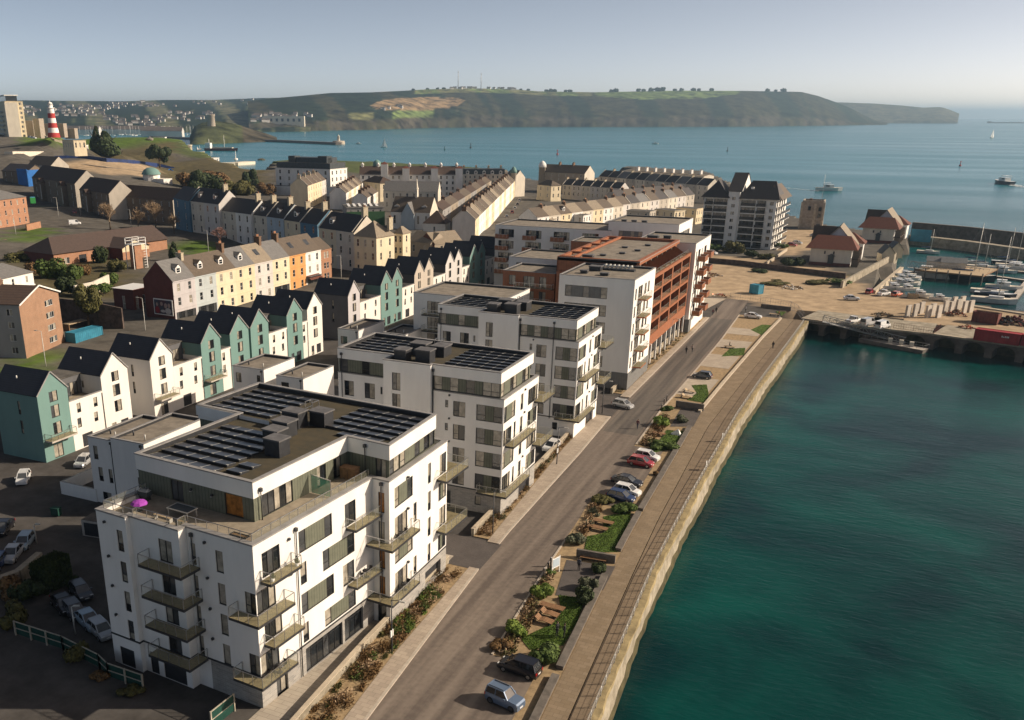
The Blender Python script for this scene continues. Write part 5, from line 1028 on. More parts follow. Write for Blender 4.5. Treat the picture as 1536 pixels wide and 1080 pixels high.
b = MB(); b.box(Lw * .62, Lw * .66, 2, 5, hT + 1.5, hT + 4, 'paint_snow'); b.face([(Lw * .9, 1, hT + 1.2), (Lw * .98, 1, hT + 1.2), (Lw * .98, 3.5, hT + 2.8), (Lw * .9, 3.5, hT + 2.8)], 'solar_glass'); b.build('roof_light', t)
# ------------------------------------------------------------------ stone fort tower and the red roofed quay houses
S0 = at(1197, 343, 0); ds = Vector((1, .02, 0)); Ls = 10.5
t = thing('stone_tower', 'square grey stone fort tower with corner quoins beside the sea', 'tower', S0, math.atan2(ds.y, ds.x)); b = MB(); M('fort_stone', (.40, .34, .28), .95, .3, .9, col2=(.26, .22, .18)); M('quoin_stone', (.50, .43, .34), .95, .2, 1)
ib = .5
for k, (z0, z1, o0, o1) in enumerate([(-1, 6, 0, .35), (6, 12.4, .35, .6)]):
 q0 = [(o0, o0), (Ls - o0, o0), (Ls - o0, 11 - o0), (o0, 11 - o0)]; q1 = [(o1, o1), (Ls - o1, o1), (Ls - o1, 11 - o1), (o1, 11 - o1)]
 for i in range(4): j = (i + 1) % 4; b.face([(*q0[i], z0), (*q0[j], z0), (*q1[j], z1), (*q1[i], z1)], 'fort_stone')
b.box(.45, Ls - .45, .45, 10.5, 12.4, 12.5, 'fort_stone', 'felt_roof'); b.ring([(.4, .4), (Ls - .4, .4), (Ls - .4, 10.6), (.4, 10.6)], .6, 12.4, 13.3, 'fort_stone'); b.build('wall', t)
b = MB(); b.box(-.12, .9, -.12, 1, -1, 12.6, 'quoin_stone'); b.box(Ls - .9, Ls + .12, -.12, 1, -1, 12.6, 'quoin_stone'); b.box(Ls * .55, Ls * .66, -.2, .3, -1, 12, 'quoin_stone'); b.box(0, Ls, -.1, .2, 4.6, 5, 'quoin_stone'); b.build('quoin', t)
for x, z in ((Ls * .75, 8.5), (Ls * .75, 5.6), (Ls * .3, 8.8)): put('window', window_mesh(1.3, 1.8, 'plain', 0), t, (x, .05, z))
put('door', window_mesh(1.6, 2.4, 'garage', 0), t, (Ls * .75, -.25, .1)); b = MB(); b.tube([(Ls * .8, 6, 12), (Ls * .8, 6, 25)], .09, 'white_frame', 6); b.box(Ls * .3, Ls * .42, 3, 5, 12.4, 14, 'chimney_brick'); b.build('flagpole', t)
def quay_house(label, q0, q1, z0, s):
 a, c = at(*q0, z0), at(*q1, z0); d = c - a; w = math.hypot(d.x, d.y); t = thing('quay_house', label, 'house', (a.x, a.y, z0), math.atan2(d.y, d.x), 'red roofed quay houses'); W = MB()
 wl = [(w * .33, 4.2, .6, 1.1, 'plain'), (w * .55, 4.2, .6, 1.1, 'plain')]
 facade(W, t, (0, 0), (w, 0), 0, 6.2, wl, 'paint_ivory'); facade(W, t, (w, 0), (w, 22), 0, 6.2, [(1 + 3.4 * k, z, 2, 1.8, 'casement') for k in range(6) for z in (.5, 3.4)], 'paint_snow'); W.panel((w, 22), (0, 22), 0, 6.2, [], 'paint_ivory'); W.panel((0, 22), (0, 0), 0, 6.2, [], 'paint_ivory'); W.box(-.1, w + .1, -.15, 0, 0, 1.2, 'brick_red'); W.build('wall', t)
 b = MB(); b.hip(-1.6, w + 1.6, -.5, 11, 6.1, 10.4, 'tile_red', .4, 3.2); b.build('roof', t)
 b = MB(); b.gable(w * .15, w + .6, 9, 24, 6.4, 13.0, 'paint_sky', 'slate_pale', 'y', .5, .25); b.box(w * .15, w + .6, 9, 24, 0, 6.4, 'paint_snow'); b.build('gable_wing', t)
 b = MB(); b.gable(-1, w * .5, 12, 22, 6.2, 12.2, 'tile_brown', 'tile_brown', 'x', .4, .25); b.hip(w * .4, w + 3, 22, 31, 6, 9.6, 'tile_red', .4); b.box(w * .45, w + 2.6, 22, 30.6, 0, 6, 'paint_snow'); b.build('rear_roof', t)
 b = MB()
 for k in range(4): b.box(w + .3, w + 2.6, 1 + k * 5, 1.3 + k * 5, 0, 5.6, 'brick_brown'); b.box(w + .2, w + 2.7, .6 + k * 5, 4.6 + k * 5, 2.7, 3.0, 'tile_brown')
 b.build('quayside_balcony', t)
 b = MB(); b.gable(w * .42, w * .62, -.5, .1, 3.6, 4.4, 'zinc_dark', 'zinc_dark', 'y', .1, .05); b.box(w * .45, w * .59, -.4, 0, .9, 3.6, 'zinc_dark'); b.build('niche', t)
quay_house('quay house with red hipped roof and blank cream end wall, nearest the dirt yard', (1213, 397), (1274, 401), 0, 0)
quay_house('quay house with red hipped roof and pale gable, farther out by the breakwater', (1291, 363), (1338, 366), 0, 1)
for i, (q, lb) in enumerate([((1327, 392), 'small green roofed quay kiosk with a pale gable, nearer one'), ((1340, 386), 'small green roofed quay kiosk tucked behind its twin')]):
 p = at(*q, 0); t = thing('kiosk', lb, 'kiosk', p, R(20), 'green roofed kiosks'); b = MB(); b.box(-2.2, 2.2, -2.5, 2.5, 0, 3.4, 'paint_cream'); b.build('wall', t); b = MB(); b.gable(-2.2, 2.2, -2.5, 2.5, 3.4, 6, 'paint_cream', 'zinc_dark', 'y', .3, .15); b.build('roof', t)
# ------------------------------------------------------------------ plants
def leafmat(name, c1, c2, sc=3.0, rough=.75):
 M(name, c1, rough, col2=c2, scale=sc, thr=(.38, .62), spec=.25, rand=.14)
leafmat('leaf_dark', (.050, .070, .022), (.018, .030, .012)); leafmat('leaf_mid', (.10, .145, .030), (.035, .06, .015)); leafmat('leaf_bright', (.19, .25, .04), (.07, .12, .02)); leafmat('leaf_grey', (.12, .125, .075), (.04, .05, .028))
leafmat('leaf_brown', (.21, .125, .050), (.08, .045, .018)); leafmat('leaf_olive', (.125, .115, .035), (.05, .05, .016)); leafmat('twig', (.40, .29, .18), (.26, .18, .11)); leafmat('twig_red', (.33, .20, .17), (.2, .12, .1))
M('bark', (.13, .095, .065), .95, .25, 3)
PLT = {}
def leaf_blob(mat, n, size, seed, shape='bush', lobes=7):
 """many small leaf faces spread through several overlapping clumps"""
 k = (mat, n, size, seed, shape)
 if k in PLT: return PLT[k]
 r = random.Random(seed); b = MB(); L_ = []
 for i in range(lobes):
  a = r.uniform(0, 6.28); q = r.uniform(.15, .62)
  if shape == 'bush': L_.append((q * math.cos(a), q * math.sin(a), r.uniform(.25, .6), r.uniform(.3, .48)))
  elif shape == 'crown': L_.append((q * math.cos(a), q * math.sin(a), r.uniform(.3, .8), r.uniform(.22, .4)))
  elif shape == 'cone': z = (i + .5) / lobes; L_.append((.25 * (1 - z) * math.cos(a), .25 * (1 - z) * math.sin(a), z * .92, .5 * (1 - z) + .08))
  elif shape == 'box': L_.append((r.uniform(-.5, .5), r.uniform(-.5, .5), r.uniform(.3, .7), .5))
 for i in range(n):
  cx, cy_, cz, cr = r.choice(L_); d = Vector((r.gauss(0, 1), r.gauss(0, 1), r.gauss(0, 1))).normalized(); q = cr * (r.uniform(.5, 1.08) ** .5)
  if shape == 'box': p = Vector((r.uniform(-1, 1), r.uniform(-1, 1), r.uniform(0, 1))); ax = r.randrange(3); p[ax] = (r.choice((-1, 1)) if ax < 2 else 1) * (1 if ax < 2 else 1) + r.uniform(-.07, .03)
  else: p = Vector((cx, cy_, cz)) + Vector((d.x * q, d.y * q, d.z * q * .8))
  if p.z < 0: p.z = abs(p.z) * .3
  u = d.orthogonal().normalized(); u.rotate(Matrix.Rotation(r.uniform(0, 6.28), 3, d)); v = d.cross(u); u = (u + d * r.uniform(-.7, .7)).normalized(); s = size * r.uniform(.6, 1.4)
  b.face([p - u * s - v * s * .6, p + u * s - v * s * .5, p + u * s * .9 + v * s * .6, p - u * s + v * s * .5], mat)
 PLT[k] = b.mesh('foliage'); return PLT[k]
def bush(label, u, v, r, h, mat='leaf_mid', z=0., seed=1, name='shrub', group=None, ry=None, rz=0., cat='shrub', n=1500, shape='bush', size=.085):
 p = at(u, v, z); t = thing(name, label, cat, (p.x, p.y, z - .05), rz, group); put('foliage', leaf_blob(mat, n, size, seed, shape), t, scale=(r, ry or r, h)); return t
def tree(label, u, v, z, h, r, mat, seed=1, name='tree', group=None, shape='crown', n=2600, size=.055, p=None, trunk=.3):
 p = p or at(u, v, z); t = thing(name, label, 'tree', (p.x, p.y, p.z), seed, group); b = MB(); b.tube([(0, 0, -.5), (.1, .05, h * .3), (0, .1, h * .75)], [h * .035, h * .025, h * .008], 'bark', 7)
 for i in range(4):
  a = i * 1.6 + seed; b.tube([(0, 0, h * .28), (math.cos(a) * r * .35, math.sin(a) * r * .35, h * .5), (math.cos(a) * r * .6, math.sin(a) * r * .6, h * .62)], [h * .018, h * .011, h * .004], 'bark', 5)
 b.build('trunk', t); put('crown', leaf_blob(mat, n, size, seed, shape), t, (0, 0, h * (trunk if shape != 'cone' else .06)), 0, (r, r, h * (1 - trunk))); return t
def bare_tree(label, u, v, z, h, spread, mat='twig', seed=1, p=None, group='bare winter trees'):
 p = p or at(u, v, z); t = thing('bare_tree', label, 'tree', (p.x, p.y, p.z), 0, group); r = random.Random(seed); b = MB(); tw = MB()
 b.tube([(0, 0, -.5), (0, 0, h * .1)], [h * .022, h * .018], 'bark', 7)
 def grow(q, d, L_, rad, lev):
  e = q + d * L_; (b if lev < 2 else tw).tube([q, (q + e) / 2 + Vector((r.uniform(-1, 1), r.uniform(-1, 1), 0)) * L_ * .05, e], [max(rad, .05), max(rad * .8, .045), max(rad * .55, .03)], 'bark' if lev < 1 else mat, 5 if lev < 2 else 3, False)
  if lev >= 4: return
  for i in range((6, 5, 4, 4)[lev]):
   a = d.orthogonal().normalized(); a.rotate(Matrix.Rotation(r.uniform(0, 6.28), 3, d)); nd_ = (d + a * r.uniform(.35, .85) * spread + Vector((0, 0, .12))).normalized()
   grow(q + d * L_ * r.uniform(.55, 1), nd_, L_ * r.uniform(.62, .85), rad * .55, lev + 1)
 grow(Vector((0, 0, h * .08)), Vector((0, 0, 1)), h * .20, h * .016, 0); b.build('trunk', t); tw.build('crown', t); return t
def cover(name, label, f0, f1, y0, y1, z, mats, n, size, seed, clump=1.3):
 r = random.Random(seed); b = MB(); cl = [(r.uniform(0, 1), r.uniform(y0, y1), r.choice(mats), r.uniform(.3, 1) * clump) for _ in range(int((y1 - y0) * 2.6))]
 for i in range(n):
  fx, y, m, rr = r.choice(cl); y += r.gauss(0, .45) * rr; x = f0(y) + (f1(y) - f0(y)) * (.12 + .76 * fx) + r.gauss(0, .25) * rr
  if not (f0(y) + .15 < x < f1(y) - .1 and y0 < y < y1): continue
  hgt = abs(r.gauss(0, .28)) * rr; d = Vector((r.gauss(0, 1), r.gauss(0, 1), abs(r.gauss(0, .8)))).normalized(); u = d.orthogonal().normalized(); v = d.cross(u); s = size * r.uniform(.5, 1.4); p = Vector((x, y, z + hgt))
  b.face([p - u * s - v * s * .5, p + u * s - v * s * .5, p + u * s + v * s * .5, p - u * s + v * s * .5], m)
 o = b.build(name); tag(o, label, 'ground cover', kind='stuff')
cover('ground_cover', 'brown and green low planting in the strip below the nearest flats', WL, PP, -72, -17, .06, ['leaf_brown', 'leaf_brown', 'leaf_olive', 'leaf_mid', 'leaf_brown', 'twig', 'leaf_brown'], 30000, .08, 3)
cover('ground_cover', 'patch of brighter green planting in the strip by the flats', WL, PP, -34, -24, .08, ['leaf_bright', 'leaf_mid'], 6000, .065, 5, 1.0)
cover('ground_cover', 'rusty low shrubs along the wall of the second block', WL, PP, -7, 50, .06, ['leaf_brown', 'leaf_brown', 'twig', 'leaf_dark'], 18000, .075, 4)
cover('ground_cover', 'thin straw coloured weeds along the far planting strip', WL, PP, 67, 148, .06, ['leaf_olive', 'twig'], 5000, .09, 6, .6)
sy = lambda a: (lambda y: KR(y) + a)
cover('ground_cover', 'brown heathy plants along the kerb of the near garden', sy(.25), sy(2.4), -33, -13, .02, ['leaf_brown', 'twig', 'leaf_olive'], 4200, .11, 7)
cover('ground_cover', 'brown heathy plants along the kerb of the garden with flat decks', sy(.3), sy(2.5), -4, 9.5, .02, ['leaf_brown', 'twig', 'leaf_grey'], 3600, .11, 8)
cover('ground_cover', 'brown heathy plants along the kerb of the garden with the sculpture', sy(.4), sy(3.0), 38, 56, .02, ['leaf_brown', 'leaf_brown', 'leaf_mid', 'twig'], 4200, .11, 9)
def lawn(pts, n, seed, where=''):
 P_ = [tuple(at(u, v, 0)[:2]) for u, v in pts]; r = random.Random(seed); b = MB(); b.face([(x, y, .045) for x, y in P_], 'lawn_turf'); o = structure('lawn', b)
 g = MB(); xs_ = [p[0] for p in P_]; ys_ = [p[1] for p in P_]
 while len(g.f) < n:
  x, y = r.uniform(min(xs_), max(xs_)), r.uniform(min(ys_), max(ys_))
  if inside((x, y), P_): a = r.uniform(0, 6.28); s = .05; g.face([(x - s * math.cos(a), y - s * math.sin(a), .04), (x + s * math.cos(a), y + s * math.sin(a), .04), (x + r.uniform(-.05, .05), y + r.uniform(-.05, .05), .16)], 'leaf_bright' if r.random() < .4 else 'leaf_mid')
 tag(g.build('grass'), 'short bright grass ' + where, 'grass', kind='stuff')
lawn([(838, 893), (878, 898), (865, 935), (845, 968), (795, 975), (781, 958), (830, 935), (842, 920)], 3500, 1, 'around the wavy brown loungers')
lawn([(905, 775), (946, 768), (945, 790), (928, 828), (876, 830), (880, 805), (905, 800)], 3500, 2, 'on the lawn with two flat decks')
lawn([(1000, 645), (1030, 648), (1015, 672), (978, 680), (973, 668), (990, 660)], 2000, 3, 'around the white sculpture')
lawn([(1037, 578), (1060, 577), (1063, 590), (1060, 605), (1030, 600), (1045, 590)], 1500, 4, 'beside the pale wavy loungers')
lawn([(1095, 523), (1118, 522), (1116, 533), (1082, 535)], 700, 5, 'beside the bench with the seated person'); lawn([(1143, 487), (1158, 488), (1143, 503), (1126, 495)], 500, 6, 'between two far paved bays'); lawn([(1163, 467), (1180, 468), (1172, 474)], 200, 7, 'at the farthest corner of the gardens')
gs = 'rounded shrubs in the quayside gardens'
for i, (lb, u, v, r_, h_, m) in enumerate([('bright green rounded shrub beside the upper flat deck in the near garden', 812, 896, 1.55, 1.5, 'leaf_bright'), ('bright green rounded shrub left of the wavy brown loungers', 774, 950, 1.35, 1.5, 'leaf_bright'), ('dull green shrub just behind the black people carrier', 822, 990, 1.9, 1.7, 'leaf_mid'), ('tall grey green shrub between lawn and promenade wall in the near garden', 873, 905, 1.5, 1.9, 'leaf_dark'),
  ('grey green shrub above the tall one beside the promenade wall', 884, 882, 1.3, 1.6, 'leaf_grey'), ('dark shrub beside the square with the seat wall', 896, 858, 1.0, 1.3, 'leaf_dark'), ('brown tangled shrub at the road edge by the black people carrier', 757, 972, 1.5, 1.0, 'leaf_brown'), ('silvery grey shrub at the road corner of the flat deck garden', 862, 815, 1.5, 1.5, 'leaf_grey'),
  ('green shrub in front of the dark blue parked car', 938, 768, 2.0, 1.4, 'leaf_mid'), ('low hedge like shrub left of the dark blue parked car', 903, 752, 1.8, 1.0, 'leaf_olive'), ('long green shrub behind the white and red parked cars', 995, 672, 2.3, 1.2, 'leaf_mid'), ('leafy bright shrub near the plank bench and sculpture', 990, 638, 1.5, 1.9, 'leaf_bright'),
  ('dark shrub in the far square by the low wall', 1020, 632, 1.4, 1.2, 'leaf_grey'), ('small green shrub at the tip of the far garden', 1000, 616, 1.2, 1.0, 'leaf_mid'), ('brown shrub beside the parked red car', 983, 712, .7, .7, 'leaf_brown'), ('small green shrub below the white notice board', 825, 862, .9, .8, 'leaf_mid')]):
 bush(lb, u, v, r_ * 1.15, h_ * 1.1, m, 0, i + 1, group=gs, n=2200, size=.075)
# ------------------------------------------------------------------ furniture of the gardens
def lounger(label, u, v, rz, mat='wood_warm', wavy=True, grp='timber loungers on the lawns', s=1.0):
 p = at(u, v, 0); t = thing('lounger', label, 'lounger', (p.x, p.y, .05), rz, grp); b = MB(); prof = [(-1.3, .32), (-.75, .78), (-.35, .42), (.2, .5), (1.2, .38)] if wavy else [(-1.25, .42), (1.25, .42)]
 prof = [(x * s, z) for x, z in prof]
 for (x0, z0), (x1, z1) in zip(prof, prof[1:]):
  for k in range(4):
   y0, y1 = -.48 + .245 * k, -.48 + .245 * k + .22; b.face([(x0, y0, z0), (x1, y0, z1), (x1, y1, z1), (x0, y1, z0)], mat); b.face([(x0, y0, z0 - .09), (x0, y1, z0 - .09), (x1, y1, z1 - .09), (x1, y0, z1 - .09)], mat); b.face([(x0, y0, z0 - .09), (x1, y0, z1 - .09), (x1, y0, z1), (x0, y0, z0)], mat); b.face([(x1, y1, z1 - .09), (x0, y1, z0 - .09), (x0, y1, z0), (x1, y1, z1)], mat)
 b.build('seat', t)
 for x in (-.9 * s, .9 * s): f = MB(); f.box(x - .06, x + .06, -.45, .45, -.05, .34, 'dark_frame'); f.build('leg', t)
 return t
a0 = -R(4)
lounger('wavy brown timber lounger nearest the two standing people', 814, 934, a0); lounger('wavy brown timber lounger, upper of the pair in the near garden', 822, 924, a0); lounger('flat brown timber deck seat above the two wavy loungers', 828, 914, a0, wavy=False, s=1.15)
lounger('flat brown timber deck seat, lower of two on the middle lawn', 896, 795, a0, wavy=False, s=1.1); lounger('flat brown timber deck seat, upper of two on the middle lawn', 905, 786, a0, wavy=False, s=1.1)
lounger('pale timber wavy lounger, lower of two in the far garden', 1029, 597, a0, 'wood_pale'); lounger('pale timber wavy lounger, upper of two in the far garden', 1033, 589, a0, 'wood_pale')
lounger('pale flat timber bench with a seated person in the far garden', 1094, 522, a0, 'wood_pale', False); lounger('pale flat timber bench beside the last white parked car', 1161, 473, a0, 'wood_pale', False); lounger('plain plank bench beside the white sculpture', 988, 653, a0, 'wood_warm', False, s=.9)
def seat_wall(label, u0, v0, u1, v1, h, bench=True):
 a, c = at(u0, v0), at(u1, v1); d = c - a; L_ = math.hypot(d.x, d.y); t = thing('seat_wall', label, 'wall', (a.x, a.y, 0), math.atan2(d.y, d.x)); b = MB(); b.box(0, L_, 0, .4, -.1, h, 'dark_plinth', 'dark_plinth'); b.build('wall', t)
 if bench:
  b = MB()
  for k in range(3): b.box(.6, L_ - 1, -.6 + k * .19, -.45 + k * .19, .42, .47, 'wood_warm')
  for x in (.9, L_ - 1.4): b.box(x, x + .1, -.58, 0, 0, .42, 'dark_frame')
  b.build('bench', t)
seat_wall('dark seat wall with a slatted bench across the near paved square', 864, 836, 922, 846, 1.1); seat_wall('dark freestanding wall between the sculpture garden and the pale loungers', 1013, 611, 1055, 617, 1.3, False); seat_wall('long dark wall across the far end of the gardens', 1141, 461, 1186, 466, 1.0, False)
b = MB()
for q in ([(833, 893), (850, 840), (923, 850), (905, 885), (880, 897)], [(1005, 640), (1022, 612), (1052, 618), (1040, 640)]): b.face([(*at(u, v, 0)[:2], .03) for u, v in q], 'setts')
structure('paved_square', b)
p = at(833, 860); t = thing('notice_board', 'white framed notice board on two posts beside the road', 'notice board', p, R(70)); b = MB(); b.box(-.7, .7, -.04, .04, .8, 2.1, 'white_frame'); b.box(-.6, .6, -.06, .06, .95, 2.0, 'paint_sky'); b.build('panel', t)
for x in (-.7, .7): b = MB(); b.box(x - .05, x + .05, -.05, .05, -.1, 2.2, 'white_frame'); b.build('post', t)
for i, (u, v) in enumerate([(816, 866), (822, 857), (826, 850), (992, 616), (996, 608), (1000, 602)]):
 p = at(u, v); t = thing('bollard', 'dark square timber bollard at the road edge of ' + ('the near paved square' if i < 3 else 'the far paved square'), 'bollard', p, 0, 'timber bollards at the paved squares' if i < 3 else 'timber bollards at the far paved square'); b = MB(); b.box(-.1, .1, -.1, .1, -.1, 1.25, 'dark_plinth'); b.lathe([(.1, 1.25), (.0, 1.35)], 'steel', 6); b.build('post', t)
p = at(1014, 652); t = thing('sculpture', 'white angular stone sculpture on a small lawn', 'sculpture', p); b = MB(); b.face([(-1, -.4, 0), (.8, -.5, 0), (.3, 0, 1.1)], 'white_frame'); b.face([(.8, -.5, 0), (.9, .5, 0), (.3, 0, 1.1)], 'white_frame'); b.face([(.9, .5, 0), (-1, .5, 0), (.3, 0, 1.1)], 'white_frame'); b.face([(-1, .5, 0), (-1, -.4, 0), (.3, 0, 1.1)], 'white_frame'); b.build('stone', t)
def lamp(label, u, v, h, z=0., face=0., mat='dark_metal', arm=1.0, sign=False, group='street lamps'):
 p = at(u, v, z); t = thing('lamp_post', label, 'street lamp', (p.x, p.y, z), face, group); b = MB(); b.tube([(0, 0, -.3), (0, 0, 1.2), (0, 0, h)], [.10, .085, .055], mat, 8); b.tube([(0, 0, h - .05), (arm * .6, 0, h + .12), (arm, 0, h + .12)], .04, mat, 6); b.build('pole', t)
 b = MB(); b.prism([(arm - .1, -.13), (arm + .55, -.09), (arm + .55, .09), (arm - .1, .13)], h + .05, h + .18, 'pale_metal'); b.build('lamp_head', t)
 if sign: b = MB(); b.box(-.05, .05, -.28, .28, 2.0, 2.75, 'white_frame'); b.build('sign', t)
for u, v, lb, sg in ((588, 980, 'dark street lamp in the planted strip below the nearest flats', True), (739, 801, 'dark street lamp at the corner of the first driveway', False), (835, 697, 'dark street lamp beside the white car in the driveway', True), (903, 620, 'dark street lamp beside the silver turning car', False), (962, 558, 'dark street lamp by the wall of the white and rust block', False), (1006, 517, 'dark street lamp midway along the rust red block', False), (1043, 476, 'dark street lamp at the far end of the rust red block', False)): lamp(lb, u, v, 6.2, 0, R(0), sign=sg, group='dark street lamps along the pavement')
for u, v, z, h, lb in ((69, 549, 2, 7.5, 'pale street lamp on the grass below the brick flats'), (219, 503, 2, 9, 'tall pale street lamp in front of the hoarding gable'), (88, 325, 10, 8, 'pale street lamp nearest the green lorry'), (121, 323, 9, 8, 'pale street lamp between the two stair towers of the brown flats'), (197, 340, 7, 7, 'pale street lamp right of the first bare tree'), (313, 380, 5, 8, 'pale street lamp left of the small bare tree'), (24, 352, 8, 7, 'pale street lamp beside the orange brick office'), (512, 418, 4, 7, 'pale street lamp at the end of the painted row')): lamp(lb, u, v, h, z, R(200), 'pale_metal', group='pale street lamps in the old streets')
for i in range(6):
 y0, y1 = -68 + 37 * i, -68 + 37 * (i + 1); tL = ['beside the blue jeep', 'beside the near garden', 'beside the five parked cars', 'beside the far gardens', 'beside the far bays', 'at the far corner of the basin']
 t = thing('railing', 'grey metal quayside railing ' + tL[i], 'railing', (QE(y0) - .65, y0, 0), 0, 'quay railing sections'); b = MB(); n = 10
 for k in range(n):
  a, c = y0 + 37 * k / n, y0 + 37 * (k + 1) / n
  for z in (.42, .78, 1.14): b.bar((QE(a) - QE(y0), a - y0, z), (QE(c) - QE(y0), c - y0, z), .045 if z > 1 else .02, 'pale_metal')
 b.build('rails', t)
 if 'rp' not in WIN: q = MB(); q.tube([(0, 0, -.1), (0, 0, 1.16)], .05, 'pale_metal', 6); q.bar((0, 0, 1.1), (-.5, 0, 0), .04, 'pale_metal'); WIN['rp'] = q.mesh('post')
 for k in range(18): a = y0 + 37 * k / 18; put('post', WIN['rp'], t, (QE(a) - QE(y0), a - y0, 0))
for i, y in enumerate((31, 46)):
 t = thing('lifebuoy_stand', 'white lifebuoy board on the railing, ' + ('nearer' if i == 0 else 'farther') + ' of two by the parked cars', 'lifebuoy', (QE(y) - .8, y, 0), R(90), 'lifebuoy boards'); b = MB(); b.box(-.3, .3, -.03, .03, .6, 1.5, 'white_frame'); b.box(-.04, .04, -.03, .03, -.1, .6, 'white_frame'); b.build('board', t)
# ------------------------------------------------------------------ cars
def paint(name, c, metal=.3): M('car_' + name, c, .28, .05, .5, metal=metal, spec=.5, coat=.8); return 'car_' + name
for k, c in dict(white=(.72, .72, .71), silver=(.46, .47, .48), black=(.014, .014, .02), red=(.33, .018, .025), blue=(.02, .045, .13), iceblue=(.15, .21, .31), grey=(.075, .08, .095), paleblue=(.36, .46, .54), orange=(.5, .10, .03), green=(.05, .35, .08)).items(): paint(k, c, 0 if k in ('white', 'red', 'green') else .3)
M('tyre', (.018, .018, .018), .85, .2, 5); M('lamp_clear', (.7, .7, .68), .15, .1, 5, spec=.8); M('lamp_red', (.35, .012, .012), .25, .1, 5, spec=.6)
CT = dict(hatch=(4.0, 1.74, [(-2.0, .62, .86), (-1.0, .62, .95), (.75, .6, .94), (1.75, .58, .78), (2.0, .55, .62)], (-1.85, -1.45, .35, 1.15), 1.47), suv=(3.65, 1.62, [(-1.82, .75, 1.08), (-1.0, .75, 1.08), (.65, .75, 1.06), (1.65, .72, .98), (1.82, .7, .85)], (-1.75, -1.6, .2, .72), 1.72),
          mpv=(4.3, 1.78, [(-2.15, .65, .98), (-1.0, .65, 1.02), (.9, .62, 1.0), (1.85, .6, .82), (2.15, .55, .66)], (-2.05, -1.75, .35, 1.5), 1.66), sedan=(4.55, 1.8, [(-2.27, .62, .92), (-1.3, .62, .97), (.7, .6, .94), (1.95, .58, .82), (2.27, .55, .66)], (-1.85, -.95, .25, 1.15), 1.45),
          van=(5.0, 1.95, [(-2.5, .7, 1.15), (-1.0, .7, 1.2), (1.2, .7, 1.15), (2.2, .65, 1.02), (2.5, .6, .8)], (-2.45, -2.35, 1.05, 1.75), 2.0), pickup=(5.0, 1.8, [(-2.5, .7, 1.05), (-.6, .7, 1.05), (.9, .7, 1.05), (2.2, .68, .98), (2.5, .6, .8)], (-.7, -.5, .55, 1.2), 1.75))
CM = {}
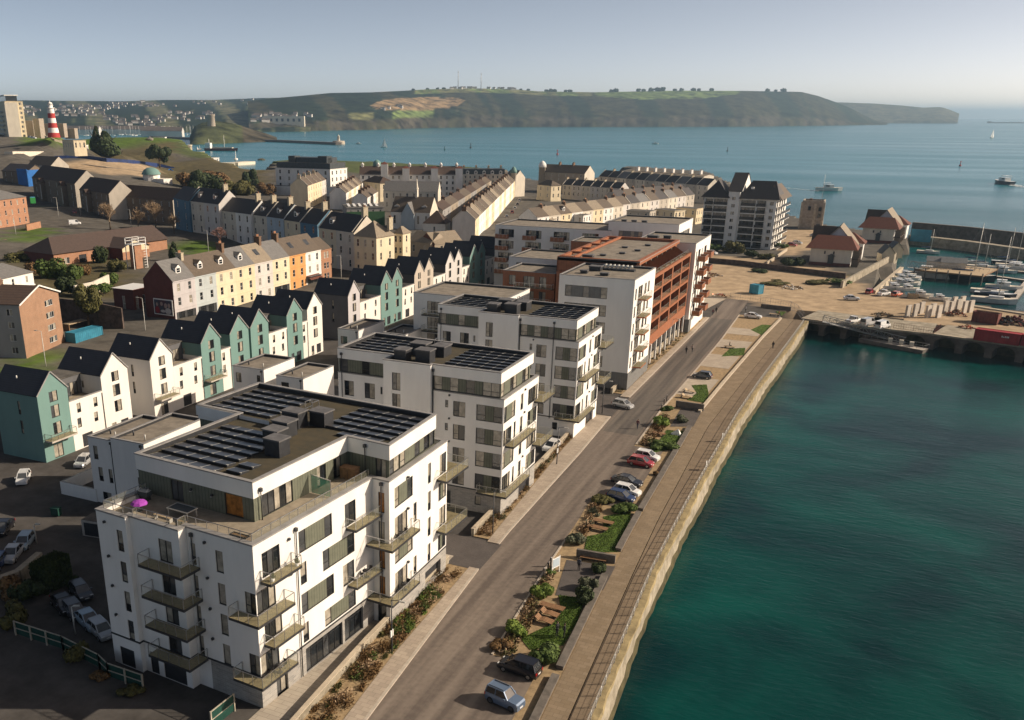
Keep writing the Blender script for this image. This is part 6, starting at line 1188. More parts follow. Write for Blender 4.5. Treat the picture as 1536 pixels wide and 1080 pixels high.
def car_meshes(ty, col):
 k = (ty, col)
 if k in CM: return CM[k]
 L_, W_, st, (g0, g1, g2, g3), H_ = CT[ty]; hw = W_ / 2; m = 'car_' + col; b = MB(); secs = []
 for i, (x, zm, zt) in enumerate(st):
  e = .88 if i in (0, len(st) - 1) else 1.0
  secs.append([(x, -hw * e * .94, .22), (x, -hw * e, .5), (x, -hw * e * .99, zm), (x, -hw * e * .9, zt), (x, hw * e * .9, zt), (x, hw * e * .99, zm), (x, hw * e, .5), (x, hw * e * .94, .22)])
 for s0, s1 in zip(secs, secs[1:]):
  for i in range(8): j = (i + 1) % 8; b.face([s0[j], s0[i], s1[i], s1[j]], m if i != 7 else 'dark_frame', True)
 b.face(secs[0], m); b.face(secs[-1][::-1], m)
 zb = lambda x: next(a[2] + (c[2] - a[2]) * (x - a[0]) / (c[0] - a[0]) for a, c in zip(st, st[1:]) if a[0] <= x <= c[0]) - .02
 hb, ht = hw * .88, hw * .72; R4 = [(g1, -ht, H_), (g2, -ht, H_), (g2, ht, H_), (g1, ht, H_)]; B4_ = [(g0, -hb, zb(g0)), (g3, -hb, zb(g3)), (g3, hb, zb(g3)), (g0, hb, zb(g0))]
 b.face([(x, y, z + .02) for x, y, z in R4], m)
 for i in range(4):
  b.bar(B4_[i], R4[i], .1, m); b.bar(R4[i], R4[(i + 1) % 4], .09, m)
 for y, yt in ((-hb, -ht), (hb, ht)): xm = (g0 + g3) / 2 - .15; b.bar((xm, y, zb(xm)), (xm + .02, yt, H_), .08, m)
 for sg in (-1, 1): b.box(g3 - .35, g3 - .15, sg * hw - .02 if sg > 0 else -hw - .16, sg * hw + .16 if sg > 0 else -hw + .02, zb(g3 - .3), zb(g3 - .3) + .14, m)
 if ty == 'suv':
  for y in (-.5, .5): b.bar((g1 + .1, y, H_ + .07), (g2 - .1, y, H_ + .07), .05, 'dark_frame')
  b.lathe([(.0, 0), (.33, 0), (.33, .2), (.0, .2)], 'dark_frame', 12, (0, 0)); 
 body = b.mesh('body'); gl = MB()
 for i in range(4): j = (i + 1) % 4; gl.face([B4_[i], B4_[j], R4[j], R4[i]], 'glass_dark' if i != 1 else 'glass_sky')
 if ty == 'van': gl.face([(g0, -hb - .01, zb(0)), (.2, -hb - .01, zb(0)), (.2, -ht - .03, H_), (g1, -ht - .03, H_)], m); gl.face([(.2, hb + .01, zb(0)), (g0, hb + .01, zb(0)), (g1, ht + .03, H_), (.2, ht + .03, H_)], m)
 wh = MB(); r_ = .31 if ty != 'suv' else .35
 for k_, (rr, y) in enumerate(((r_ * .55, 0.0),)): pass
 prof = [(r_ * .98, -.1), (r_, 0), (r_ * .98, .1)]; n = 14
 for (ra, ya), (rb, yb) in zip(prof, prof[1:]):
  for q in range(n): a0_, a1_ = 2 * math.pi * q / n, 2 * math.pi * (q + 1) / n; wh.face([(ra * math.cos(a0_), ya, ra * math.sin(a0_)), (ra * math.cos(a1_), ya, ra * math.sin(a1_)), (rb * math.cos(a1_), yb, rb * math.sin(a1_)), (rb * math.cos(a0_), yb, rb * math.sin(a0_))], 'tyre')
 for y in (-.1, .1):
  wh.face([(r_ * .98 * math.cos(2 * math.pi * q / n), y, r_ * .98 * math.sin(2 * math.pi * q / n)) for q in range(n)], 'tyre'); wh.face([(r_ * .62 * math.cos(2 * math.pi * q / n), y * 1.06, r_ * .62 * math.sin(2 * math.pi * q / n)) for q in range(n)], 'steel' if ty != 'suv' else 'dark_metal')
 hl = MB(); hl.box(-.09, .09, -.17, .17, -.08, .08, 'lamp_clear'); tl = MB(); tl.box(-.05, .05, -.12, .12, -.14, .14, 'lamp_red'); pl = MB(); pl.box(-.02, .02, -.25, .25, -.06, .06, 'white_frame')
 CM[k] = (body, gl.mesh('windows'), wh.mesh('wheel'), hl.mesh('headlight'), tl.mesh('tail_light'), pl.mesh('number_plate'), L_, W_, r_, st); return CM[k]
def car(label, u, v, heading, ty, col, z=0., group=None, p=None):
 p = p or at(u, v, z); t = thing('car' if ty not in ('van', 'pickup') else ty, label, 'car' if ty not in ('van', 'pickup') else ty, (p.x, p.y, z + .02), heading, group); body, gl, wh, hl, tl, pl, L_, W_, r_, st = car_meshes(ty, col)
 put('body', body, t); put('windows', gl, t)
 for x in (-L_ * .31, L_ * .32):
  for y in (-W_ / 2 + .08, W_ / 2 - .08): put('wheel', wh, t, (x, y, r_))
 for y in (-W_ * .34, W_ * .34): put('headlight', hl, t, (L_ / 2 - .14, y, st[-2][1] + .06)); put('tail_light', tl, t, (-L_ / 2 + .02, y * 1.1, st[0][1] + .12))
 put('number_plate', pl, t, (L_ / 2 + .01, 0, .45)); put('number_plate', pl, t, (-L_ / 2 - .01, 0, .6)); return t
E_ = R(-6)
g = 'cars parked across the quayside bays'
car('pale blue small boxy jeep parked nose to the water, nearest the camera', 757, 1056, R(-12), 'suv', 'iceblue', group=g)
car('black people carrier parked nose to the road behind the jeep', 779, 1008, R(174), 'mpv', 'black', group=g)
car('white hatchback behind the red car, farthest of the five in one bay', 970, 689, R(-8), 'hatch', 'white', group=g); car('dark red hatchback parked between the white one and an empty space', 961, 698, R(-6), 'hatch', 'red', group=g)
car('black estate car parked above the white one in the row of three', 940, 727, R(-8), 'sedan', 'black', group=g); car('white hatchback parked between the black and dark blue cars', 940, 741, R(-8), 'hatch', 'white', group=g); car('dark blue hatchback parked against the green shrub', 931, 750, R(-8), 'hatch', 'blue', group=g)
car('dark grey hatchback alone in a pale paved bay', 1053, 567, R(176), 'hatch', 'grey', group=g); car('white saloon alone in the farthest paved bay', 1129, 477, R(-6), 'sedan', 'white', group=g)
car('silver hatchback turning out of a driveway onto the road', 934, 611, R(-16), 'hatch', 'silver'); car('white hatchback facing out of the second driveway, behind the wall', 827, 674, R(-98), 'hatch', 'white')
car('white hatchback with a dark roof window in the shaded lane by the teal house', 36, 722, R(-52), 'hatch', 'white'); car('silver car half hidden between the link house and the mews house', 126, 697, R(-70), 'hatch', 'silver')
g = 'cars in the shaded yard at the left edge'
car('pale blue hatchback at the end of the shaded row at the left edge', 38, 818, R(-60), 'hatch', 'paleblue', group=g); car('silver estate second in the shaded row at the left edge', 20, 836, R(-60), 'sedan', 'silver', group=g); car('dark blue car cut off by the left edge of the shaded yard', -4, 850, R(-60), 'hatch', 'blue', group=g); car('black car near the hedge at the left edge, above the pale row', 6, 797, R(-60), 'sedan', 'black', group=g)
g = 'cars tucked under the nearest flats'
car('black car deepest in the shade beside the green fence', 96, 912, R(-25), 'sedan', 'black', group=g); car('dark grey car beside the post by the green fence', 112, 922, R(-25), 'hatch', 'grey', group=g); car('pale blue estate car under the side of the nearest flats', 133, 936, R(-22), 'sedan', 'paleblue', group=g); car('silver car closest to the garage doors of the nearest flats', 152, 951, R(-22), 'hatch', 'silver', group=g); car('dark car with a pale roof behind the shaded row by the hedge', 122, 893, R(-25), 'hatch', 'grey', group=g)
g = 'vehicles on the dirt yard'
car('white saloon alone on the sandy yard', 1277, 450, R(10), 'sedan', 'white', group=g); car('red hatchback beside the marina wall', 1304, 440, R(75), 'hatch', 'red', group=g); car('white pickup beside the red hatchback', 1325, 443, R(60), 'pickup', 'white', group=g); car('orange red car behind the white pickup', 1345, 444, R(60), 'hatch', 'orange', group=g)
car('white pickup with a dark rear screen, left of three on the arched quay', 1279, 484, R(62), 'pickup', 'white', group=g); car('grey white van, middle of three on the arched quay', 1301, 488, R(62), 'van', 'silver', group=g); car('plain white van, right of three on the arched quay', 1323, 492, R(62), 'van', 'white', group=g)
g = 'cars by the tall white flats'
car('white car under the hedge of the tall white flats', 1068, 381, R(-30), 'sedan', 'white', group=g); car('red car on the sandy verge right of the tall white flats', 1188, 369, R(-20), 'hatch', 'red', group=g); car('silver car beside the red one by the tall flats', 1196, 366, R(-20), 'hatch', 'silver', group=g); car('grey car beside the stone fort tower', 1222, 355, R(5), 'sedan', 'silver', group=g)
g = 'cars along the sloping street'
for u, v, c_, lb in ((760, 327, 'silver', 'lowest silver car parked on the sloping street by the long terrace'), (768, 320, 'red', 'red car parked on the sloping street by the long terrace'), (772, 314, 'white', 'white car parked above the red one on the sloping street'), (776, 308, 'grey', 'grey car parked midway up the sloping street'), (779, 302, 'silver', 'uppermost silver car parked on the sloping street')): car(lb, u, v, R(112), 'hatch', c_, 3, g)
car('dark red car parked in front of the brown flats', 112, 320, R(-40), 'hatch', 'red', 9.2); car('white car on the lawn edge below the lighthouse, left of two', 46, 207, R(0), 'hatch', 'white', 36); car('white car on the lawn edge below the lighthouse, right of two', 51, 208, R(0), 'hatch', 'white', 35.7); car('dark car behind the bush at the far left street', 8, 366, R(-30), 'hatch', 'grey', 7)
p = at(50, 307, 10.5); t = thing('lorry', 'bright green box lorry parked beside the orange brick office', 'lorry', p, R(140)); b = MB(); b.box(-3.5, 1.6, -1.2, 1.2, .9, 3.6, 'car_green'); b.build('cargo_box', t); b = MB(); b.prism([(1.7, -1.1), (3.6, -1.1), (3.6, 1.1), (1.7, 1.1)], .6, 2.6, 'car_white'); b.build('cab', t)
b = MB(); b.box(3.58, 3.64, -.95, .95, 1.5, 2.4, 'glass_dark'); b.build('windscreen', t)
for x in (-2.4, 2.6):
 for y in (-1, 1): put('wheel', car_meshes('van', 'white')[2], t, (x, y, .45), 0, (1.4, 1.4, 1.4))
car('white van parked on the street above the fire station roof', 112, 337, R(60), 'van', 'white', 8.2)
# ------------------------------------------------------------------ people
def cloth(name, top, legs, skin=(.42, .26, .18)):
 m = bpy.data.materials.new(name); m.use_nodes = True; nt = m.node_tree; b_ = nt.nodes['Principled BSDF']; b_.inputs['Roughness'].default_value = .85
 g = nd(nt, 'ShaderNodeTexCoord'); s = nd(nt, 'ShaderNodeSeparateXYZ'); nt.links.new(g.outputs['Object'], s.inputs[0]); mr = nd(nt, 'ShaderNodeMapRange'); mr.inputs['From Max'].default_value = 1.8; nt.links.new(s.outputs[2], mr.inputs['Value'])
 r = nd(nt, 'ShaderNodeValToRGB'); r.color_ramp.interpolation = 'CONSTANT'; e = r.color_ramp.elements; e[0].position = 0; e[0].color = (.02, .018, .016, 1); e[1].position = .05; e[1].color = (*legs, 1)
 for q, c in ((.53, top), (.845, skin)): x = e.new(q); x.color = (*c, 1)
 nt.links.new(mr.outputs[0], r.inputs[0]); nt.links.new(r.outputs[0], b_.inputs['Base Color']); MATS[name] = m
def person(label, u, v, rz, top, legs, pose='stand', z=0., hair=(.04, .025, .015), group=None, p=None):
 p = p or at(u, v, z); nm = 'clothes_%d' % len(MATS); cloth(nm, top, legs); V = []; Ed = []; Rd = []
 def add(q, r_, par=None): V.append(q); Rd.append(r_); (Ed.append((par, len(V) - 1)) if par is not None else None); return len(V) - 1
 sit = pose == 'sit'; st = .22 if pose == 'walk' else .04
 pel = add((0, 0, .95), .155); ch = add((0, 0, 1.22), .16, pel); sh = add((0, 0, 1.42), .145, ch); nk = add((.01, 0, 1.53), .058, sh); hd = add((.02, 0, 1.63), .095, nk); tp = add((.015, 0, 1.73), .08, hd); add((.115, 0, 1.635), .022, hd)
 for sg in (-1, 1):
  f = st * sg; hip = add((0, sg * .10, .88), .105, pel)
  if sit: kn = add((.46, sg * .11, .88), .07, hip); an = add((.5, sg * .11, .48), .05, kn); add((.66, sg * .11, .45), .04, an)
  else: kn = add((f * .5 + .03, sg * .11, .5), .07, hip); an = add((f * 1.0, sg * .11, .09), .05, kn); add((f + .17, sg * .12, .04), .042, an)
  s2 = add((0, sg * .19, 1.40), .068, sh)
  if pose == 'phone': el = add((.08, sg * .27, 1.14), .05, s2); ha = add((.28, sg * .12, 1.26), .036, el); add((.33, sg * .09, 1.33), .03, ha)
  else: el = add((-f * .5, sg * .25, 1.12), .05, s2); ha = add((-f * .8 + .08, sg * .25, .88), .036, el); add((-f * .8 + .11, sg * .245, .79), .03, ha)
 me = bpy.data.meshes.new('body'); me.from_pydata(V, Ed, []); me.materials.append(MATS[nm]); o = bpy.data.objects.new('person', me); COL.objects.link(o); o.location = (p.x, p.y, z + .02 - (.42 if sit else 0)); o.rotation_euler = (0, 0, rz)
 if not me.skin_vertices: 
  bm = bpy.data.objects  # the skin layer is created with the modifier below
 md = o.modifiers.new('skin', 'SKIN')
 if not me.skin_vertices:
  import bmesh as bmm
  q = bmm.new(); q.from_mesh(me); q.verts.layers.skin.verify(); q.to_mesh(me); q.free()
 for i, r_ in enumerate(Rd): me.skin_vertices[0].data[i].radius = (r_, r_ * (1.0 if i > 6 else .85)); me.skin_vertices[0].data[i].use_root = (i == 0)
 md.use_smooth_shade = True; s_ = o.modifiers.new('smooth', 'SUBSURF'); s_.levels = 1; s_.render_levels = 1
 tag(o, label, 'person', group); hn = 'hair_%d' % len(MATS); M(hn, hair, .7, .1, 8); b = MB(); b.lathe([(.10, 1.60), (.112, 1.66), (.105, 1.72), (.07, 1.77), (.0, 1.785)], hn, 10, (-.01, 0)); b.build('hair', o); return o
dk = (.012, .012, .016)
person('person in black standing on the lawn with hands raised, right of two', 846, 957, R(200), dk, dk, 'phone', group='two people standing on the lawn'); person('person in black standing by the loungers with hands raised, left of two', 835, 954, R(-20), (.016, .016, .02), dk, 'phone', group='two people standing on the lawn')
person('person in dark clothes standing beside the slatted bench in the square', 868, 856, R(80), (.05, .055, .07), dk, 'stand'); person('person in a dark red top walking on the road towards the camera', 956, 643, R(-100), (.09, .03, .04), (.03, .03, .05), 'walk')
gq = 'couple walking on the far road'
person('person in black walking on the road beside a pale topped companion', 1029, 531, R(70), dk, dk, 'walk', group=gq); person('person in a pale top walking on the road beside a dark companion', 1038, 528, R(70), (.5, .42, .38), dk, 'walk', group=gq)
person('person in dark red walking at the far end of the road, left of two', 1069, 473, R(70), (.10, .03, .035), dk, 'walk'); person('person in black walking at the far end of the road, right of two', 1074, 470, R(70), dk, dk, 'walk'); person('person in black walking on the far promenade', 1159, 523, R(80), dk, dk, 'walk')
person('person in black sitting on the pale bench in the far garden', 1094, 521, R(0), dk, dk, 'sit', .05); person('person in red sitting near the last paved bay', 1168, 473, R(0), (.25, .02, .02), dk, 'sit', .05); person('person in a striped top standing on the lawn edge, right of the sculpture', 1118, 468, R(30), (.3, .3, .32), dk, 'stand')
# ------------------------------------------------------------------ roof terrace things on the nearest block
def lw(x, y, z):
 c, s = math.cos(R(-4.4)), math.sin(R(-4.4)); return Vector((-2.91 + x * c - y * s, -51.1 + x * s + y * c, z))
M('parasol_purple', (.36, .06, .42), .8, .1, 3)
t = thing('parasol', 'low purple parasol on the roof terrace of the nearest flats', 'parasol', lw(-15.0, 1.2, 16.32)); b = MB(); b.lathe([(.85, .75), (.65, .98), (.3, 1.1), (0, 1.15)], 'parasol_purple', 8, smooth=False); b.build('canopy', t); b = MB(); b.tube([(0, 0, 0), (0, 0, 1.1)], .035, 'pale_metal', 6); b.lathe([(.3, 0), (.3, .08), (0, .1)], 'dark_metal', 8); b.build('pole', t)
t = thing('terrace_table', 'grey glass topped table on the roof terrace', 'table', lw(-10.6, 2.4, 16.32), R(-4)); b = MB(); b.box(-1.3, 1.3, -.7, .7, .78, .84, 'zinc_dark'); b.ring([(-1.32, -.72), (1.32, -.72), (1.32, .72), (-1.32, .72)], .08, .76, .86, 'pale_metal'); b.build('table_top', t)
for x in (-1.2, 1.2):
 for y in (-.6, .6): b = MB(); b.box(x - .04, x + .04, y - .04, y + .04, 0, .77, 'pale_metal'); b.build('leg', t)
t = thing('bench', 'pale slatted bench in front of the terrace table', 'bench', lw(-11.4, .7, 16.32), R(-4)); b = MB(); 
for k in range(3): b.box(-1.1, 1.1, -.2 + .14 * k, -.09 + .14 * k, .45, .49, 'wood_pale')
b.build('seat', t); b = MB(); b.box(-1.0, -.92, -.2, .2, 0, .45, 'pale_metal'); b.box(.92, 1.0, -.2, .2, 0, .45, 'pale_metal'); b.build('frame', t)
t = thing('barbecue', 'covered grey barbecue against the dark terrace wall', 'barbecue', lw(-16.6, 3.4, 16.32)); b = MB(); b.box(-.6, .6, -.35, .35, .5, .95, 'zinc_dark', 'pale_metal'); b.box(-.45, .45, -.3, .3, 0, .5, 'dark_metal'); b.build('grill', t); b = MB(); b.tube([(-.5, -.3, .97), (-.5, 0, 1.2), (-.5, .3, .97)], .04, 'pale_metal', 5); b.tube([(.5, -.3, .97), (.5, 0, 1.2), (.5, .3, .97)], .04, 'pale_metal', 5); b.build('lid_frame', t)
t = thing('storage_box', 'brown wooden storage box in the shaded inner corner of the terrace', 'storage box', lw(-2.6, 18.6, 16.32)); b = MB(); b.box(-.9, .9, -.5, .5, 0, 1.2, 'wood_warm'); b.box(-.95, .95, -.55, .55, 1.2, 1.27, 'wood_warm'); b.box(-.02, .02, -.52, -.5, .1, 1.1, 'dark_frame'); b.build('case', t)
for i, (x, y, w_, lb) in enumerate(((-2.2, .9, 1.9, 'dark trough planter at the street corner of the roof terrace'), (-8.9, .5, .9, 'dark square planter behind the glass above the front balconies'))):
 t = thing('planter', lb, 'planter', lw(x, y, 16.32), R(-4)); b = MB(); b.box(-w_ / 2, w_ / 2, -.3, .3, 0, .6, 'brick_brown', 'soil'); b.ring([(-w_ / 2, -.3), (w_ / 2, -.3), (w_ / 2, .3), (-w_ / 2, .3)], .06, .58, .66, 'dark_metal'); b.build('trough', t)
for i, (x, y, z) in enumerate(((.95, 1.3, 13.02), (.95, 4.8, 13.02))):
 t = thing('potted_shrub', 'small clipped cone shrub at the ' + ('near' if i == 0 else 'far') + ' end of the top street balcony', 'potted plant', lw(x, y, z), 0, 'clipped cone shrubs on the top balcony'); b = MB(); b.lathe([(.14, 0), (.2, .3), (.17, .3), (0, .28)], 'white_frame', 10); b.build('pot', t); put('foliage', leaf_blob('leaf_dark', 500, .1, 3, 'cone', 6), t, (0, 0, .28), 0, (.42, .42, .8))
for x, y, z, lb in ((2.6, 20.5, 9.8, 'dark table and chairs on the wraparound balcony'), (.7, 16.5, 6.6, 'dark garden table on the third floor balcony'), (2.5, 21.2, 3.4, 'dark table on the lowest wraparound balcony'), (.9, 1.6, 3.4, 'dark chairs on the lowest corner balcony')):
 t = thing('garden_table', lb, 'garden table', lw(x, y, z)); b = MB(); b.lathe([(.0, .7), (.45, .7), (.45, .74), (0, .74)], 'dark_frame', 12); b.tube([(0, 0, 0), (0, 0, .7)], .04, 'dark_frame', 6); b.lathe([(.3, 0), (.05, .06), (0, .06)], 'dark_frame', 10); b.build('table', t)
 for s in (-1, 1):
  k = MB(); k.box(-.2, .2, s * .75 - .2, s * .75 + .2, .4, .45, 'dark_frame'); k.box(-.2, .2, s * .95 - .02, s * .95 + .03, .45, .9, 'dark_frame')
  for dx in (-.18, .18): k.bar((dx, s * .6, 0), (dx, s * .6, .42), .04, 'dark_frame'); k.bar((dx, s * .93, 0), (dx, s * .93, .42), .04, 'dark_frame')
  k.build('chair', t)
# ------------------------------------------------------------------ left hand edge of the town
p0, p1 = at(40, 537, 2.5), at(97, 512, 2.5); d = p1 - p0; wb = math.hypot(d.x, d.y); rz = math.atan2(d.y, d.x); hb_ = 11.6
t = thing('brick_flats', 'four storey flats with a warm brick gable end and white framed windows', 'flats', p0, rz); W = MB(); Wl = MB()
facade(W, t, (0, 0), (wb, 0), -3, hb_, [(wb * .62, .9 + k * 2.75, wb * .2, 1.35, 'casement') for k in range(4)], 'brick_tan'); W.face([(0, 0, hb_), (wb, 0, hb_), (wb / 2, 0, hb_ + 2.6)], 'brick_tan')
facade(Wl, t, (0, 34), (0, 0), -3, hb_, [(34 - a, .8 + k * 2.75, w_, 1.5, 'casement') for k in range(4) for a, w_ in ((3.2, 1.5), (8.5, 2.4), (13.5, 2.4), (18, 1.5), (24, 2.4))], 'paint_ash'); Wl.panel((wb, 0), (wb, 34), -3, hb_, [], 'paint_ash'); W.build('gable_wall', t); Wl.build('wall', t)
for k in range(4):
 b = MB(); b.box(-1.6, 0, 7.5, 11.8, .5 + k * 2.75, .65 + k * 2.75, 'concrete_pale'); b.box(-1.6, -1.55, 7.5, 11.8, .65 + k * 2.75, 1.6 + k * 2.75, 'paint_ash'); b.build('balcony', t)
b = MB(); b.gable(0, wb, 0, 34, hb_, hb_ + 2.6, 'brick_orange', 'tile_brown', 'y', .35, .15, ends=False); b.build('roof', t)
b = MB(); b.bar((-.4, -.4, hb_ - .1), (wb / 2, -.4, hb_ + 2.75), .1, 'white_frame', .3); b.bar((wb / 2, -.4, hb_ + 2.75), (wb + .4, -.4, hb_ - .1), .1, 'white_frame', .3); b.build('bargeboard', t)
chimney(t, wb * .5, 9, hb_ + 2.2, 1.2, 1.4, .9, 'chimney_brick', 2)
M('container_blue', (.035, .22, .33), .6, .15, .7); M('container_red', (.36, .025, .03), .6, .15, .6); M('container_rust', (.16, .045, .035), .75, .25, .7)
def container(label, u, v, rz, L_, W_, H_, m, z=0., name='container', open_=False):
 p = at(u, v, z); t = thing(name, label, 'container', (p.x, p.y, z), rz); b = MB(); n = int(L_ / .3)
 for i in range(n):
  x0, x1 = -L_ / 2 + L_ * i / n, -L_ / 2 + L_ * (i + 1) / n; o = .06 if i % 2 else 0
  for s in (-1, 1): b.face([(x0, s * (W_ / 2 - o), .1), (x1, s * (W_ / 2 - (.06 - o)), .1), (x1, s * (W_ / 2 - (.06 - o)), H_ - .1), (x0, s * (W_ / 2 - o), H_ - .1)], m)
 for x in (-L_ / 2, L_ / 2): b.face([(x, -W_ / 2 + .05, .1), (x, W_ / 2 - .05, .1), (x, W_ / 2 - .05, H_ - .05), (x, -W_ / 2 + .05, H_ - .05)], m)
 if not open_: b.face([(-L_ / 2, -W_ / 2, H_ - .02), (L_ / 2, -W_ / 2, H_ - .02), (L_ / 2, W_ / 2, H_ - .02), (-L_ / 2, W_ / 2, H_ - .02)], m)
 else: b.face([(-L_ / 2, -W_ / 2, H_ * .6), (L_ / 2, -W_ / 2, H_ * .6), (L_ / 2, W_ / 2, H_ * .6), (-L_ / 2, W_ / 2, H_ * .6)], 'soil')
 b.build('shell', t); f = MB()
 for s in (-1, 1):
  for z_ in (.1, H_): f.bar((-L_ / 2, s * W_ / 2, z_), (L_ / 2, s * W_ / 2, z_), .14, m)
 for x in (-L_ / 2, L_ / 2):
  for z_ in (.1, H_): f.bar((x, -W_ / 2, z_), (x, W_ / 2, z_), .14, m)
  for s in (-1, 1): f.bar((x, s * W_ / 2, 0), (x, s * W_ / 2, H_), .16, m)
 f.build('frame', t); return t
pa, pb = at(116, 517, 2), at(156, 506, 2); rzc = math.atan2(pb.y - pa.y, pb.x - pa.x)
container('turquoise blue shipping container beside the brick flats', 128, 513, rzc, 8.5, 3.0, 3.0, 'container_blue', 1.6)
p = at(118, 492, 3); t = thing('timber_platform', 'pale timber platform behind the turquoise container', 'platform', p, rzc); b = MB(); b.box(-4, 4, -1.2, 1.2, 1.6, 1.75, 'wood_pale'); b.build('deck', t)
for x in (-3.8, 3.8): b = MB(); b.box(x - .1, x + .1, -1, 1, -.5, 1.6, 'wood_warm'); b.build('leg', t)
M('old_wall', (.13, .095, .08), .95, .3, .8)
def wall_run(label, pts, h, m='old_wall', th=.5, name='boundary_wall', cat='wall', cap=None, hitz=False):
 P_ = [hit(*q[:2]) if hitz else at(*q) for q in pts]; t = thing(name, label, cat, P_[0]); b = MB(); o = P_[0]
 for a, c in zip(P_, P_[1:]):
  a, c = a - o, c - o; d = Vector((c.x - a.x, c.y - a.y, 0)).normalized(); n = Vector((d.y, -d.x, 0)) * th / 2
  A, B_, C_, D_ = a - n, a + n, c + n, c - n; dn, up = Vector((0, 0, -2)), Vector((0, 0, h))
  for q in ((B_, C_), (D_, A), (A, B_), (C_, D_)): b.face([q[0] + dn, q[1] + dn, q[1] + up, q[0] + up], m)
  b.face([A + up, B_ + up, C_ + up, D_ + up], cap or m)
 b.build('wall', t); return t
wall_run('tall dark stone retaining wall behind the turquoise container', [(90, 478, 4), (150, 486, 4), (186, 494, 3)], 5.2)
wall_run('pale rendered garden wall among the shrubs above the container', [(112, 436, 6), (140, 430, 6), (163, 419, 6)], 1.4, 'paint_ivory')
wall_run('long cream wall in front of the lawns at the far left', [(14, 238, 24), (80, 237, 22)], 4.6, 'paint_ivory', 6)
slab('low red brick outbuilding with a white lean to roof, left of the hoarding gable', (169, 433), (199, 436), 8.5, 7.5, 8, 'brick_red', 1, 1, 'outbuilding', 'outbuilding', roof='white_frame')
hip_house('low bungalow with a grey hipped roof above the brick flats', (-14, 422), (49, 408), 8.5, 3.5, 11, 3.2, 'paint_snow', 'slate_grey', None, 3, 1, 'bungalow', 'bungalow')
e0, e1 = at(80, 381, 9), at(250, 358, 9); d = e1 - e0; Lf = math.hypot(d.x, d.y); t = thing('fire_station', 'long low fire station with brown tiled roofs and orange brick gables', 'fire station', (e0.x, e0.y, 4.5), math.atan2(d.y, d.x)); W = MB()
facade(W, t, (0, 0), (Lf, 0), -2, 4.5, [(Lf * .08, .8, 2, 2, 'casement'), (Lf * .2, .5, 3, 2.6, 'garage')], 'brick_orange'); W.panel((Lf, 0), (Lf, 16), -2, 4.5, [], 'brick_orange'); W.panel((0, 16), (0, 0), -2, 4.5, [], 'brick_red'); W.panel((Lf, 16), (0, 16), -2, 4.5, [], 'brick_orange'); W.face([(Lf, 0, 4.5), (Lf, 16, 4.5), (Lf, 8, 8.8)], 'paint_straw'); W.build('wall', t)
rows('tile_sheet', (.085, .06, .05), (.06, .043, .036), .4, .7, 0, .1)
b = MB(); o = .6
b.face([(-o, -o, 4.4), (Lf + o, -o, 4.4), (Lf + o, 8, 8.9), (4.5, 8, 8.9)], 'tile_sheet'); b.face([(Lf + o, 16 + o, 4.4), (-o, 16 + o, 4.4), (4.5, 8, 8.9), (Lf + o, 8, 8.9)], 'tile_sheet'); b.face([(-o, 16 + o, 4.4), (-o, -o, 4.4), (4.5, 8, 8.9)], 'tile_sheet'); b.face([(-o, -o, 4.38), (-o, 16 + o, 4.38), (Lf + o, 16 + o, 4.38), (Lf + o, -o, 4.38)], 'dark_frame'); b.build('roof', t)
x0, x1 = Lf * .46, Lf * .70
W = MB(); W.panel((x0, -7), (x1, -7), -2, 3.0, [], 'brick_orange'); W.panel((x0, -7), (x1, -7), 3.0, 4.4, [], 'paint_straw'); W.face([(x0, -7, 4.4), (x1, -7, 4.4), ((x0 + x1) / 2, -7, 6.9)], 'paint_straw'); W.panel((x0, 0), (x0, -7), -2, 4.4, [], 'brick_red'); W.panel((x1, -7), (x1, 0), -2, 4.4, [], 'brick_orange'); W.build('wing_wall', t)
b = MB(); b.gable(x0, x1, -7, 6, 4.4, 6.9, 'paint_straw', 'tile_sheet', 'y', .5, .15, ends=False); b.build('wing_roof', t)
p = at(212, 402, 5); t = thing('drill_tower', 'fire drill tower of pale steel frame with a railed platform over a brick core', 'tower', p, math.atan2(d.y, d.x)); b = MB(); b.box(-1.6, 1.2, .4, 3, -1, 7.4, 'brick_orange'); b.build('brick_core', t); b = MB()
for x in (-2.7, 2.7):
 for y in (0, 3.4): b.bar((x, y, -1), (x, y, 9.6), .22, 'white_frame')
for z_ in (7.6, 9.6, 8.7):
 for q, s in (((-2.7, 0), (2.7, 0)), ((2.7, 0), (2.7, 3.4)), ((2.7, 3.4), (-2.7, 3.4)), ((-2.7, 3.4), (-2.7, 0))): b.bar((*q, z_), (*s, z_), .2 if z_ < 8 else .12, 'white_frame')
for k in range(9): b.bar((1.5, -.05, k * .85), (2.5, -.05, k * .85), .1, 'white_frame')
b.build('frame', t); b = MB(); b.box(-2.7, 2.7, 0, 3.4, 7.6, 7.75, 'pale_metal'); b.build('platform', t)
hip_house('three storey orange brick office with a grey hipped roof at the left edge', (-40, 305), (39, 295), 19, 11, 16, 3.6, 'brick_orange', 'slate_grey', None, 8, 3, 'office', 'office')
wall_run('low orange brick wall beside the office lawn', [(40, 346, 8), (61, 341, 8)], 2.4, 'brick_orange')
g5 = 'brown brick flats on the left hill'
row('brick flats by the green lorry', g5, (48, 266), (112, 276), 20.5, 2, 11.5, 13, 6, ['brick_brown'], ['tile_brown'], floors=3, cols=3, rwall=lambda i: 'paint_stone', wst='casement', sub=5)
row('brick flats in the middle of the hill row', g5, (119, 284), (163, 291), 18.6, 2, 11, 12, 5.4, ['brick_brown'], ['tile_brown'], floors=3, cols=3, rwall=lambda i: 'paint_stone', wst='casement', sub=5)
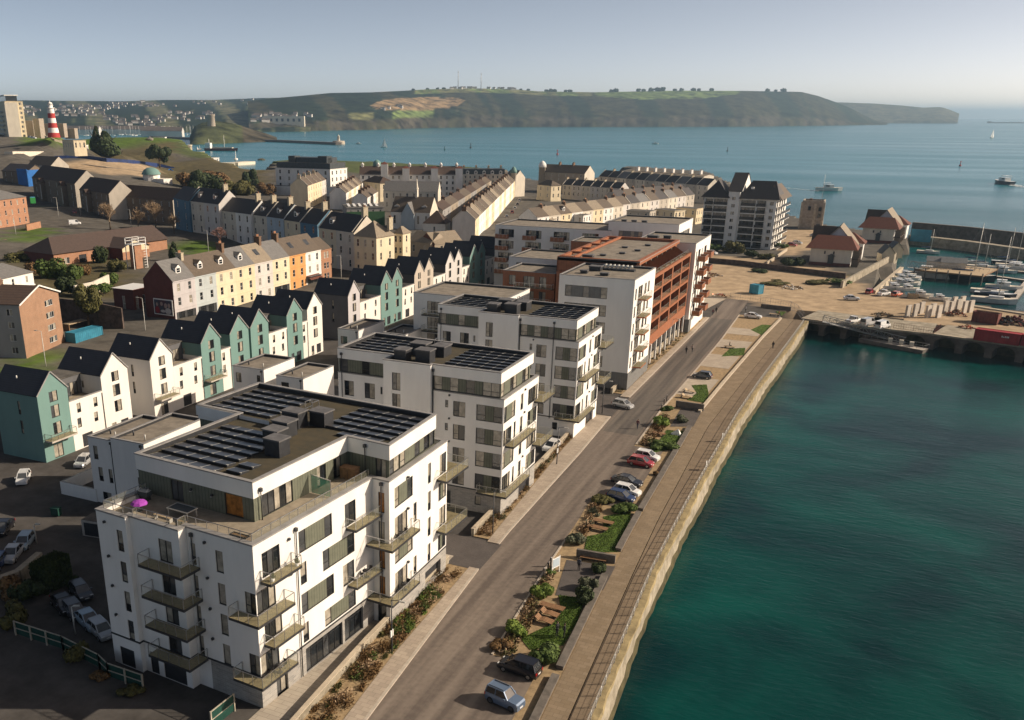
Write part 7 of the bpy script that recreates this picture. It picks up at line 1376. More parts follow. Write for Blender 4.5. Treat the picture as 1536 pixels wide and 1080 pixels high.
row('brick flats behind the bare trees', g5, (163, 293), (259, 301), 17.0, 3, 10, 11, 4.6, ['brick_brown'], ['tile_brown'], floors=3, cols=3, rwall=lambda i: 'paint_stone', wst='casement', sub=5)
fa, fb, fc = at(48, 266, 20.5), at(112, 276, 20.5), at(119, 284, 18.6); fd = at(163, 291, 18.6)
for i, (pa, pb, f, z, lb) in enumerate([(fa, fb, .28, 10, 'left'), (fa, fb, .78, 10, 'middle'), (fc, fd, .35, 8.4, 'right')]):
 p = pa.lerp(pb, f); dd = (pb - pa).normalized(); p = Vector((p.x + dd.y * 2.2, p.y - dd.x * 2.2, z)); t = thing('stair_tower', lb + ' of three brown gabled stair towers with tall narrow windows on the flats', 'stair tower', p, math.atan2(dd.y, dd.x), 'stair towers of the brown flats'); b = MB(); b.box(-2.2, 2.2, 0, 8, -4, 9.2, 'brick_brown'); b.face([(-2.2, 0, 9.2), (2.2, 0, 9.2), (0, 0, 10.8)], 'brick_brown'); b.build('wall', t); b = MB(); b.gable(-2.2, 2.2, 0, 9, 9.2, 11, 'brick_brown', 'tile_brown', 'y', .3, .15); b.build('roof', t); put('window', window_mesh(.9, 7.2, 'casement', 0), t, (.5, -.06, .8))
M('panel_blue', (.01, .13, .42), .6, .12, .4)
t, w = slab('grey brick house with a tall bright blue end panel at the far left', (3, 256), (40, 258), 22, 14, 12, 'brick_brown', 4, 4, 'flats', 'flats', style='casement')
b = MB(); b.gable(0, w, 0, 12, 14, 17.5, 'brick_brown', 'slate', 'x', .3, .2); b.build('pitched_roof', t); b = MB(); b.box(w * .62, w + .3, -.3, .1, -4, 15.5, 'panel_blue'); b.box(w, w + .3, -.3, 12, -4, 15, 'panel_blue'); b.build('blue_panel', t)
row('tan sided house rising behind the blue panel house', 'far left houses', (42, 247), (76, 249), 23, 1, 10, 12, 5, ['paint_stone'], ['slate_brown'], floors=2, cols=3, sub=5)
p = at(229, 284, 8); t = thing('villa', 'white many sided villa with a green copper dome roof', 'villa', p); b = MB(); n = 10
b.lathe([(5.2, -4), (5.2, 9)], 'paint_snow', n, smooth=False); b.build('wall', t); b = MB(); b.lathe([(5.9, 9), (5.6, 9.8), (4.4, 11.6), (2.4, 12.8), (0, 13.2)], 'house_teal', n * 2); b.build('roof', t); b = MB(); b.box(4, 12, -3, 5, -4, 6.6, 'paint_snow', 'paint_ivory'); b.build('wing', t)
for k in range(5):
 a = -2.2 + k * .628 + .2; put('window', window_mesh(1.1, 1.8, 'sash', k % 3), t, (5.0 * math.cos(a) - .5 * -math.sin(a), 5.0 * math.sin(a) - .5 * math.cos(a), 5.4), a + R(90)); put('window', window_mesh(1.1, 1.8, 'sash', k % 3), t, (5.0 * math.cos(a) - .5 * -math.sin(a), 5.0 * math.sin(a) - .5 * math.cos(a), 1.4), a + R(90))
wall_run('bright blue hoarding panel left of the green domed villa', [(178, 269, 10), (214, 266, 9.5)], 4, 'panel_blue', .3, 'hoarding', 'hoarding'); wall_run('bright blue hoarding panel right of the green domed villa', [(245, 266, 8.5), (256, 259, 8.5), (262, 264, 8)], 3.2, 'panel_blue', .3, 'hoarding', 'hoarding')
M('hoarding_navy', (.02, .045, .16), .7, .25, .5); wall_run('long dark blue hoarding along the edge of the lawns', [(82, 240, 21), (120, 238, 21), (160, 243, 18), (200, 246, 16), (236, 250, 13), (262, 256, 9)], 2.6, 'hoarding_navy', .3, 'hoarding', 'hoarding', hitz=True)
wall_run('pale retaining wall above the blue hoarding', [(120, 247, 18), (160, 252, 16), (226, 260, 11)], .8, 'paint_stone', .6, hitz=True)
# ------------------------------------------------------------------ the open hill with the lighthouse
p = at(81, 204, 37.3); t = thing('lighthouse', 'red and white banded lighthouse tower on the green hill', 'lighthouse', p); b = MB(); hL = 18.5; M('lh_red', (.42, .04, .035), .7, .1, .5); M('lh_white', (.80, .78, .74), .7, .08, .5)
prof = []; 
for i in range(13): q = i / 12; prof.append((2.3 + 2.1 * (1 - q) ** 1.9, -1 + (hL + 1) * q))
b.lathe(prof, ['lh_red' if (i // 2) % 2 == 0 else 'lh_white' for i in range(12)], 20); b.build('tower', t)
b = MB(); b.lathe([(2.9, hL), (2.9, hL + .4), (1.6, hL + .4), (1.6, hL + 2.8), (1.9, hL + 2.9), (1.2, hL + 3.8), (.2, hL + 4.2), (.08, hL + 5.4)], ['lh_white', 'lh_white', 'lh_white', 'glass_sky', 'lh_white', 'lh_white', 'lh_white', 'lh_white'], 14); b.build('lantern', t)
def block_far(label, u0, v0, u1, z, h, dep, m, name='fort_wall', cat='fort', group=None, roof=None):
 a, c = at(u0, v0, z), at(u1, v0, z); d = c - a; w = math.hypot(d.x, d.y); t = thing(name, label, cat, (a.x, a.y, z), math.atan2(d.y, d.x), group); b = MB(); b.prism([(0, 0), (w, 0), (w, dep), (0, dep)], -6, h, m, roof); b.build('wall', t); return t, w
g6 = 'grey fort walls on the hill'
block_far('pale stone fort wall section with a square gate tower, left of the lighthouse', 29, 199, 51, 35, 11, 20, 'fort_stone', group=g6); block_far('tall narrow fort tower just left of the lighthouse', 51.5, 198, 60.5, 36, 12, 12, 'fort_stone', group=g6); block_far('long low fort wall passing behind the lighthouse', 60, 197, 96, 35.5, 7.5, 10, 'fort_stone', group=g6); block_far('low fort bastion right of the lighthouse', 97, 199, 112, 34, 4.2, 10, 'fort_stone', group=g6)
t, w = slab('low cream pavilion with dark windows on the slope below the lighthouse', (93, 210), (110, 211), 36, 5.5, 8, 'paint_cream', 1, 5, 'pavilion', 'pavilion'); wall_run('cream curved terrace wall leading to the pavilion', [(68, 208, 34), (82, 213, 32), (96, 217, 31)], 2.2, 'paint_cream', .8, hitz=True)
slab('small white kiosk with a flat roof on the lawn', (120, 218), (129, 218), 29.5, 3.2, 5, 'paint_snow', 1, 2, 'kiosk', 'kiosk')
t, w = slab('tall cream tower block cut by the left edge of the picture', (-44, 158), (7, 152), 62, 44, 14, 'paint_cream', 12, 5, 'tower_block', 'tower block', style='casement', ww=2.0)
b = MB(); b.box(w, w + 5.5, -1, 9, -4, 43, 'paint_ivory'); b.build('end_wall', t); b = MB(); b.box(w * .55, w - 1, 1, 10, 44.2, 48.4, 'glass_dark'); b.box(w * .5, w + .5, 0, 11, 48.4, 49.2, 'paint_snow'); b.build('roof_lounge', t)
for k in range(10): b = MB(); b.box(w * .78, w * .94, -1.4, 0, 2 + k * 3.7, 2.25 + k * 3.7, 'paint_stone'); b.box(w * .78, w * .94, -1.4, -1.3, 2.25 + k * 3.7, 3.2 + k * 3.7, 'dark_frame'); b.build('balcony', t)
for i, (u, v, z, lb) in enumerate([(226, 222, 22, 'left'), (237, 224, 20, 'right')]):
 p = at(u, v, z); t = thing('round_turret', lb + ' of two round stone turrets on the cliff edge', 'turret', p, 0, 'round stone turrets on the cliff'); b = MB(); b.lathe([(3.2, -6), (3.0, 7.5), (3.4, 7.6), (3.4, 8.4)], 'fort_stone', 14); b.build('wall', t); b = MB(); b.lathe([(3.4, 8.4), (0, 10.4)], 'slate_grey', 14); b.build('roof', t)
slab('white flat roofed cafe on the cliff edge above the turrets', (229, 206), (247, 206), 27, 5, 9, 'paint_snow', 1, 5, 'cafe', 'cafe')
M('lido_cream', (.68, .62, .50), .85, .08, .5)
p = at(262, 246, 2); t = thing('lido_terrace', 'cream curved lido terraces stepping down to the sea', 'lido', p); o = p
for k, (pts, h) in enumerate([([(252, 238, 8), (268, 238, 6), (284, 232, 6)], 3), ([(256, 246, 4), (272, 246, 2), (290, 238, 2)], 3.2)]):
 P_ = [at(*q) - o for q in pts]; b = MB()
 for a, c in zip(P_, P_[1:]): b.prism([(a.x, a.y), (c.x, c.y), (c.x + 6, c.y + 22), (a.x + 6, a.y + 22)], -8, a.z + h, 'lido_cream')
 b.build('terrace', t)
p = at(285, 236, 4); t = thing('lido_tower', 'slim white drum tower at the corner of the lido', 'tower', p); b = MB(); b.lathe([(3.4, -6), (3.4, 13), (3.7, 13.1), (3.7, 14)], 'lido_cream', 12); b.build('wall', t)
slab('white two storey lido block above the pool pier', (296, 236), (311, 237), 9, 11, 14, 'paint_snow', 2, 3, 'lido_block', 'lido')
wall_run('low stone pool pier running out from the lido', [(312, 249, SEA), (350, 248, SEA), (376, 246, SEA)], 3.2, 'lido_cream', 14, 'pier', 'pier'); p = at(354, 244, SEA); t = thing('pool_fountain', 'white monument mast on the pool pier', 'mast', p); b = MB(); b.tube([(0, 0, 0), (0, 0, 14)], [.7, .2], 'paint_snow', 6); b.lathe([(2.5, 3), (2.5, 5), (0, 5.4)], 'paint_snow', 10); b.build('mast', t)
# ------------------------------------------------------------------ trees of the town
tree('tall dark pine standing on the lawn right of the lighthouse', 158, 231, 24, 24, 17, 'leaf_dark', 1, 'pine_tree', n=3800, size=.06, p=hit(160, 234), shape='cone'); tree('dark spreading tree at the end of the blue hoarding', 240, 252, 11, 17, 12, 'leaf_dark', 2, n=3000, p=hit(240, 252), trunk=.1)
tree('slim dark spire of the same pine clump', 144, 226, 26, 27, 9, 'leaf_dark', 5, 'pine_tree', 'pines by the lawn', n=2200, size=.07, p=hit(148, 231), shape='cone')
gt = 'scrubby trees on the sea slope'
for i, (u, v, z, h, r_, m, lb) in enumerate([(305, 300, 5, 12, 9, 'leaf_dark', 'dark evergreen tree on the sea slope above the blue house'), (285, 290, 6, 9, 8, 'leaf_brown', 'brown winter scrub tree behind the blue house'), (330, 292, 4, 10, 10, 'leaf_brown', 'wide brown winter tree above the twin dormer house'), (352, 300, 4, 9, 8, 'leaf_olive', 'olive scrub tree behind the long dark roof'), (378, 288, 2, 12, 6, 'leaf_dark', 'dark rounded holm oak by the water left of the hotel'), (372, 300, 3, 8, 7, 'leaf_olive', 'olive tree below the rounded holm oak'), (398, 296, 3, 7, 6, 'leaf_brown', 'brown scrub tree beside the white hotel'), (318, 278, 3, 8, 12, 'leaf_brown', 'broad brown thicket high on the sea slope')]): tree(lb, u, v, z, h * 1.35, r_ * 1.5, m, i + 3, group=gt, n=2000, trunk=.08)
for i, (u, v, z, h, sp_, m, lb) in enumerate([(166, 346, 6.5, 19, 1.0, 'twig', 'pale bare birch like tree left of the fire station tower'), (234, 348, 6, 20, .95, 'twig', 'tall pale bare tree behind the drill tower'), (331, 374, 5, 15, 1.1, 'twig_red', 'reddish bare tree in front of the twin dormer house'), (262, 354, 6, 14, 1.1, 'twig', 'smaller brown bare tree below the blue house'), (208, 348, 6, 16, 1.1, 'twig', 'thin bare tree between the two tall pale ones')]): bare_tree(lb, u, v, z, h, sp_, m, i + 1)
tree('dark green conifer right of the drill tower', 262, 392, 4.5, 9, 3.6, 'leaf_dark', 4, 'conifer_tree', shape='cone', n=2200, size=.07); tree('feathery olive tree above the turquoise container', 134, 492, 3, 11, 5, 'leaf_olive', 9, n=2600, size=.045)
r = random.Random(5); gsb = 'garden shrubs around the fire station'
SH = [(82, 418, 4.5, 5, 'leaf_mid', 'big yellow green shrub in front of the fire station'), (108, 420, 3.6, 4, 'leaf_mid', 'green shrub below the fire station gable'), (150, 396, 3.0, 5, 'leaf_dark', 'ivy dark shrub climbing the fire station gable'), (182, 408, 3.6, 3.4, 'leaf_olive', 'olive shrub under the drill tower'), (128, 414, 2.4, 3, 'leaf_brown', 'tan pampas like tuft among the shrubs'), (60, 412, 4.0, 3.4, 'leaf_brown', 'reddish brown bare shrub left of the yellow green one'), (30, 396, 5, 3, 'leaf_olive', 'pale olive thicket at the left above the bungalow'), (100, 440, 3.8, 4.2, 'leaf_dark', 'dark evergreen shrub above the brick flats'), (165, 424, 3.2, 3, 'leaf_mid', 'green shrub left of the low brick outbuilding'), (150, 438, 3.4, 2.6, 'leaf_mid', 'low green shrub by the pale garden wall'), (20, 372, 4, 3, 'leaf_dark', 'dark hedge beside the office lawn'), (105, 344, 3, 2.4, 'leaf_dark', 'dark clipped shrub beside the white street van')]
for i, (u, v, r_, h_, m, lb) in enumerate(SH): bush(lb, u, v, r_ * 1.25, h_ * 1.35, m, 4.5, i + 30, group=gsb, n=1500, size=.07)
for i, (u, v, r_, h_, m, lb) in enumerate([(1066, 376, 5, 3.4, 'leaf_mid', 'green hedge mound at the left foot of the tall white flats'), (1100, 379, 5, 5, 'leaf_olive', 'olive tree shrub in front of the tall flats stair shaft'), (1123, 385, 4.4, 3.2, 'leaf_dark', 'dark shrub in front of the tall flats'), (1150, 388, 4, 2.6, 'leaf_olive', 'olive shrub at the right corner of the tall flats'), (1172, 372, 3, 2.2, 'leaf_mid', 'green shrub below the lit end of the tall flats'), (1180, 398, 3.2, 3.4, 'leaf_dark', 'dark scrub left of the nearest quay house'), (1198, 398, 3, 3.4, 'leaf_dark', 'dark scrub touching the nearest quay house wall'), (1225, 425, 5, 1.4, 'leaf_olive', 'straw green weeds below the quay house terrace'), (1255, 425, 6, 2, 'leaf_mid', 'bright weeds on the bank below the quay house terrace'), (1160, 425, 6, 1, 'leaf_olive', 'low dry weeds on the dirt mound'), (1140, 408, 4, 1.4, 'leaf_dark', 'dark brambles along the dirt yard wall')]): bush(lb, u, v, r_, h_, m, 0, i + 50, group='shrubs around the tall flats and quay houses', n=1000, size=.08)
wall_run('dark stone boundary wall between the dirt yard and the tall flats', [(1052, 393, 0), (1110, 398, 0), (1170, 406, 0), (1268, 418, 0)], 1.8)
wall_run('pale lit garden wall beside the red car near the tall flats', [(1150, 397, 0), (1180, 376, 0)], 1.0, 'wall_cap')
t = bush('tall clipped dark hedge beside the shaded yard', 80, 878, 1.15, 3.4, 'leaf_dark', 0, 3, 'hedge', ry=1.9, cat='hedge', shape='box', n=4200, size=.07)
gb = 'rough shrubs along the green fence'
for i, (u, v, r_, h_, m, lb) in enumerate([(112, 990, 1.6, 2.2, 'leaf_olive', 'olive shrub growing through the middle of the green fence'), (20, 935, 2.2, 2.8, 'leaf_olive', 'dark shrub at the left end of the green fence'), (45, 900, 2.4, 2.6, 'leaf_dark', 'dark overgrown shrub on the stone bank'), (110, 880, 1.4, 1.6, 'leaf_dark', 'small dark shrub at the foot of the hedge'), (16, 895, 2.2, 2.4, 'leaf_brown', 'brown dead shrub on the stone bank'), (150, 1015, 1.2, .8, 'leaf_brown', 'low dry weeds at the corner of the green fence'), (200, 1040, 1.6, .7, 'leaf_olive', 'flat weeds beside the front wall of the nearest flats')]): bush(lb, u, v, r_, h_, m, 0, i + 70, group=gb)
wall_run('rough pale stone retaining wall at the left edge of the shaded yard', [(-30, 900, 0), (30, 878, 0), (62, 850, 0)], 2.0, 'quay_stone', .8)
M('fence_green', (.008, .055, .04), .7, .15, 2); M('post_concrete', (.42, .38, .30), .9, .15, 2)
def fence(label, pts, h, group=None):
 P_ = [at(*q, 0) for q in pts]; o = P_[0]; t = thing('fence', label, 'fence', o, 0, group); i = 0
 for a, c in zip(P_, P_[1:]):
  a, c = a - o, c - o; n = max(1, round((c - a).length / 2.6))
  for k in range(n + 1): q = a + (c - a) * (k / n); b = MB(); b.box(q.x - .07, q.x + .07, q.y - .07, q.y + .07, -.3, h, 'post_concrete'); b.build('post', t)
  b = MB(); b.bar((a.x, a.y, h - .06), (c.x, c.y, h - .06), .09, 'post_concrete'); b.bar((a.x, a.y, h * .5), (c.x, c.y, h * .5), .08, 'post_concrete'); b.build('rail', t)
  b = MB(); dd = (c - a).normalized() * .0; b.face([(a.x, a.y + .1, .05), (c.x, c.y + .1, .05), (c.x, c.y + .1, h - .15), (a.x, a.y + .1, h - .15)], 'fence_green'); b.build('mesh_panel', t)
fence('green mesh fence with pale posts across the shaded lower left corner', [(24, 952), (95, 975), (150, 1003), (163, 1016), (215, 1034)], 1.7)
fence('short green mesh gate panel below the corner of the nearest flats', [(318, 1094), (352, 1066)], 1.9)
lamp('pale post with a small lamp in front of the shaded parked cars', 113, 950, 3.2, 0, R(30), 'pale_metal', .3, group=None); lamp('small grey post at the end of the shaded lane beside the pale cars', 55, 815, 2.6, 0, R(30), 'pale_metal', .3, group=None)
p = at(85, 773); t = thing('wheelie_bin', 'dark green wheeled bin beside the bin store', 'bin', p, R(10)); b = MB(); b.prism([(-.6, -.4), (.6, -.4), (.6, .4), (-.6, .4)], .1, 1.1, 'fence_green'); b.build('body', t); b = MB(); b.box(-.66, .66, -.46, .46, 1.1, 1.2, 'fence_green'); b.build('lid', t)
# ------------------------------------------------------------------ the arched quay across the head of the basin
QF = [(24.6, 161), (41, 157), (56, 155.4), (75, 150), (105, 143), (150, 132)]
t = thing('arched_quay', 'old stone quay on dark arches across the head of the basin', 'quay', (24.6, 161, 0)); o = Vector((24.6, 161, 0)); M('quay_dark', (.15, .125, .105), .95, .3, .5, col2=(.07, .06, .05), bump=.5, bscale=2)
D_ = MB(); A_ = MB(); B2 = MB()
for a, c in zip(QF, QF[1:]):
 a, c = Vector((*a, 0)) - o, Vector((*c, 0)) - o; d = (c - a); L_ = d.length; d.normalize(); n = Vector((-d.y, d.x, 0)); P3 = lambda s, y, z: tuple(a + d * s + n * y + Vector((0, 0, z)))
 D_.face([P3(0, 0, .0), P3(L_, 0, .0), P3(L_, 14, .0), P3(0, 14, .0)], 'quay_stone'); D_.face([P3(0, 0, -.5), P3(L_, 0, -.5), P3(L_, 0, 0), P3(0, 0, 0)], 'quay_stone'); D_.face([P3(0, -.25, .0), P3(L_, -.25, .0), P3(L_, .6, .02), P3(0, .6, .02)], 'wall_cap'); D_.face([P3(0, -.25, -.4), P3(L_, -.25, -.4), P3(L_, -.25, 0), P3(0, -.25, 0)], 'quay_stone')
 m = max(1, round(L_ / 6.2)); w = L_ / m
 for k in range(m):
  s0 = k * w; pier = w * .13; r_ = (w - 2 * pier) / 2; cx_ = s0 + w / 2; zc = -.85 - r_ * .75; N = 12
  A_.face([P3(s0, 0, -8), P3(s0 + pier, 0, -8), P3(s0 + pier, 0, -.5), P3(s0, 0, -.5)], 'quay_dark'); A_.face([P3(s0 + w - pier, 0, -8), P3(s0 + w, 0, -8), P3(s0 + w, 0, -.5), P3(s0 + w - pier, 0, -.5)], 'quay_dark')
  for q in range(N):
   t0, t1 = math.pi * q / N, math.pi * (q + 1) / N; x0, z0, x1, z1 = cx_ - r_ * math.cos(t0), zc + r_ * .75 * math.sin(t0), cx_ - r_ * math.cos(t1), zc + r_ * .75 * math.sin(t1)
   A_.face([P3(x0, 0, z0), P3(x1, 0, z1), P3(x1, 0, -.5), P3(x0, 0, -.5)], 'quay_dark'); A_.face([P3(x0, 0, z0), P3(x0, 5, z0), P3(x1, 5, z1), P3(x1, 0, z1)], 'quay_dark')
  for x in (s0 + pier, s0 + w - pier): A_.face([P3(x, 0, -8), P3(x, 5, -8), P3(x, 5, zc), P3(x, 0, zc)], 'quay_dark')
 B2.face([P3(0, 5, -8), P3(L_, 5, -8), P3(L_, 5, 0), P3(0, 5, 0)], 'seaweed')
D_.build('deck', t); A_.build('arches', t); B2.build('back_wall', t)
M('galv', (.36, .36, .35), .5, .15, 2, metal=.5)
def truss(t, a, c, w, h, name='truss', m='galv', n=12):
 b = MB(); d = (c - a); L_ = d.length; e = d.normalized(); s = Vector((-e.y, e.x, 0)).normalized() * w / 2; up = Vector((0, 0, h))
 for sg in (-1, 1):
  b.bar(a + s * sg, c + s * sg, .16, m); b.bar(a + s * sg + up, c + s * sg + up, .14, m)
  for k in range(n):
   p, q = a + d * (k / n) + s * sg, a + d * ((k + 1) / n) + s * sg; b.bar(p, p + up, .09, m); b.bar(p if k % 2 else p + up, q + up if k % 2 else q, .09, m)
 b.build(name, t); f = MB(); f.face([tuple(a + s), tuple(a - s), tuple(c - s), tuple(c + s)], 'pale_metal'); f.build('walkway', t)
a, c = at(1234, 482, .3), at(1358, 514, -3.2); t = thing('gangway', 'grey lattice gangway sloping down from the arched quay', 'gangway', a); truss(t, Vector((0, 0, 0)), c - a, 2.2, 1.5)
a, c = at(1288, 509, -3.4), at(1384, 527, -3.4); t = thing('landing_stage', 'dark floating landing stage with railings and pale boxes', 'pontoon', a); d = c - a; n_ = Vector((-d.y, d.x, 0)).normalized() * 3.2; b = MB(); b.prism([(0, 0), (d.x, d.y), (d.x + n_.x, d.y + n_.y), (n_.x, n_.y)], -.9, .25, 'dark_plinth', 'concrete_pale'); b.build('pontoon', t); b = MB(); rail_path(b, [(0, 0), (d.x, d.y), (d.x + n_.x, d.y + n_.y), (n_.x, n_.y)], .25, 1.1, None, 1.6, 'galv'); b.build('railing', t)
b = MB()
for k in (.45, .62, .78): x, y = d.x * k + n_.x * .5, d.y * k + n_.y * .5; b = MB(); b.box(x - .5, x + .5, y - .4, y + .4, .25, 1.5, 'paint_ivory'); b.build('service_box', t)
def mesh_fence(label, pts, h, step=3.0, m='galv', z=0., group='mesh fences on the dirt yard', name='mesh_fence'):
 P_ = [at(u, v, z) for u, v in pts]; o = P_[0]; t = thing(name, label, 'fence', o, 0, group); b = MB()
 for a, c in zip(P_, P_[1:]):
  a, c = a - o, c - o; n = max(1, round((c - a).length / step))
  for zz in (.12, h * .5, h): b.bar((a.x, a.y, zz), (c.x, c.y, zz), .05, m)
  for k in range(n * 4 + 1): q = a + (c - a) * (k / (n * 4)); b.bar((q.x, q.y, 0), (q.x, q.y, h), .06 if k % 4 == 0 else .025, m)
 b.build('panels', t)
mesh_fence('thin mesh fence across the end of the promenade', [(1205, 482), (1196, 470), (1185, 464)], 2.2); mesh_fence('thin mesh fence between the street end and the sandy yard', [(1095, 449), (1140, 455), (1186, 463)], 2.0); mesh_fence('rusty thin railing along the arched quay behind the vans', [(1340, 492), (1400, 501), (1410, 494)], 1.4, 2.4, 'container_rust'); mesh_fence('grey railing along the arched quay in front of the pickup', [(1206, 484), (1260, 490), (1335, 497)], 1.3, 2.0)
pa, pb = at(1460, 514), at(1531, 524); rzc = math.atan2(pb.y - pa.y, pb.x - pa.x)
t = container('long bright red shipping container at the edge of the arched quay', 1495, 513, rzc, 9.6, 2.5, 2.7, 'container_red')
for k, x in enumerate((1.0, 1.35, 1.7, 2.05, 2.35)): b = MB(); b.box(x, x + .22, -1.275, -1.25, 1.5, 1.9 if k != 1 else 1.75, 'paint_snow'); b.build('lettering', t)
container('bright red container cut off by the right edge', 1545, 519, rzc, 3.6, 2.5, 2.7, 'container_red'); container('dark red open skip heaped with rubble', 1478, 484, rzc - R(4), 6.0, 2.8, 2.8, 'container_rust', open_=True)
container('blue metal site tank on the sandy yard', 1134, 440, R(-30), 3.2, 2.4, 2.7, 'container_blue', name='site_tank')
gc = 'upright concrete slabs stacked on the quay'
for i, (u, v, h) in enumerate([(1361, 475, 3.2), (1372, 474, 3.4), (1381, 470, 3.2), (1391, 476, 3.3), (1398, 473, 3.3), (1407, 476, 3.4), (1417, 468, 3.2), (1426, 470, 3.3), (1436, 466, 3.2), (1446, 469, 3.3), (1455, 468, 3.3), (1430, 462, 3.2), (1442, 461, 3.2)]):
 p = at(u, v); t = thing('concrete_slab', 'tall grey concrete slab unit standing on edge near the marina', 'concrete slab', p, R(60), gc); b = MB(); b.prism([(-1.0, -.3), (1.0, -.3), (1.0, .3), (-1.0, .3)], -.1, h, 'concrete_pale', 'kerb_stone'); b.build('slab', t)
def heap(label, u, v, r_, h, mats, n, seed, size=.35, cat='heap', name='rubble_heap', z=0.):
 r = random.Random(seed); p = at(u, v, z); t = thing(name, label, cat, p); b = MB()
 for i in range(n):
  a, q = r.uniform(0, 6.28), r.uniform(0, 1) ** .6; x, y = q * r_ * math.cos(a), q * r_ * .7 * math.sin(a); zz = h * (1 - q) * r.uniform(.3, 1); s = size * r.uniform(.5, 1.5); e = Vector((r.uniform(-1, 1), r.uniform(-1, 1), r.uniform(-.3, .8))).normalized() * s; b.bar((x - e.x, y - e.y, max(.05, zz - e.z)), (x + e.x, y + e.y, max(.1, zz + e.z)), s * .8, r.choice(mats), s * .5)
 b.build('rubble', t)
heap('heap of white sacks and rubble on the sandy yard', 1185, 432, 4.5, 1.2, ['paint_snow', 'concrete_pale', 'soil'], 60, 1); heap('tangled rusty scrap heap at the right edge of the quay', 1516, 485, 5, 2.4, ['container_rust', 'dark_metal', 'soil'], 90, 2, .6); heap('orange rusty machinery heap beside the concrete slabs', 1434, 473, 2.8, 2.0, ['car_orange', 'container_rust', 'chimney_brick'], 60, 3, .4); heap('low orange rusty heap beside the red container', 1448, 492, 2.2, 1.1, ['car_orange', 'chimney_brick', 'container_rust'], 40, 4, .3); heap('orange and grey building rubble at the end of the street', 1082, 444, 3.2, 1.0, ['car_orange', 'concrete_pale', 'soil'], 40, 5, .3); heap('brown rubble along the foot of the far white block', 1066, 413, 4, 1.2, ['soil', 'concrete_pale', 'container_rust'], 45, 6, .35); heap('dark timber and stone heap on the quay behind the vans', 1325, 473, 3, .9, ['dark_plinth', 'soil', 'leaf_olive'], 40, 7, .35)
wall_run('pale stone marina wall beside the boats on the hard', [(1310, 440, 0), (1352, 404, 0)], .9, 'wall_cap', 1.2); wall_run('long stone kerb wall between the quay and the marina', [(1375, 446, -.2), (1448, 459, -.2), (1545, 474, -.2)], .5, 'wall_cap', 1.4)
wall_run('terrace wall stepping down beside the quay houses', [(1262, 432, 0), (1316, 402, 0), (1345, 386, 0)], 2.2, 'quay_stone', .7)
t = wall_run('long dark breakwater wall with a pale lower ledge beyond the marina', [(1366, 356, SEA), (1450, 364, SEA), (1550, 377, SEA)], 7.2, 'quay_dark', 2.0, 'breakwater_wall', 'breakwater'); wall_run('pale stone ledge along the marina side of the breakwater', [(1364, 366, SEA), (1450, 376, SEA), (1550, 391, SEA)], 4.2, 'quay_stone', 4.0, 'breakwater_ledge', 'breakwater')
wall_run('blue hoarding at the landward end of the breakwater', [(1366, 355, 0), (1396, 357, 0)], 3.4, 'container_blue', .3, 'hoarding', 'hoarding')
a, c = at(1372, 404, -.8), at(1474, 414, -.8); t = thing('timber_pier', 'timber deck pier with rail and sheds inside the marina', 'pier', a); d = c - a; n_ = Vector((-d.y, d.x, 0)).normalized() * 22; b = MB(); b.prism([(0, 0), (d.x, d.y), (d.x + n_.x, d.y + n_.y), (n_.x, n_.y)], -.5, 0, 'wood_warm', 'wood_pale'); b.build('deck', t)
for k in range(7):
 for y in (0, 1): q = d * (k / 6) + n_ * y; b = MB(); b.tube([(q.x, q.y, -8), (q.x, q.y, .8)], .25, 'dark_plinth', 6); b.build('pile', t)
b = MB(); rail_path(b, [(n_.x * .4, n_.y * .4), (d.x + n_.x * .4, d.y + n_.y * .4)], 0, 1.2, None, 3, 'galv'); rail_path(b, [(n_.x, n_.y), (d.x * .7 + n_.x, d.y * .7 + n_.y)], 0, 1.2, None, 3, 'galv'); b.build('railing', t); b = MB()
for k in (.2, .42): q = d * k + n_ * .6; b.gable(q.x - 4, q.x + 4, q.y - 2, q.y + 2, 2.2, 3.6, 'wood_pale', 'galv', 'x', .3, .1); b.box(q.x - 4, q.x + 4, q.y - 2, q.y + 2, 0, 2.2, 'paint_ivory')
b.build('shed', t)
a, c = at(1362, 401, -.2), at(1472, 412, -2.6); t = thing('lattice_bridge', 'long grey lattice footbridge down to the marina pontoons', 'footbridge', a); truss(t, Vector((0, 0, 0)), c - a, 2.2, 2.2, n=16)
for i, (q0, q1, lb) in enumerate([((1470, 412), (1550, 423), 'marina pontoon leading off the lattice footbridge'), ((1516, 455), (1550, 412), 'pale marina pontoon running away at the right edge'), ((1500, 405), (1550, 410), 'far marina pontoon by the dark inner wall')]):
 a, c = at(*q0, SEA + .3), at(*q1, SEA + .3); d = c - a; t = thing('pontoon', lb, 'pontoon', a, math.atan2(d.y, d.x), 'marina pontoons'); b = MB(); b.box(0, d.length, -1, 1, -.5, .35, 'dark_plinth', 'concrete_pale'); b.build('deck', t)
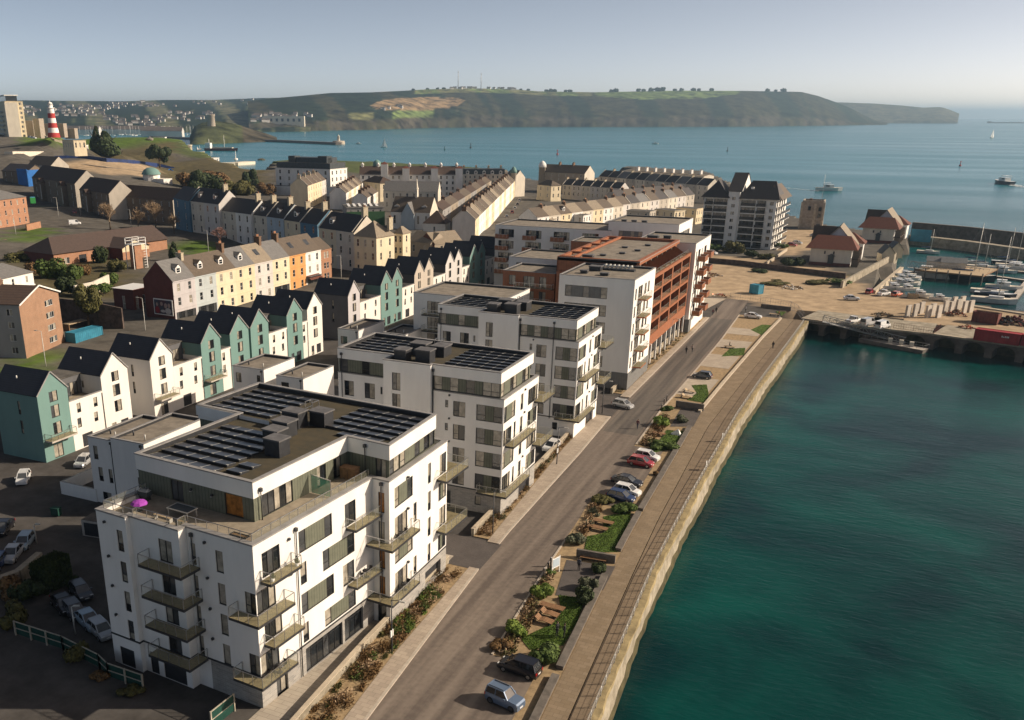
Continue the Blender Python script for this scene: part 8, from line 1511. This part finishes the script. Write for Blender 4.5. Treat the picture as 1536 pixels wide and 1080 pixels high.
# ------------------------------------------------------------------ boats
M('hull_white', (.74, .73, .70), .35, .06, .6, coat=.4); M('hull_navy', (.02, .03, .05), .35, .15, .6, coat=.4); M('hull_red', (.20, .05, .04), .5, .15, .6); M('boat_cover', (.03, .07, .16), .7, .15, 1); M('sailcloth', (.82, .81, .78), .8, .04, 1); M('foam', (.75, .80, .82), .9, .25, .6)
BM = {}
def hull_mesh(L_, W_, m):
 k = (L_, W_, m)
 if k in BM: return BM[k]
 b = MB(); st = [(-.5, .78, .0), (-.25, .98, .0), (.1, 1.0, .02), (.33, .7, .1), (.5, .02, .22)]; secs = []; hw = W_ / 2; H_ = L_ * .11
 for x, f, s in st: secs.append([(x * L_, -hw * f, H_ * (1 + s)), (x * L_ * .97, -hw * f * .7, 0), (x * L_ * .94, 0, -H_ * .5), (x * L_ * .97, hw * f * .7, 0), (x * L_, hw * f, H_ * (1 + s))])
 for a, c in zip(secs, secs[1:]):
  for i in range(4): b.face([a[i], c[i], c[i + 1], a[i + 1]], m, True)
  b.face([a[0], a[4], c[4], c[0]], 'hull_white' if m != 'hull_white' else 'paint_ivory')
 b.face(secs[0][::-1], m); BM[k] = b.mesh('hull'); return BM[k]
def boat(label, u, v, rz, kind='motor', L_=8, m='hull_white', z=SEA, group=None, mast=12, p=None, lean=0.):
 p = p or at(u, v, z); W_ = L_ * .3; t = thing('sailing_yacht' if kind in ('yacht', 'sail') else 'motor_boat', label, 'boat', (p.x, p.y, p.z + .1), rz, group); put('hull', hull_mesh(L_, W_, m), t); h = L_ * .11; b = MB()
 if kind == 'motor':
  b.prism([(-L_ * .2, -W_ * .36), (L_ * .16, -W_ * .34), (L_ * .16, W_ * .34), (-L_ * .2, W_ * .36)], h, h + L_ * .11, 'hull_white'); b.build('cabin', t); b = MB(); b.prism([(-L_ * .14, -W_ * .365), (L_ * .165, -W_ * .33), (L_ * .165, W_ * .33), (-L_ * .14, W_ * .365)], h + L_ * .045, h + L_ * .095, 'glass_dark'); b.build('windscreen', t); b = MB(); b.box(-L_ * .22, L_ * .05, -W_ * .38, W_ * .38, h + L_ * .16, h + L_ * .175, 'hull_white')
  for x in (-L_ * .2, 0): b.bar((x, -W_ * .36, h), (x, -W_ * .36, h + L_ * .16), .07, 'steel'); b.bar((x, W_ * .36, h), (x, W_ * .36, h + L_ * .16), .07, 'steel')
  b.build('canopy', t)
 else:
  b.prism([(-L_ * .12, -W_ * .3), (L_ * .2, -W_ * .18), (L_ * .2, W_ * .18), (-L_ * .12, W_ * .3)], h, h + L_ * .05, 'hull_white'); b.build('cabin', t)
  if mast: b = MB(); b.tube([(L_ * .08, 0, h), (L_ * .08 + lean, 0, h + mast)], [.13, .08], 'pale_metal', 6); b.bar((L_ * .07, 0, h + 1.4), (-L_ * .34, 0, h + 1.3), .14, 'pale_metal'); b.bar((L_ * .08, 0, h + mast * .95), (L_ * .49, 0, h + .4), .03, 'galv'); b.bar((L_ * .08, 0, h + mast * .95), (-L_ * .49, 0, h + .4), .03, 'galv'); b.bar((L_ * .08, -.8, h + mast * .6), (L_ * .08, .8, h + mast * .6), .06, 'pale_metal'); b.build('mast', t)
  if kind == 'sail': b = MB(); b.face([(L_ * .06, 0, h + 1.4), (-L_ * .34, .9, h + 1.4), (L_ * .07, .1, h + mast * .93)], 'sailcloth'); b.face([(L_ * .09, 0, h + mast * .8), (L_ * .48, 0, h + .6), (L_ * .02, -1.0, h + 1.2)], 'sailcloth'); b.build('sail', t)
  elif mast: b = MB(); b.tube([(L_ * .06, 0, h + 1.6), (-L_ * .33, 0, h + 1.5)], [.28, .2], 'boat_cover', 7); b.build('sail_cover', t)
 return t
g = 'boats laid up on the hard beside the marina'
for i, (u, v, L_, a, lb) in enumerate([(1342, 434, 7, 20, 'white motor boat ashore nearest the red hatchback'), (1350, 427, 7, 15, 'white motor boat ashore, second along the stone wall'), (1353, 420, 6.5, 18, 'white motor boat ashore in the middle of the laid up group'), (1359, 414, 6.5, 15, 'white motor boat ashore near the foot of the lattice bridge'), (1364, 428, 7, 22, 'blue covered white boat ashore behind the pickup'), (1366, 420, 6.5, 15, 'white motor boat ashore at the water edge, upper'), (1362, 436, 7, 25, 'white motor boat ashore at the water edge, lower'), (1381, 445, 7, 10, 'upturned pale boat beside the yellow skip'), (1410, 450, 6, 10, 'small pale boat ashore above the concrete slabs')]): boat(lb, u, v, R(a), 'motor', L_, 'hull_white', .3, g)
container('small yellow skip between the boats and the concrete slabs', 1369, 447, R(10), 2.6, 1.8, 1.3, 'wood_pale', name='skip', open_=True)
g = 'boats afloat in the marina'
for i, (u, v, k, L_, m, a, mast, lb) in enumerate([(1393, 416, 'motor', 14, 'hull_white', -8, 0, 'long sleek white motor cruiser in front of the lattice bridge'), (1452, 420, 'yacht', 17, 'hull_navy', -8, 17, 'long dark hulled yacht in front of the lattice bridge'), (1376, 424, 'motor', 8, 'hull_white', 80, 0, 'white fishing boat moored by the stone wall'), (1505, 409, 'motor', 9, 'hull_white', -10, 0, 'white motor boat beyond the pontoon junction'), (1528, 406, 'motor', 11, 'hull_white', -10, 0, 'white cabin cruiser at the right edge of the marina'), (1505, 434, 'motor', 11, 'hull_white', -8, 0, 'white cruiser with a rounded cabin in the right of the marina'), (1483, 440, 'yacht', 11, 'hull_white', -8, 0, 'mastless white yacht hull low in the marina'), (1492, 446, 'yacht', 12, 'hull_navy', -8, 18, 'dark yacht with a tall leaning mast in the near right berth'), (1490, 454, 'yacht', 13, 'hull_white', -8, 15, 'white yacht closest to the quay at the right'), (1460, 397, 'yacht', 10, 'hull_white', -10, 15, 'white yacht with mast behind the timber pier, left one'), (1472, 403, 'yacht', 10, 'hull_white', -10, 12, 'white yacht with mast behind the timber pier, right one'), (1519, 402, 'yacht', 12, 'hull_white', -10, 21, 'white yacht with the tallest mast by the breakwater'), (1508, 396, 'yacht', 10, 'hull_navy', -10, 13, 'dark yacht moored against the breakwater ledge'), (1392, 380, 'yacht', 9, 'hull_white', -10, 9, 'small white yacht at the landward end of the breakwater')]): boat(lb, u, v, R(a) , k, L_, m, SEA + .1, g, mast)
def wake(label, pts, w0, w1, seed):
 r = random.Random(seed); b = MB(); P_ = [at(u, v, SEA) for u, v in pts]; o = P_[0]; N = 26; cl = []
 for k in range(N + 1):
  f = k / N * (len(P_) - 1); i = min(int(f), len(P_) - 2); cl.append(P_[i].lerp(P_[i + 1], f - i))
 for k in range(N):
  a, c = cl[k], cl[k + 1]; d = (c - a).normalized(); n = Vector((-d.y, d.x, 0)); wa = w0 + (w1 - w0) * k / N
  for q in range(5): s = r.uniform(-1, 1) * wa; ww = wa * r.uniform(.12, .4) * (1 - k / N * .6); m = a + n * s + (c - a) * r.uniform(0, .4); zz = .12 + .02 * r.random(); b.face([m - n * ww + Vector((0, 0, zz)), m + n * ww + Vector((0, 0, zz)), m + (c - a) + n * ww * .7 + Vector((0, 0, zz)), m + (c - a) - n * ww * .7 + Vector((0, 0, zz))], 'foam')
 tag(b.build('wake_foam'), label, 'wake', kind='stuff')
boat('white passenger launch heading right with a long wake', 1243, 286, math.atan2(at(1300, 287, SEA).y - at(1243, 286, SEA).y, at(1300, 287, SEA).x - at(1243, 286, SEA).x), 'motor', 20); wake('white foam trail behind the passenger launch', [(1229, 287), (1170, 281)], 1.0, 2.0, 1)
boat('dark topped ferry heading left at the right edge of the bay', 1505, 276, math.atan2(at(1450, 270, SEA).y - at(1505, 276, SEA).y, at(1450, 270, SEA).x - at(1505, 276, SEA).x), 'motor', 24, 'hull_navy'); wake('bright churned foam behind the ferry', [(1516, 277), (1545, 282)], 4, 5, 2)
for u, v, L_, a, lb in ((576, 221, 12, 20, 'small white sailing boat beyond the pier head'), (1488, 207, 16, 60, 'white sailing boat far out on the right'), (928, 187, 14, 30, 'tiny white sailing boat under the headland cliffs')): boat(lb, u, v, R(a), 'sail', L_, 'hull_white', SEA, 'distant sailing boats', L_ * 1.3)
boat('small white speedboat far out in the middle of the bay', 983, 216, R(20), 'motor', 13); boat('small white launch just beyond the pier head', 538, 216, R(10), 'motor', 12)
def buoy(label, u, v, m, h):
 p = at(u, v, SEA); t = thing('buoy', label, 'buoy', p, 0, 'navigation buoys'); b = MB(); b.lathe([(h * .22, 0), (h * .26, h * .15), (h * .1, h * .3)], m, 10); b.build('float', t); b = MB(); b.tube([(0, 0, h * .3), (0, 0, h)], [h * .08, h * .03], m, 6); b.lathe([(h * .12, h * .75), (h * .12, h * .95), (0, h)], m, 8); b.build('top_mark', t)
for u, v, m, h, lb in ((706, 222, 'dark_metal', 8, 'dark buoy with a tall top mark left of centre'), (667, 225, 'fence_green', 6, 'green buoy beside the dark one'), (836, 232, 'lh_red', 7, 'red buoy above the domed seafront house'), (1091, 227, 'dark_metal', 6, 'black buoy in the middle of the bay'), (1440, 249, 'lh_red', 5.5, 'red conical buoy on the right of the bay')): buoy(lb, u, v, m, h)
def ship(label, u, v, L_, rz, hull='hull_red'):
 p = at(u, v, SEA); t = thing('cargo_ship', label, 'ship', p, rz); put('hull', hull_mesh(L_, L_ * .16, hull), t, scale=(1, 1, .55)); b = MB(); b.box(-L_ * .45, -L_ * .3, -L_ * .06, L_ * .06, L_ * .05, L_ * .2, 'paint_snow'); b.build('bridge', t); b = MB(); b.box(-L_ * .25, L_ * .35, -L_ * .05, L_ * .05, L_ * .05, L_ * .09, 'paint_stone'); b.build('cargo', t); b = MB(); b.tube([(L_ * .1, 0, L_ * .06), (L_ * .1, 0, L_ * .4)], [.5, .2], 'paint_snow', 5); b.tube([(-L_ * .36, 0, L_ * .2), (-L_ * .36, 0, L_ * .3)], [.6, .3], 'paint_snow', 5); b.build('mast', t)
ship('rusty dredger barge moving along the near side of the pier', 332, 226, 60, R(10)); ship('small tug with a pale wheelhouse ahead of the dredger', 299, 225, 18, R(100), 'hull_navy')
for u, v, lb in ((392, 240, 'larger dark rock awash off the lido'), (376, 246, 'smaller dark rock awash off the lido')):
 p = at(u, v, SEA); t = thing('rock', lb, 'rock', p); b = MB(); rr = random.Random(u); b.lathe([(6, -1), (5, .8), (3, 1.8), (0, 2.2)], 'seaweed', 9, smooth=False); b.build('stone', t)
# ------------------------------------------------------------------ the far side of the bay
def land_vc(name):
 if 'far_land' in MATS: return
 m = bpy.data.materials.new('far_land'); m.use_nodes = True; nt = m.node_tree; b = nt.nodes['Principled BSDF']; L = nt.links.new; b.inputs['Roughness'].default_value = 1; b.inputs['Specular IOR Level'].default_value = 0
 a = nd(nt, 'ShaderNodeVertexColor', layer_name='tone'); g = nd(nt, 'ShaderNodeNewGeometry'); n = nd(nt, 'ShaderNodeTexNoise'); n.inputs['Scale'].default_value = .018; n.inputs['Detail'].default_value = 9; n.inputs['Roughness'].default_value = .72; L(g.outputs['Position'], n.inputs['Vector'])
 mr = nd(nt, 'ShaderNodeMapRange'); mr.inputs['From Min'].default_value = .38; mr.inputs['From Max'].default_value = .62; mr.inputs['To Min'].default_value = .25; mr.inputs['To Max'].default_value = 1.8; L(n.outputs['Fac'], mr.inputs['Value'])
 h = nd(nt, 'ShaderNodeHueSaturation'); L(mr.outputs[0], h.inputs['Value']); L(a.outputs['Color'], h.inputs['Color']); L(h.outputs[0], b.inputs['Base Color']); MATS['far_land'] = m
land_vc('x')
def lerp_at(pts, u):
 if u <= pts[0][0]: return pts[0][1]
 for a, c in zip(pts, pts[1:]):
  if u <= c[0]: return a[1] + (c[1] - a[1]) * (u - a[0]) / (c[0] - a[0])
 return pts[-1][1]
def zfar(u, v, dist): return far(u, v, dist).z
def headland(name, u0, u1, du, ridge, water, K, tone, seed, rows_=22, rough=1.0, shape=.62):
 """land from its waterline up to its skyline, K metres deep, with gullies"""
 r = random.Random(seed); b = MB(); b.mi('far_land'); T = []; n = int((u1 - u0) / du) + 1; ph = [r.uniform(0, 6) for _ in range(6)]; grid = []
 for i in range(n):
  u = u0 + du * i; d0 = water(u); col = []
  for j in range(rows_ + 3):
   q = min(j / rows_, 1.0); back = max(0, j - rows_); w = sum(math.sin(u * f + q * g_ + p_) * a for f, g_, a, p_ in ((.061, 3, .5, ph[0]), (.13, 5, .3, ph[1]), (.31, 9, .2, ph[2]), (.7, 13, .12, ph[3])))
   dist = d0 + K * q + 40 * w * rough * (q > 0) * (1 - q) + back * 250; s0 = SEA - dist * dist / (2 * 7.4e6); zr = zfar(u, lerp_at(ridge, u), d0 + K); z = s0 - 2 + (zr - s0 + 2) * (q ** shape) * (1 + .07 * w * rough * (1 - q)) - back * 25
   if j == 0: z = s0 - 8
   P = far(u, 300, dist); P = Vector((P.x, P.y, z)); col.append(len(b.v)); b.v.append(tuple(P)); T.append(tone(u, q, w))
  grid.append(col)
 for i in range(n - 1):
  for j in range(rows_ + 2): b.f.append((grid[i][j], grid[i + 1][j], grid[i + 1][j + 1], grid[i][j + 1])); b.i.append(0); b.sm.append(True)
 o = structure(name, b); ca = o.data.color_attributes.new('tone', 'FLOAT_COLOR', 'POINT'); ca.data.foreach_set('color', [c for t_ in T for c in (*t_, 1.0)]); return b, grid
WOOD, SCR, BRN, GRN, FLD, CLF = (.018, .027, .014), (.044, .042, .022), (.25, .175, .095), (.13, .175, .055), (.15, .15, .065), (.058, .050, .034)
def tone_head(u, q, w):
 if q < .10: return CLF if w > -.1 else SCR
 if 880 < u < 1092 and q > .6 + ((u - 985) / 107) ** 2 * .25: return GRN
 if ((u - 626) / 67) ** 2 + ((q - .46) / .2) ** 2 < 1: return BRN
 if 588 < u < 650 and .13 < q < .24: return GRN
 if 525 < u < 562 and .1 < q < .24: return FLD
 if 620 < u < 880 and q > .8: return FLD if w > -.2 else GRN
 if u < 620: return WOOD if w < .25 else SCR
 return SCR if w > -.15 else WOOD
RIDGE = [(380, 152), (420, 147), (450, 144.5), (500, 139.5), (560, 138.5), (600, 136.5), (640, 134), (700, 132.5), (760, 133.5), (800, 137), (880, 138.5), (1000, 136), (1100, 136.5), (1180, 138), (1205, 144), (1225, 151), (1250, 160), (1272, 171), (1292, 180), (1310, 184)]
WAT = [(380, 197), (440, 196), (500, 195), (560, 193.8), (640, 191), (750, 189.5), (900, 189.3), (1100, 188.8), (1200, 187.5), (1310, 186)]
dw = lambda pts: (lambda u: math.hypot(*(at(u, lerp_at(pts, u) + .6, SEA) - CAM)[:2]))
HB, HG = headland('headland', 380, 1312, 4, RIDGE, dw(WAT), 900, tone_head, 3)
def tone_left(u, q, w): return WOOD if w < .1 else ((.085, .095, .045) if w < .45 else (.13, .125, .07))
LB, LG = headland('hills', -160, 470, 5, [(-160, 152), (0, 151), (60, 150.5), (130, 151.5), (200, 152), (260, 150), (330, 150), (400, 147), (470, 146)], lambda u: 3150 + max(0, u - 200) * .8, 3300, tone_left, 5, 22, .6, .8)
def tone_far(u, q, w): return (.10, .095, .06) if w > 0 else (.08, .08, .05)
headland('far_hills', 1150, 1414, 6, [(1150, 150), (1235, 153.5), (1290, 155.5), (1330, 158.5), (1360, 161.5), (1386, 160.5), (1400, 165), (1418, 172), (1432, 177.5)], lambda u: 7600, 900, tone_far, 9)
headland('batten_hill', 292, 420, 4, [(292, 205), (300, 190), (312, 184), (330, 181), (352, 184), (368, 188), (385, 194), (405, 200), (420, 206)], lambda u: 1950 + (u - 292) * 1.5, 260, lambda u, q, w: (.055, .062, .028) if u < 372 else CLF, 11, 10, .3)
P_ = far(317, 184.5, 2180); t = thing('round_fort', 'squat round stone fort tower on the wooded hill across the water', 'fort', P_); b = MB(); b.lathe([(9, -10), (8, 15), (8.6, 15.5), (8.6, 17)], 'quoin_stone', 14); b.build('wall', t); b = MB(); b.lathe([(8.6, 17), (7, 17.4), (0, 17.5)], 'felt_roof', 14); b.build('roof', t)
wall_run('long dark breakwater pier reaching into the bay', [(228, 207, SEA), (330, 210.5, SEA), (420, 213, SEA), (508, 217, SEA)], 4.2, 'quay_dark', 14, 'pier', 'pier'); p = at(508, 216, SEA); t = thing('pier_light', 'pale stone light house block on the head of the long pier', 'pier light', p); b = MB(); b.lathe([(13, -2), (12, 6), (9, 6.2)], 'quoin_stone', 12); b.build('base', t); b = MB(); b.lathe([(3, 6), (2.4, 14), (3, 14.2), (0, 18)], 'paint_ivory', 10); b.build('light', t)
r = random.Random(21); M('far_white', (.66, .63, .58), .9, .1, .02); M('far_roof', (.14, .11, .09), .9, .2, .02); M('far_grey', (.40, .36, .31), .9, .15, .02); FH = {}
def far_house(L_, W_, H_, wall):
 k = (L_, W_, H_, wall)
 if k not in FH:
  b = MB(); b.prism([(-L_ / 2, -W_ / 2), (L_ / 2, -W_ / 2), (L_ / 2, W_ / 2), (-L_ / 2, W_ / 2)], -8, H_, wall, cap=False); a = MB(); a.gable(-L_ / 2, L_ / 2, -W_ / 2, W_ / 2, H_, H_ + W_ * .38, wall, 'far_roof', 'x', .5, .2); FH[k] = (b.mesh('wall'), a.mesh('roof'))
 return FH[k]
def surf(B_, G_, u, q, u0, du):
 i = (u - u0) / du; i0 = max(0, min(len(G_) - 2, int(i))); jn = len(G_[0]) - 3; j = min(max(q * jn, 0), jn - .001); j0 = int(j); A = lambda a, c: Vector(B_.v[G_[a][c]]); fi, fj = i - i0, j - j0
 return A(i0, j0).lerp(A(i0 + 1, j0), fi).lerp(A(i0, j0 + 1).lerp(A(i0 + 1, j0 + 1), fi), fj)
ZONES = [(25, 75, .30, .62, 26, 'far hillside suburb left of the lighthouse'), (92, 180, .30, .72, 60, 'far hillside suburb right of the lighthouse'), (180, 250, .55, .85, 30, 'far hilltop suburb'), (165, 260, .10, .28, 34, 'far shore houses above the yacht harbour'), (260, 330, .16, .4, 26, 'far shore houses behind the round fort'), (200, 420, .6, .9, 18, 'scattered farms on the far ridge')]
for a0_, a1_, q0, q1, n, grp in ZONES:
 for i in range(n):
  u, q = r.uniform(a0_, a1_), r.uniform(q0, q1); P_ = surf(LB, LG, u, q, -160, 5); L_ = r.choice((12, 16, 24)); w_, rf = far_house(L_, 9, r.choice((6, 7)), r.choice(('far_white', 'far_white', 'far_grey'))); t = thing('far_house', 'tiny pale house, one of many in the ' + grp, 'house', P_, r.uniform(-.5, .5) + YAW, 'houses of the ' + grp); put('wall', w_, t); put('roof', rf, t)
for a0_, a1_, q0, q1, n, grp in [(386, 440, .10, .30, 26, 'far terraced estate left of the headland'), (672, 772, .97, 1.0, 14, 'far farm buildings on the headland top'), (575, 602, .30, .36, 7, 'far holiday chalets in the headland field'), (440, 470, .14, .3, 5, 'far cottages by the headland beach')]:
 for i in range(n):
  u, q = r.uniform(a0_, a1_), r.uniform(q0, q1); P_ = surf(HB, HG, u, q, 380, 4); w_, rf = far_house(r.choice((14, 20, 28)), 10, 7, 'far_white'); t = thing('far_house', 'tiny pale house, one of many in the ' + grp, 'house', P_, r.uniform(-.4, .4) + YAW, 'houses of the ' + grp); put('wall', w_, t); put('roof', rf, t)
P_ = surf(HB, HG, 431, .10, 380, 4); t = thing('seaside_fort', 'long cream fort building on the shore left of the headland', 'fort', P_ + Vector((0, 0, -4)), YAW); b = MB(); b.box(-75, 75, -15, 15, -10, 26, 'lido_cream', 'far_roof'); b.build('wall', t)
for k in range(7): b = MB(); b.box(-66 + k * 20, -58 + k * 20, -15.6, -15, 8, 18, 'dark_frame'); b.build('window', t)
for i in range(46):
 u = r.uniform(112, 300); P_ = far(u, 200, r.uniform(2850, 3100)); P_.z = SEA - .6; t = thing('moored_yacht', 'tiny moored yacht in the far yacht harbour', 'boat', P_, r.uniform(0, 3), 'yachts in the far yacht harbour'); put('hull', hull_mesh(16, 4.8, 'hull_white'), t); b = MB() if i == 0 else None
 if i == 0: b.tube([(0, 0, 1), (0, 0, 24)], .35, 'paint_snow', 4); MST = b.mesh('mast')
 put('mast', MST, t)
for i, (u, dist, L_, lb) in enumerate([(238, 2750, 90, 'white boat shed by the far yacht harbour'), (255, 2700, 70, 'grey boat shed with a long roof by the far yacht harbour'), (215, 3000, 110, 'long pale quayside block behind the far yachts'), (120, 3050, 120, 'long cream terrace on the far waterfront'), (160, 3080, 100, 'white waterfront block behind the far masts'), (190, 3060, 90, 'pale waterfront flats right of the far masts')]):
 P_ = far(u, 200, dist); P_.z = SEA; w_, rf = far_house(L_, 26, 14, 'far_white'); t = thing('waterfront_building', lb, 'building', P_, YAW, 'buildings of the far waterfront'); put('wall', w_, t); put('roof', rf, t)
for u, h, lb in ((684.5, 25, 'left one of two tall thin radio masts on the headland'), (717.5, 22, 'right one of two tall thin radio masts on the headland')):
 P_ = surf(HB, HG, u, .98, 380, 4); D0 = math.hypot(*(P_ - CAM)[:2]); hm = h * D0 / 1486; t = thing('radio_mast', lb, 'mast', P_, 0, 'radio masts on the headland'); b = MB(); b.tube([(0, 0, -5), (0, 0, hm)], [2.0, 1.1], 'galv', 4); b.build('mast', t); b = MB()
 for k in range(4): b.tube([(0, 0, hm * .25 * (k + .6)), (0, 0, hm * .25 * (k + .75))], 2.6, 'galv', 6)
 b.build('antenna', t)
for i, (u, s) in enumerate([(786, 18), (812, 22), (818, 26), (824, 22), (840, 20), (846, 24), (905, 24), (912, 28), (945, 26), (952, 24), (962, 30), (972, 30), (980, 32), (997, 22), (1006, 24), (1024, 24), (1032, 22), (1050, 26), (1130, 26), (1154, 28), (1143, 20), (775, 16), (760, 15), (745, 16), (655, 16), (664, 18), (640, 16), (620, 16)]):
 P_ = surf(HB, HG, u, 1.0, 380, 4); tree('dark round tree on the headland skyline', 0, 0, 0, s * .85, s * .7, 'leaf_dark', i % 4 + 1, 'skyline_tree', 'trees along the headland skyline', 'bush', 500, .16, P_ + Vector((0, 0, -5)), .02)
P_ = far(1512, 174, 8200); t = thing('breakwater', 'thin dark breakwater far out on the horizon at the right', 'breakwater', (P_.x, P_.y, SEA - 5.5), YAW + R(-8)); b = MB(); b.box(-110, 120, -20, 20, -3, 7, 'quay_dark'); b.build('wall', t); b = MB(); b.box(-125, -105, -12, 12, -3, 13, 'quay_dark'); b.build('fort', t)
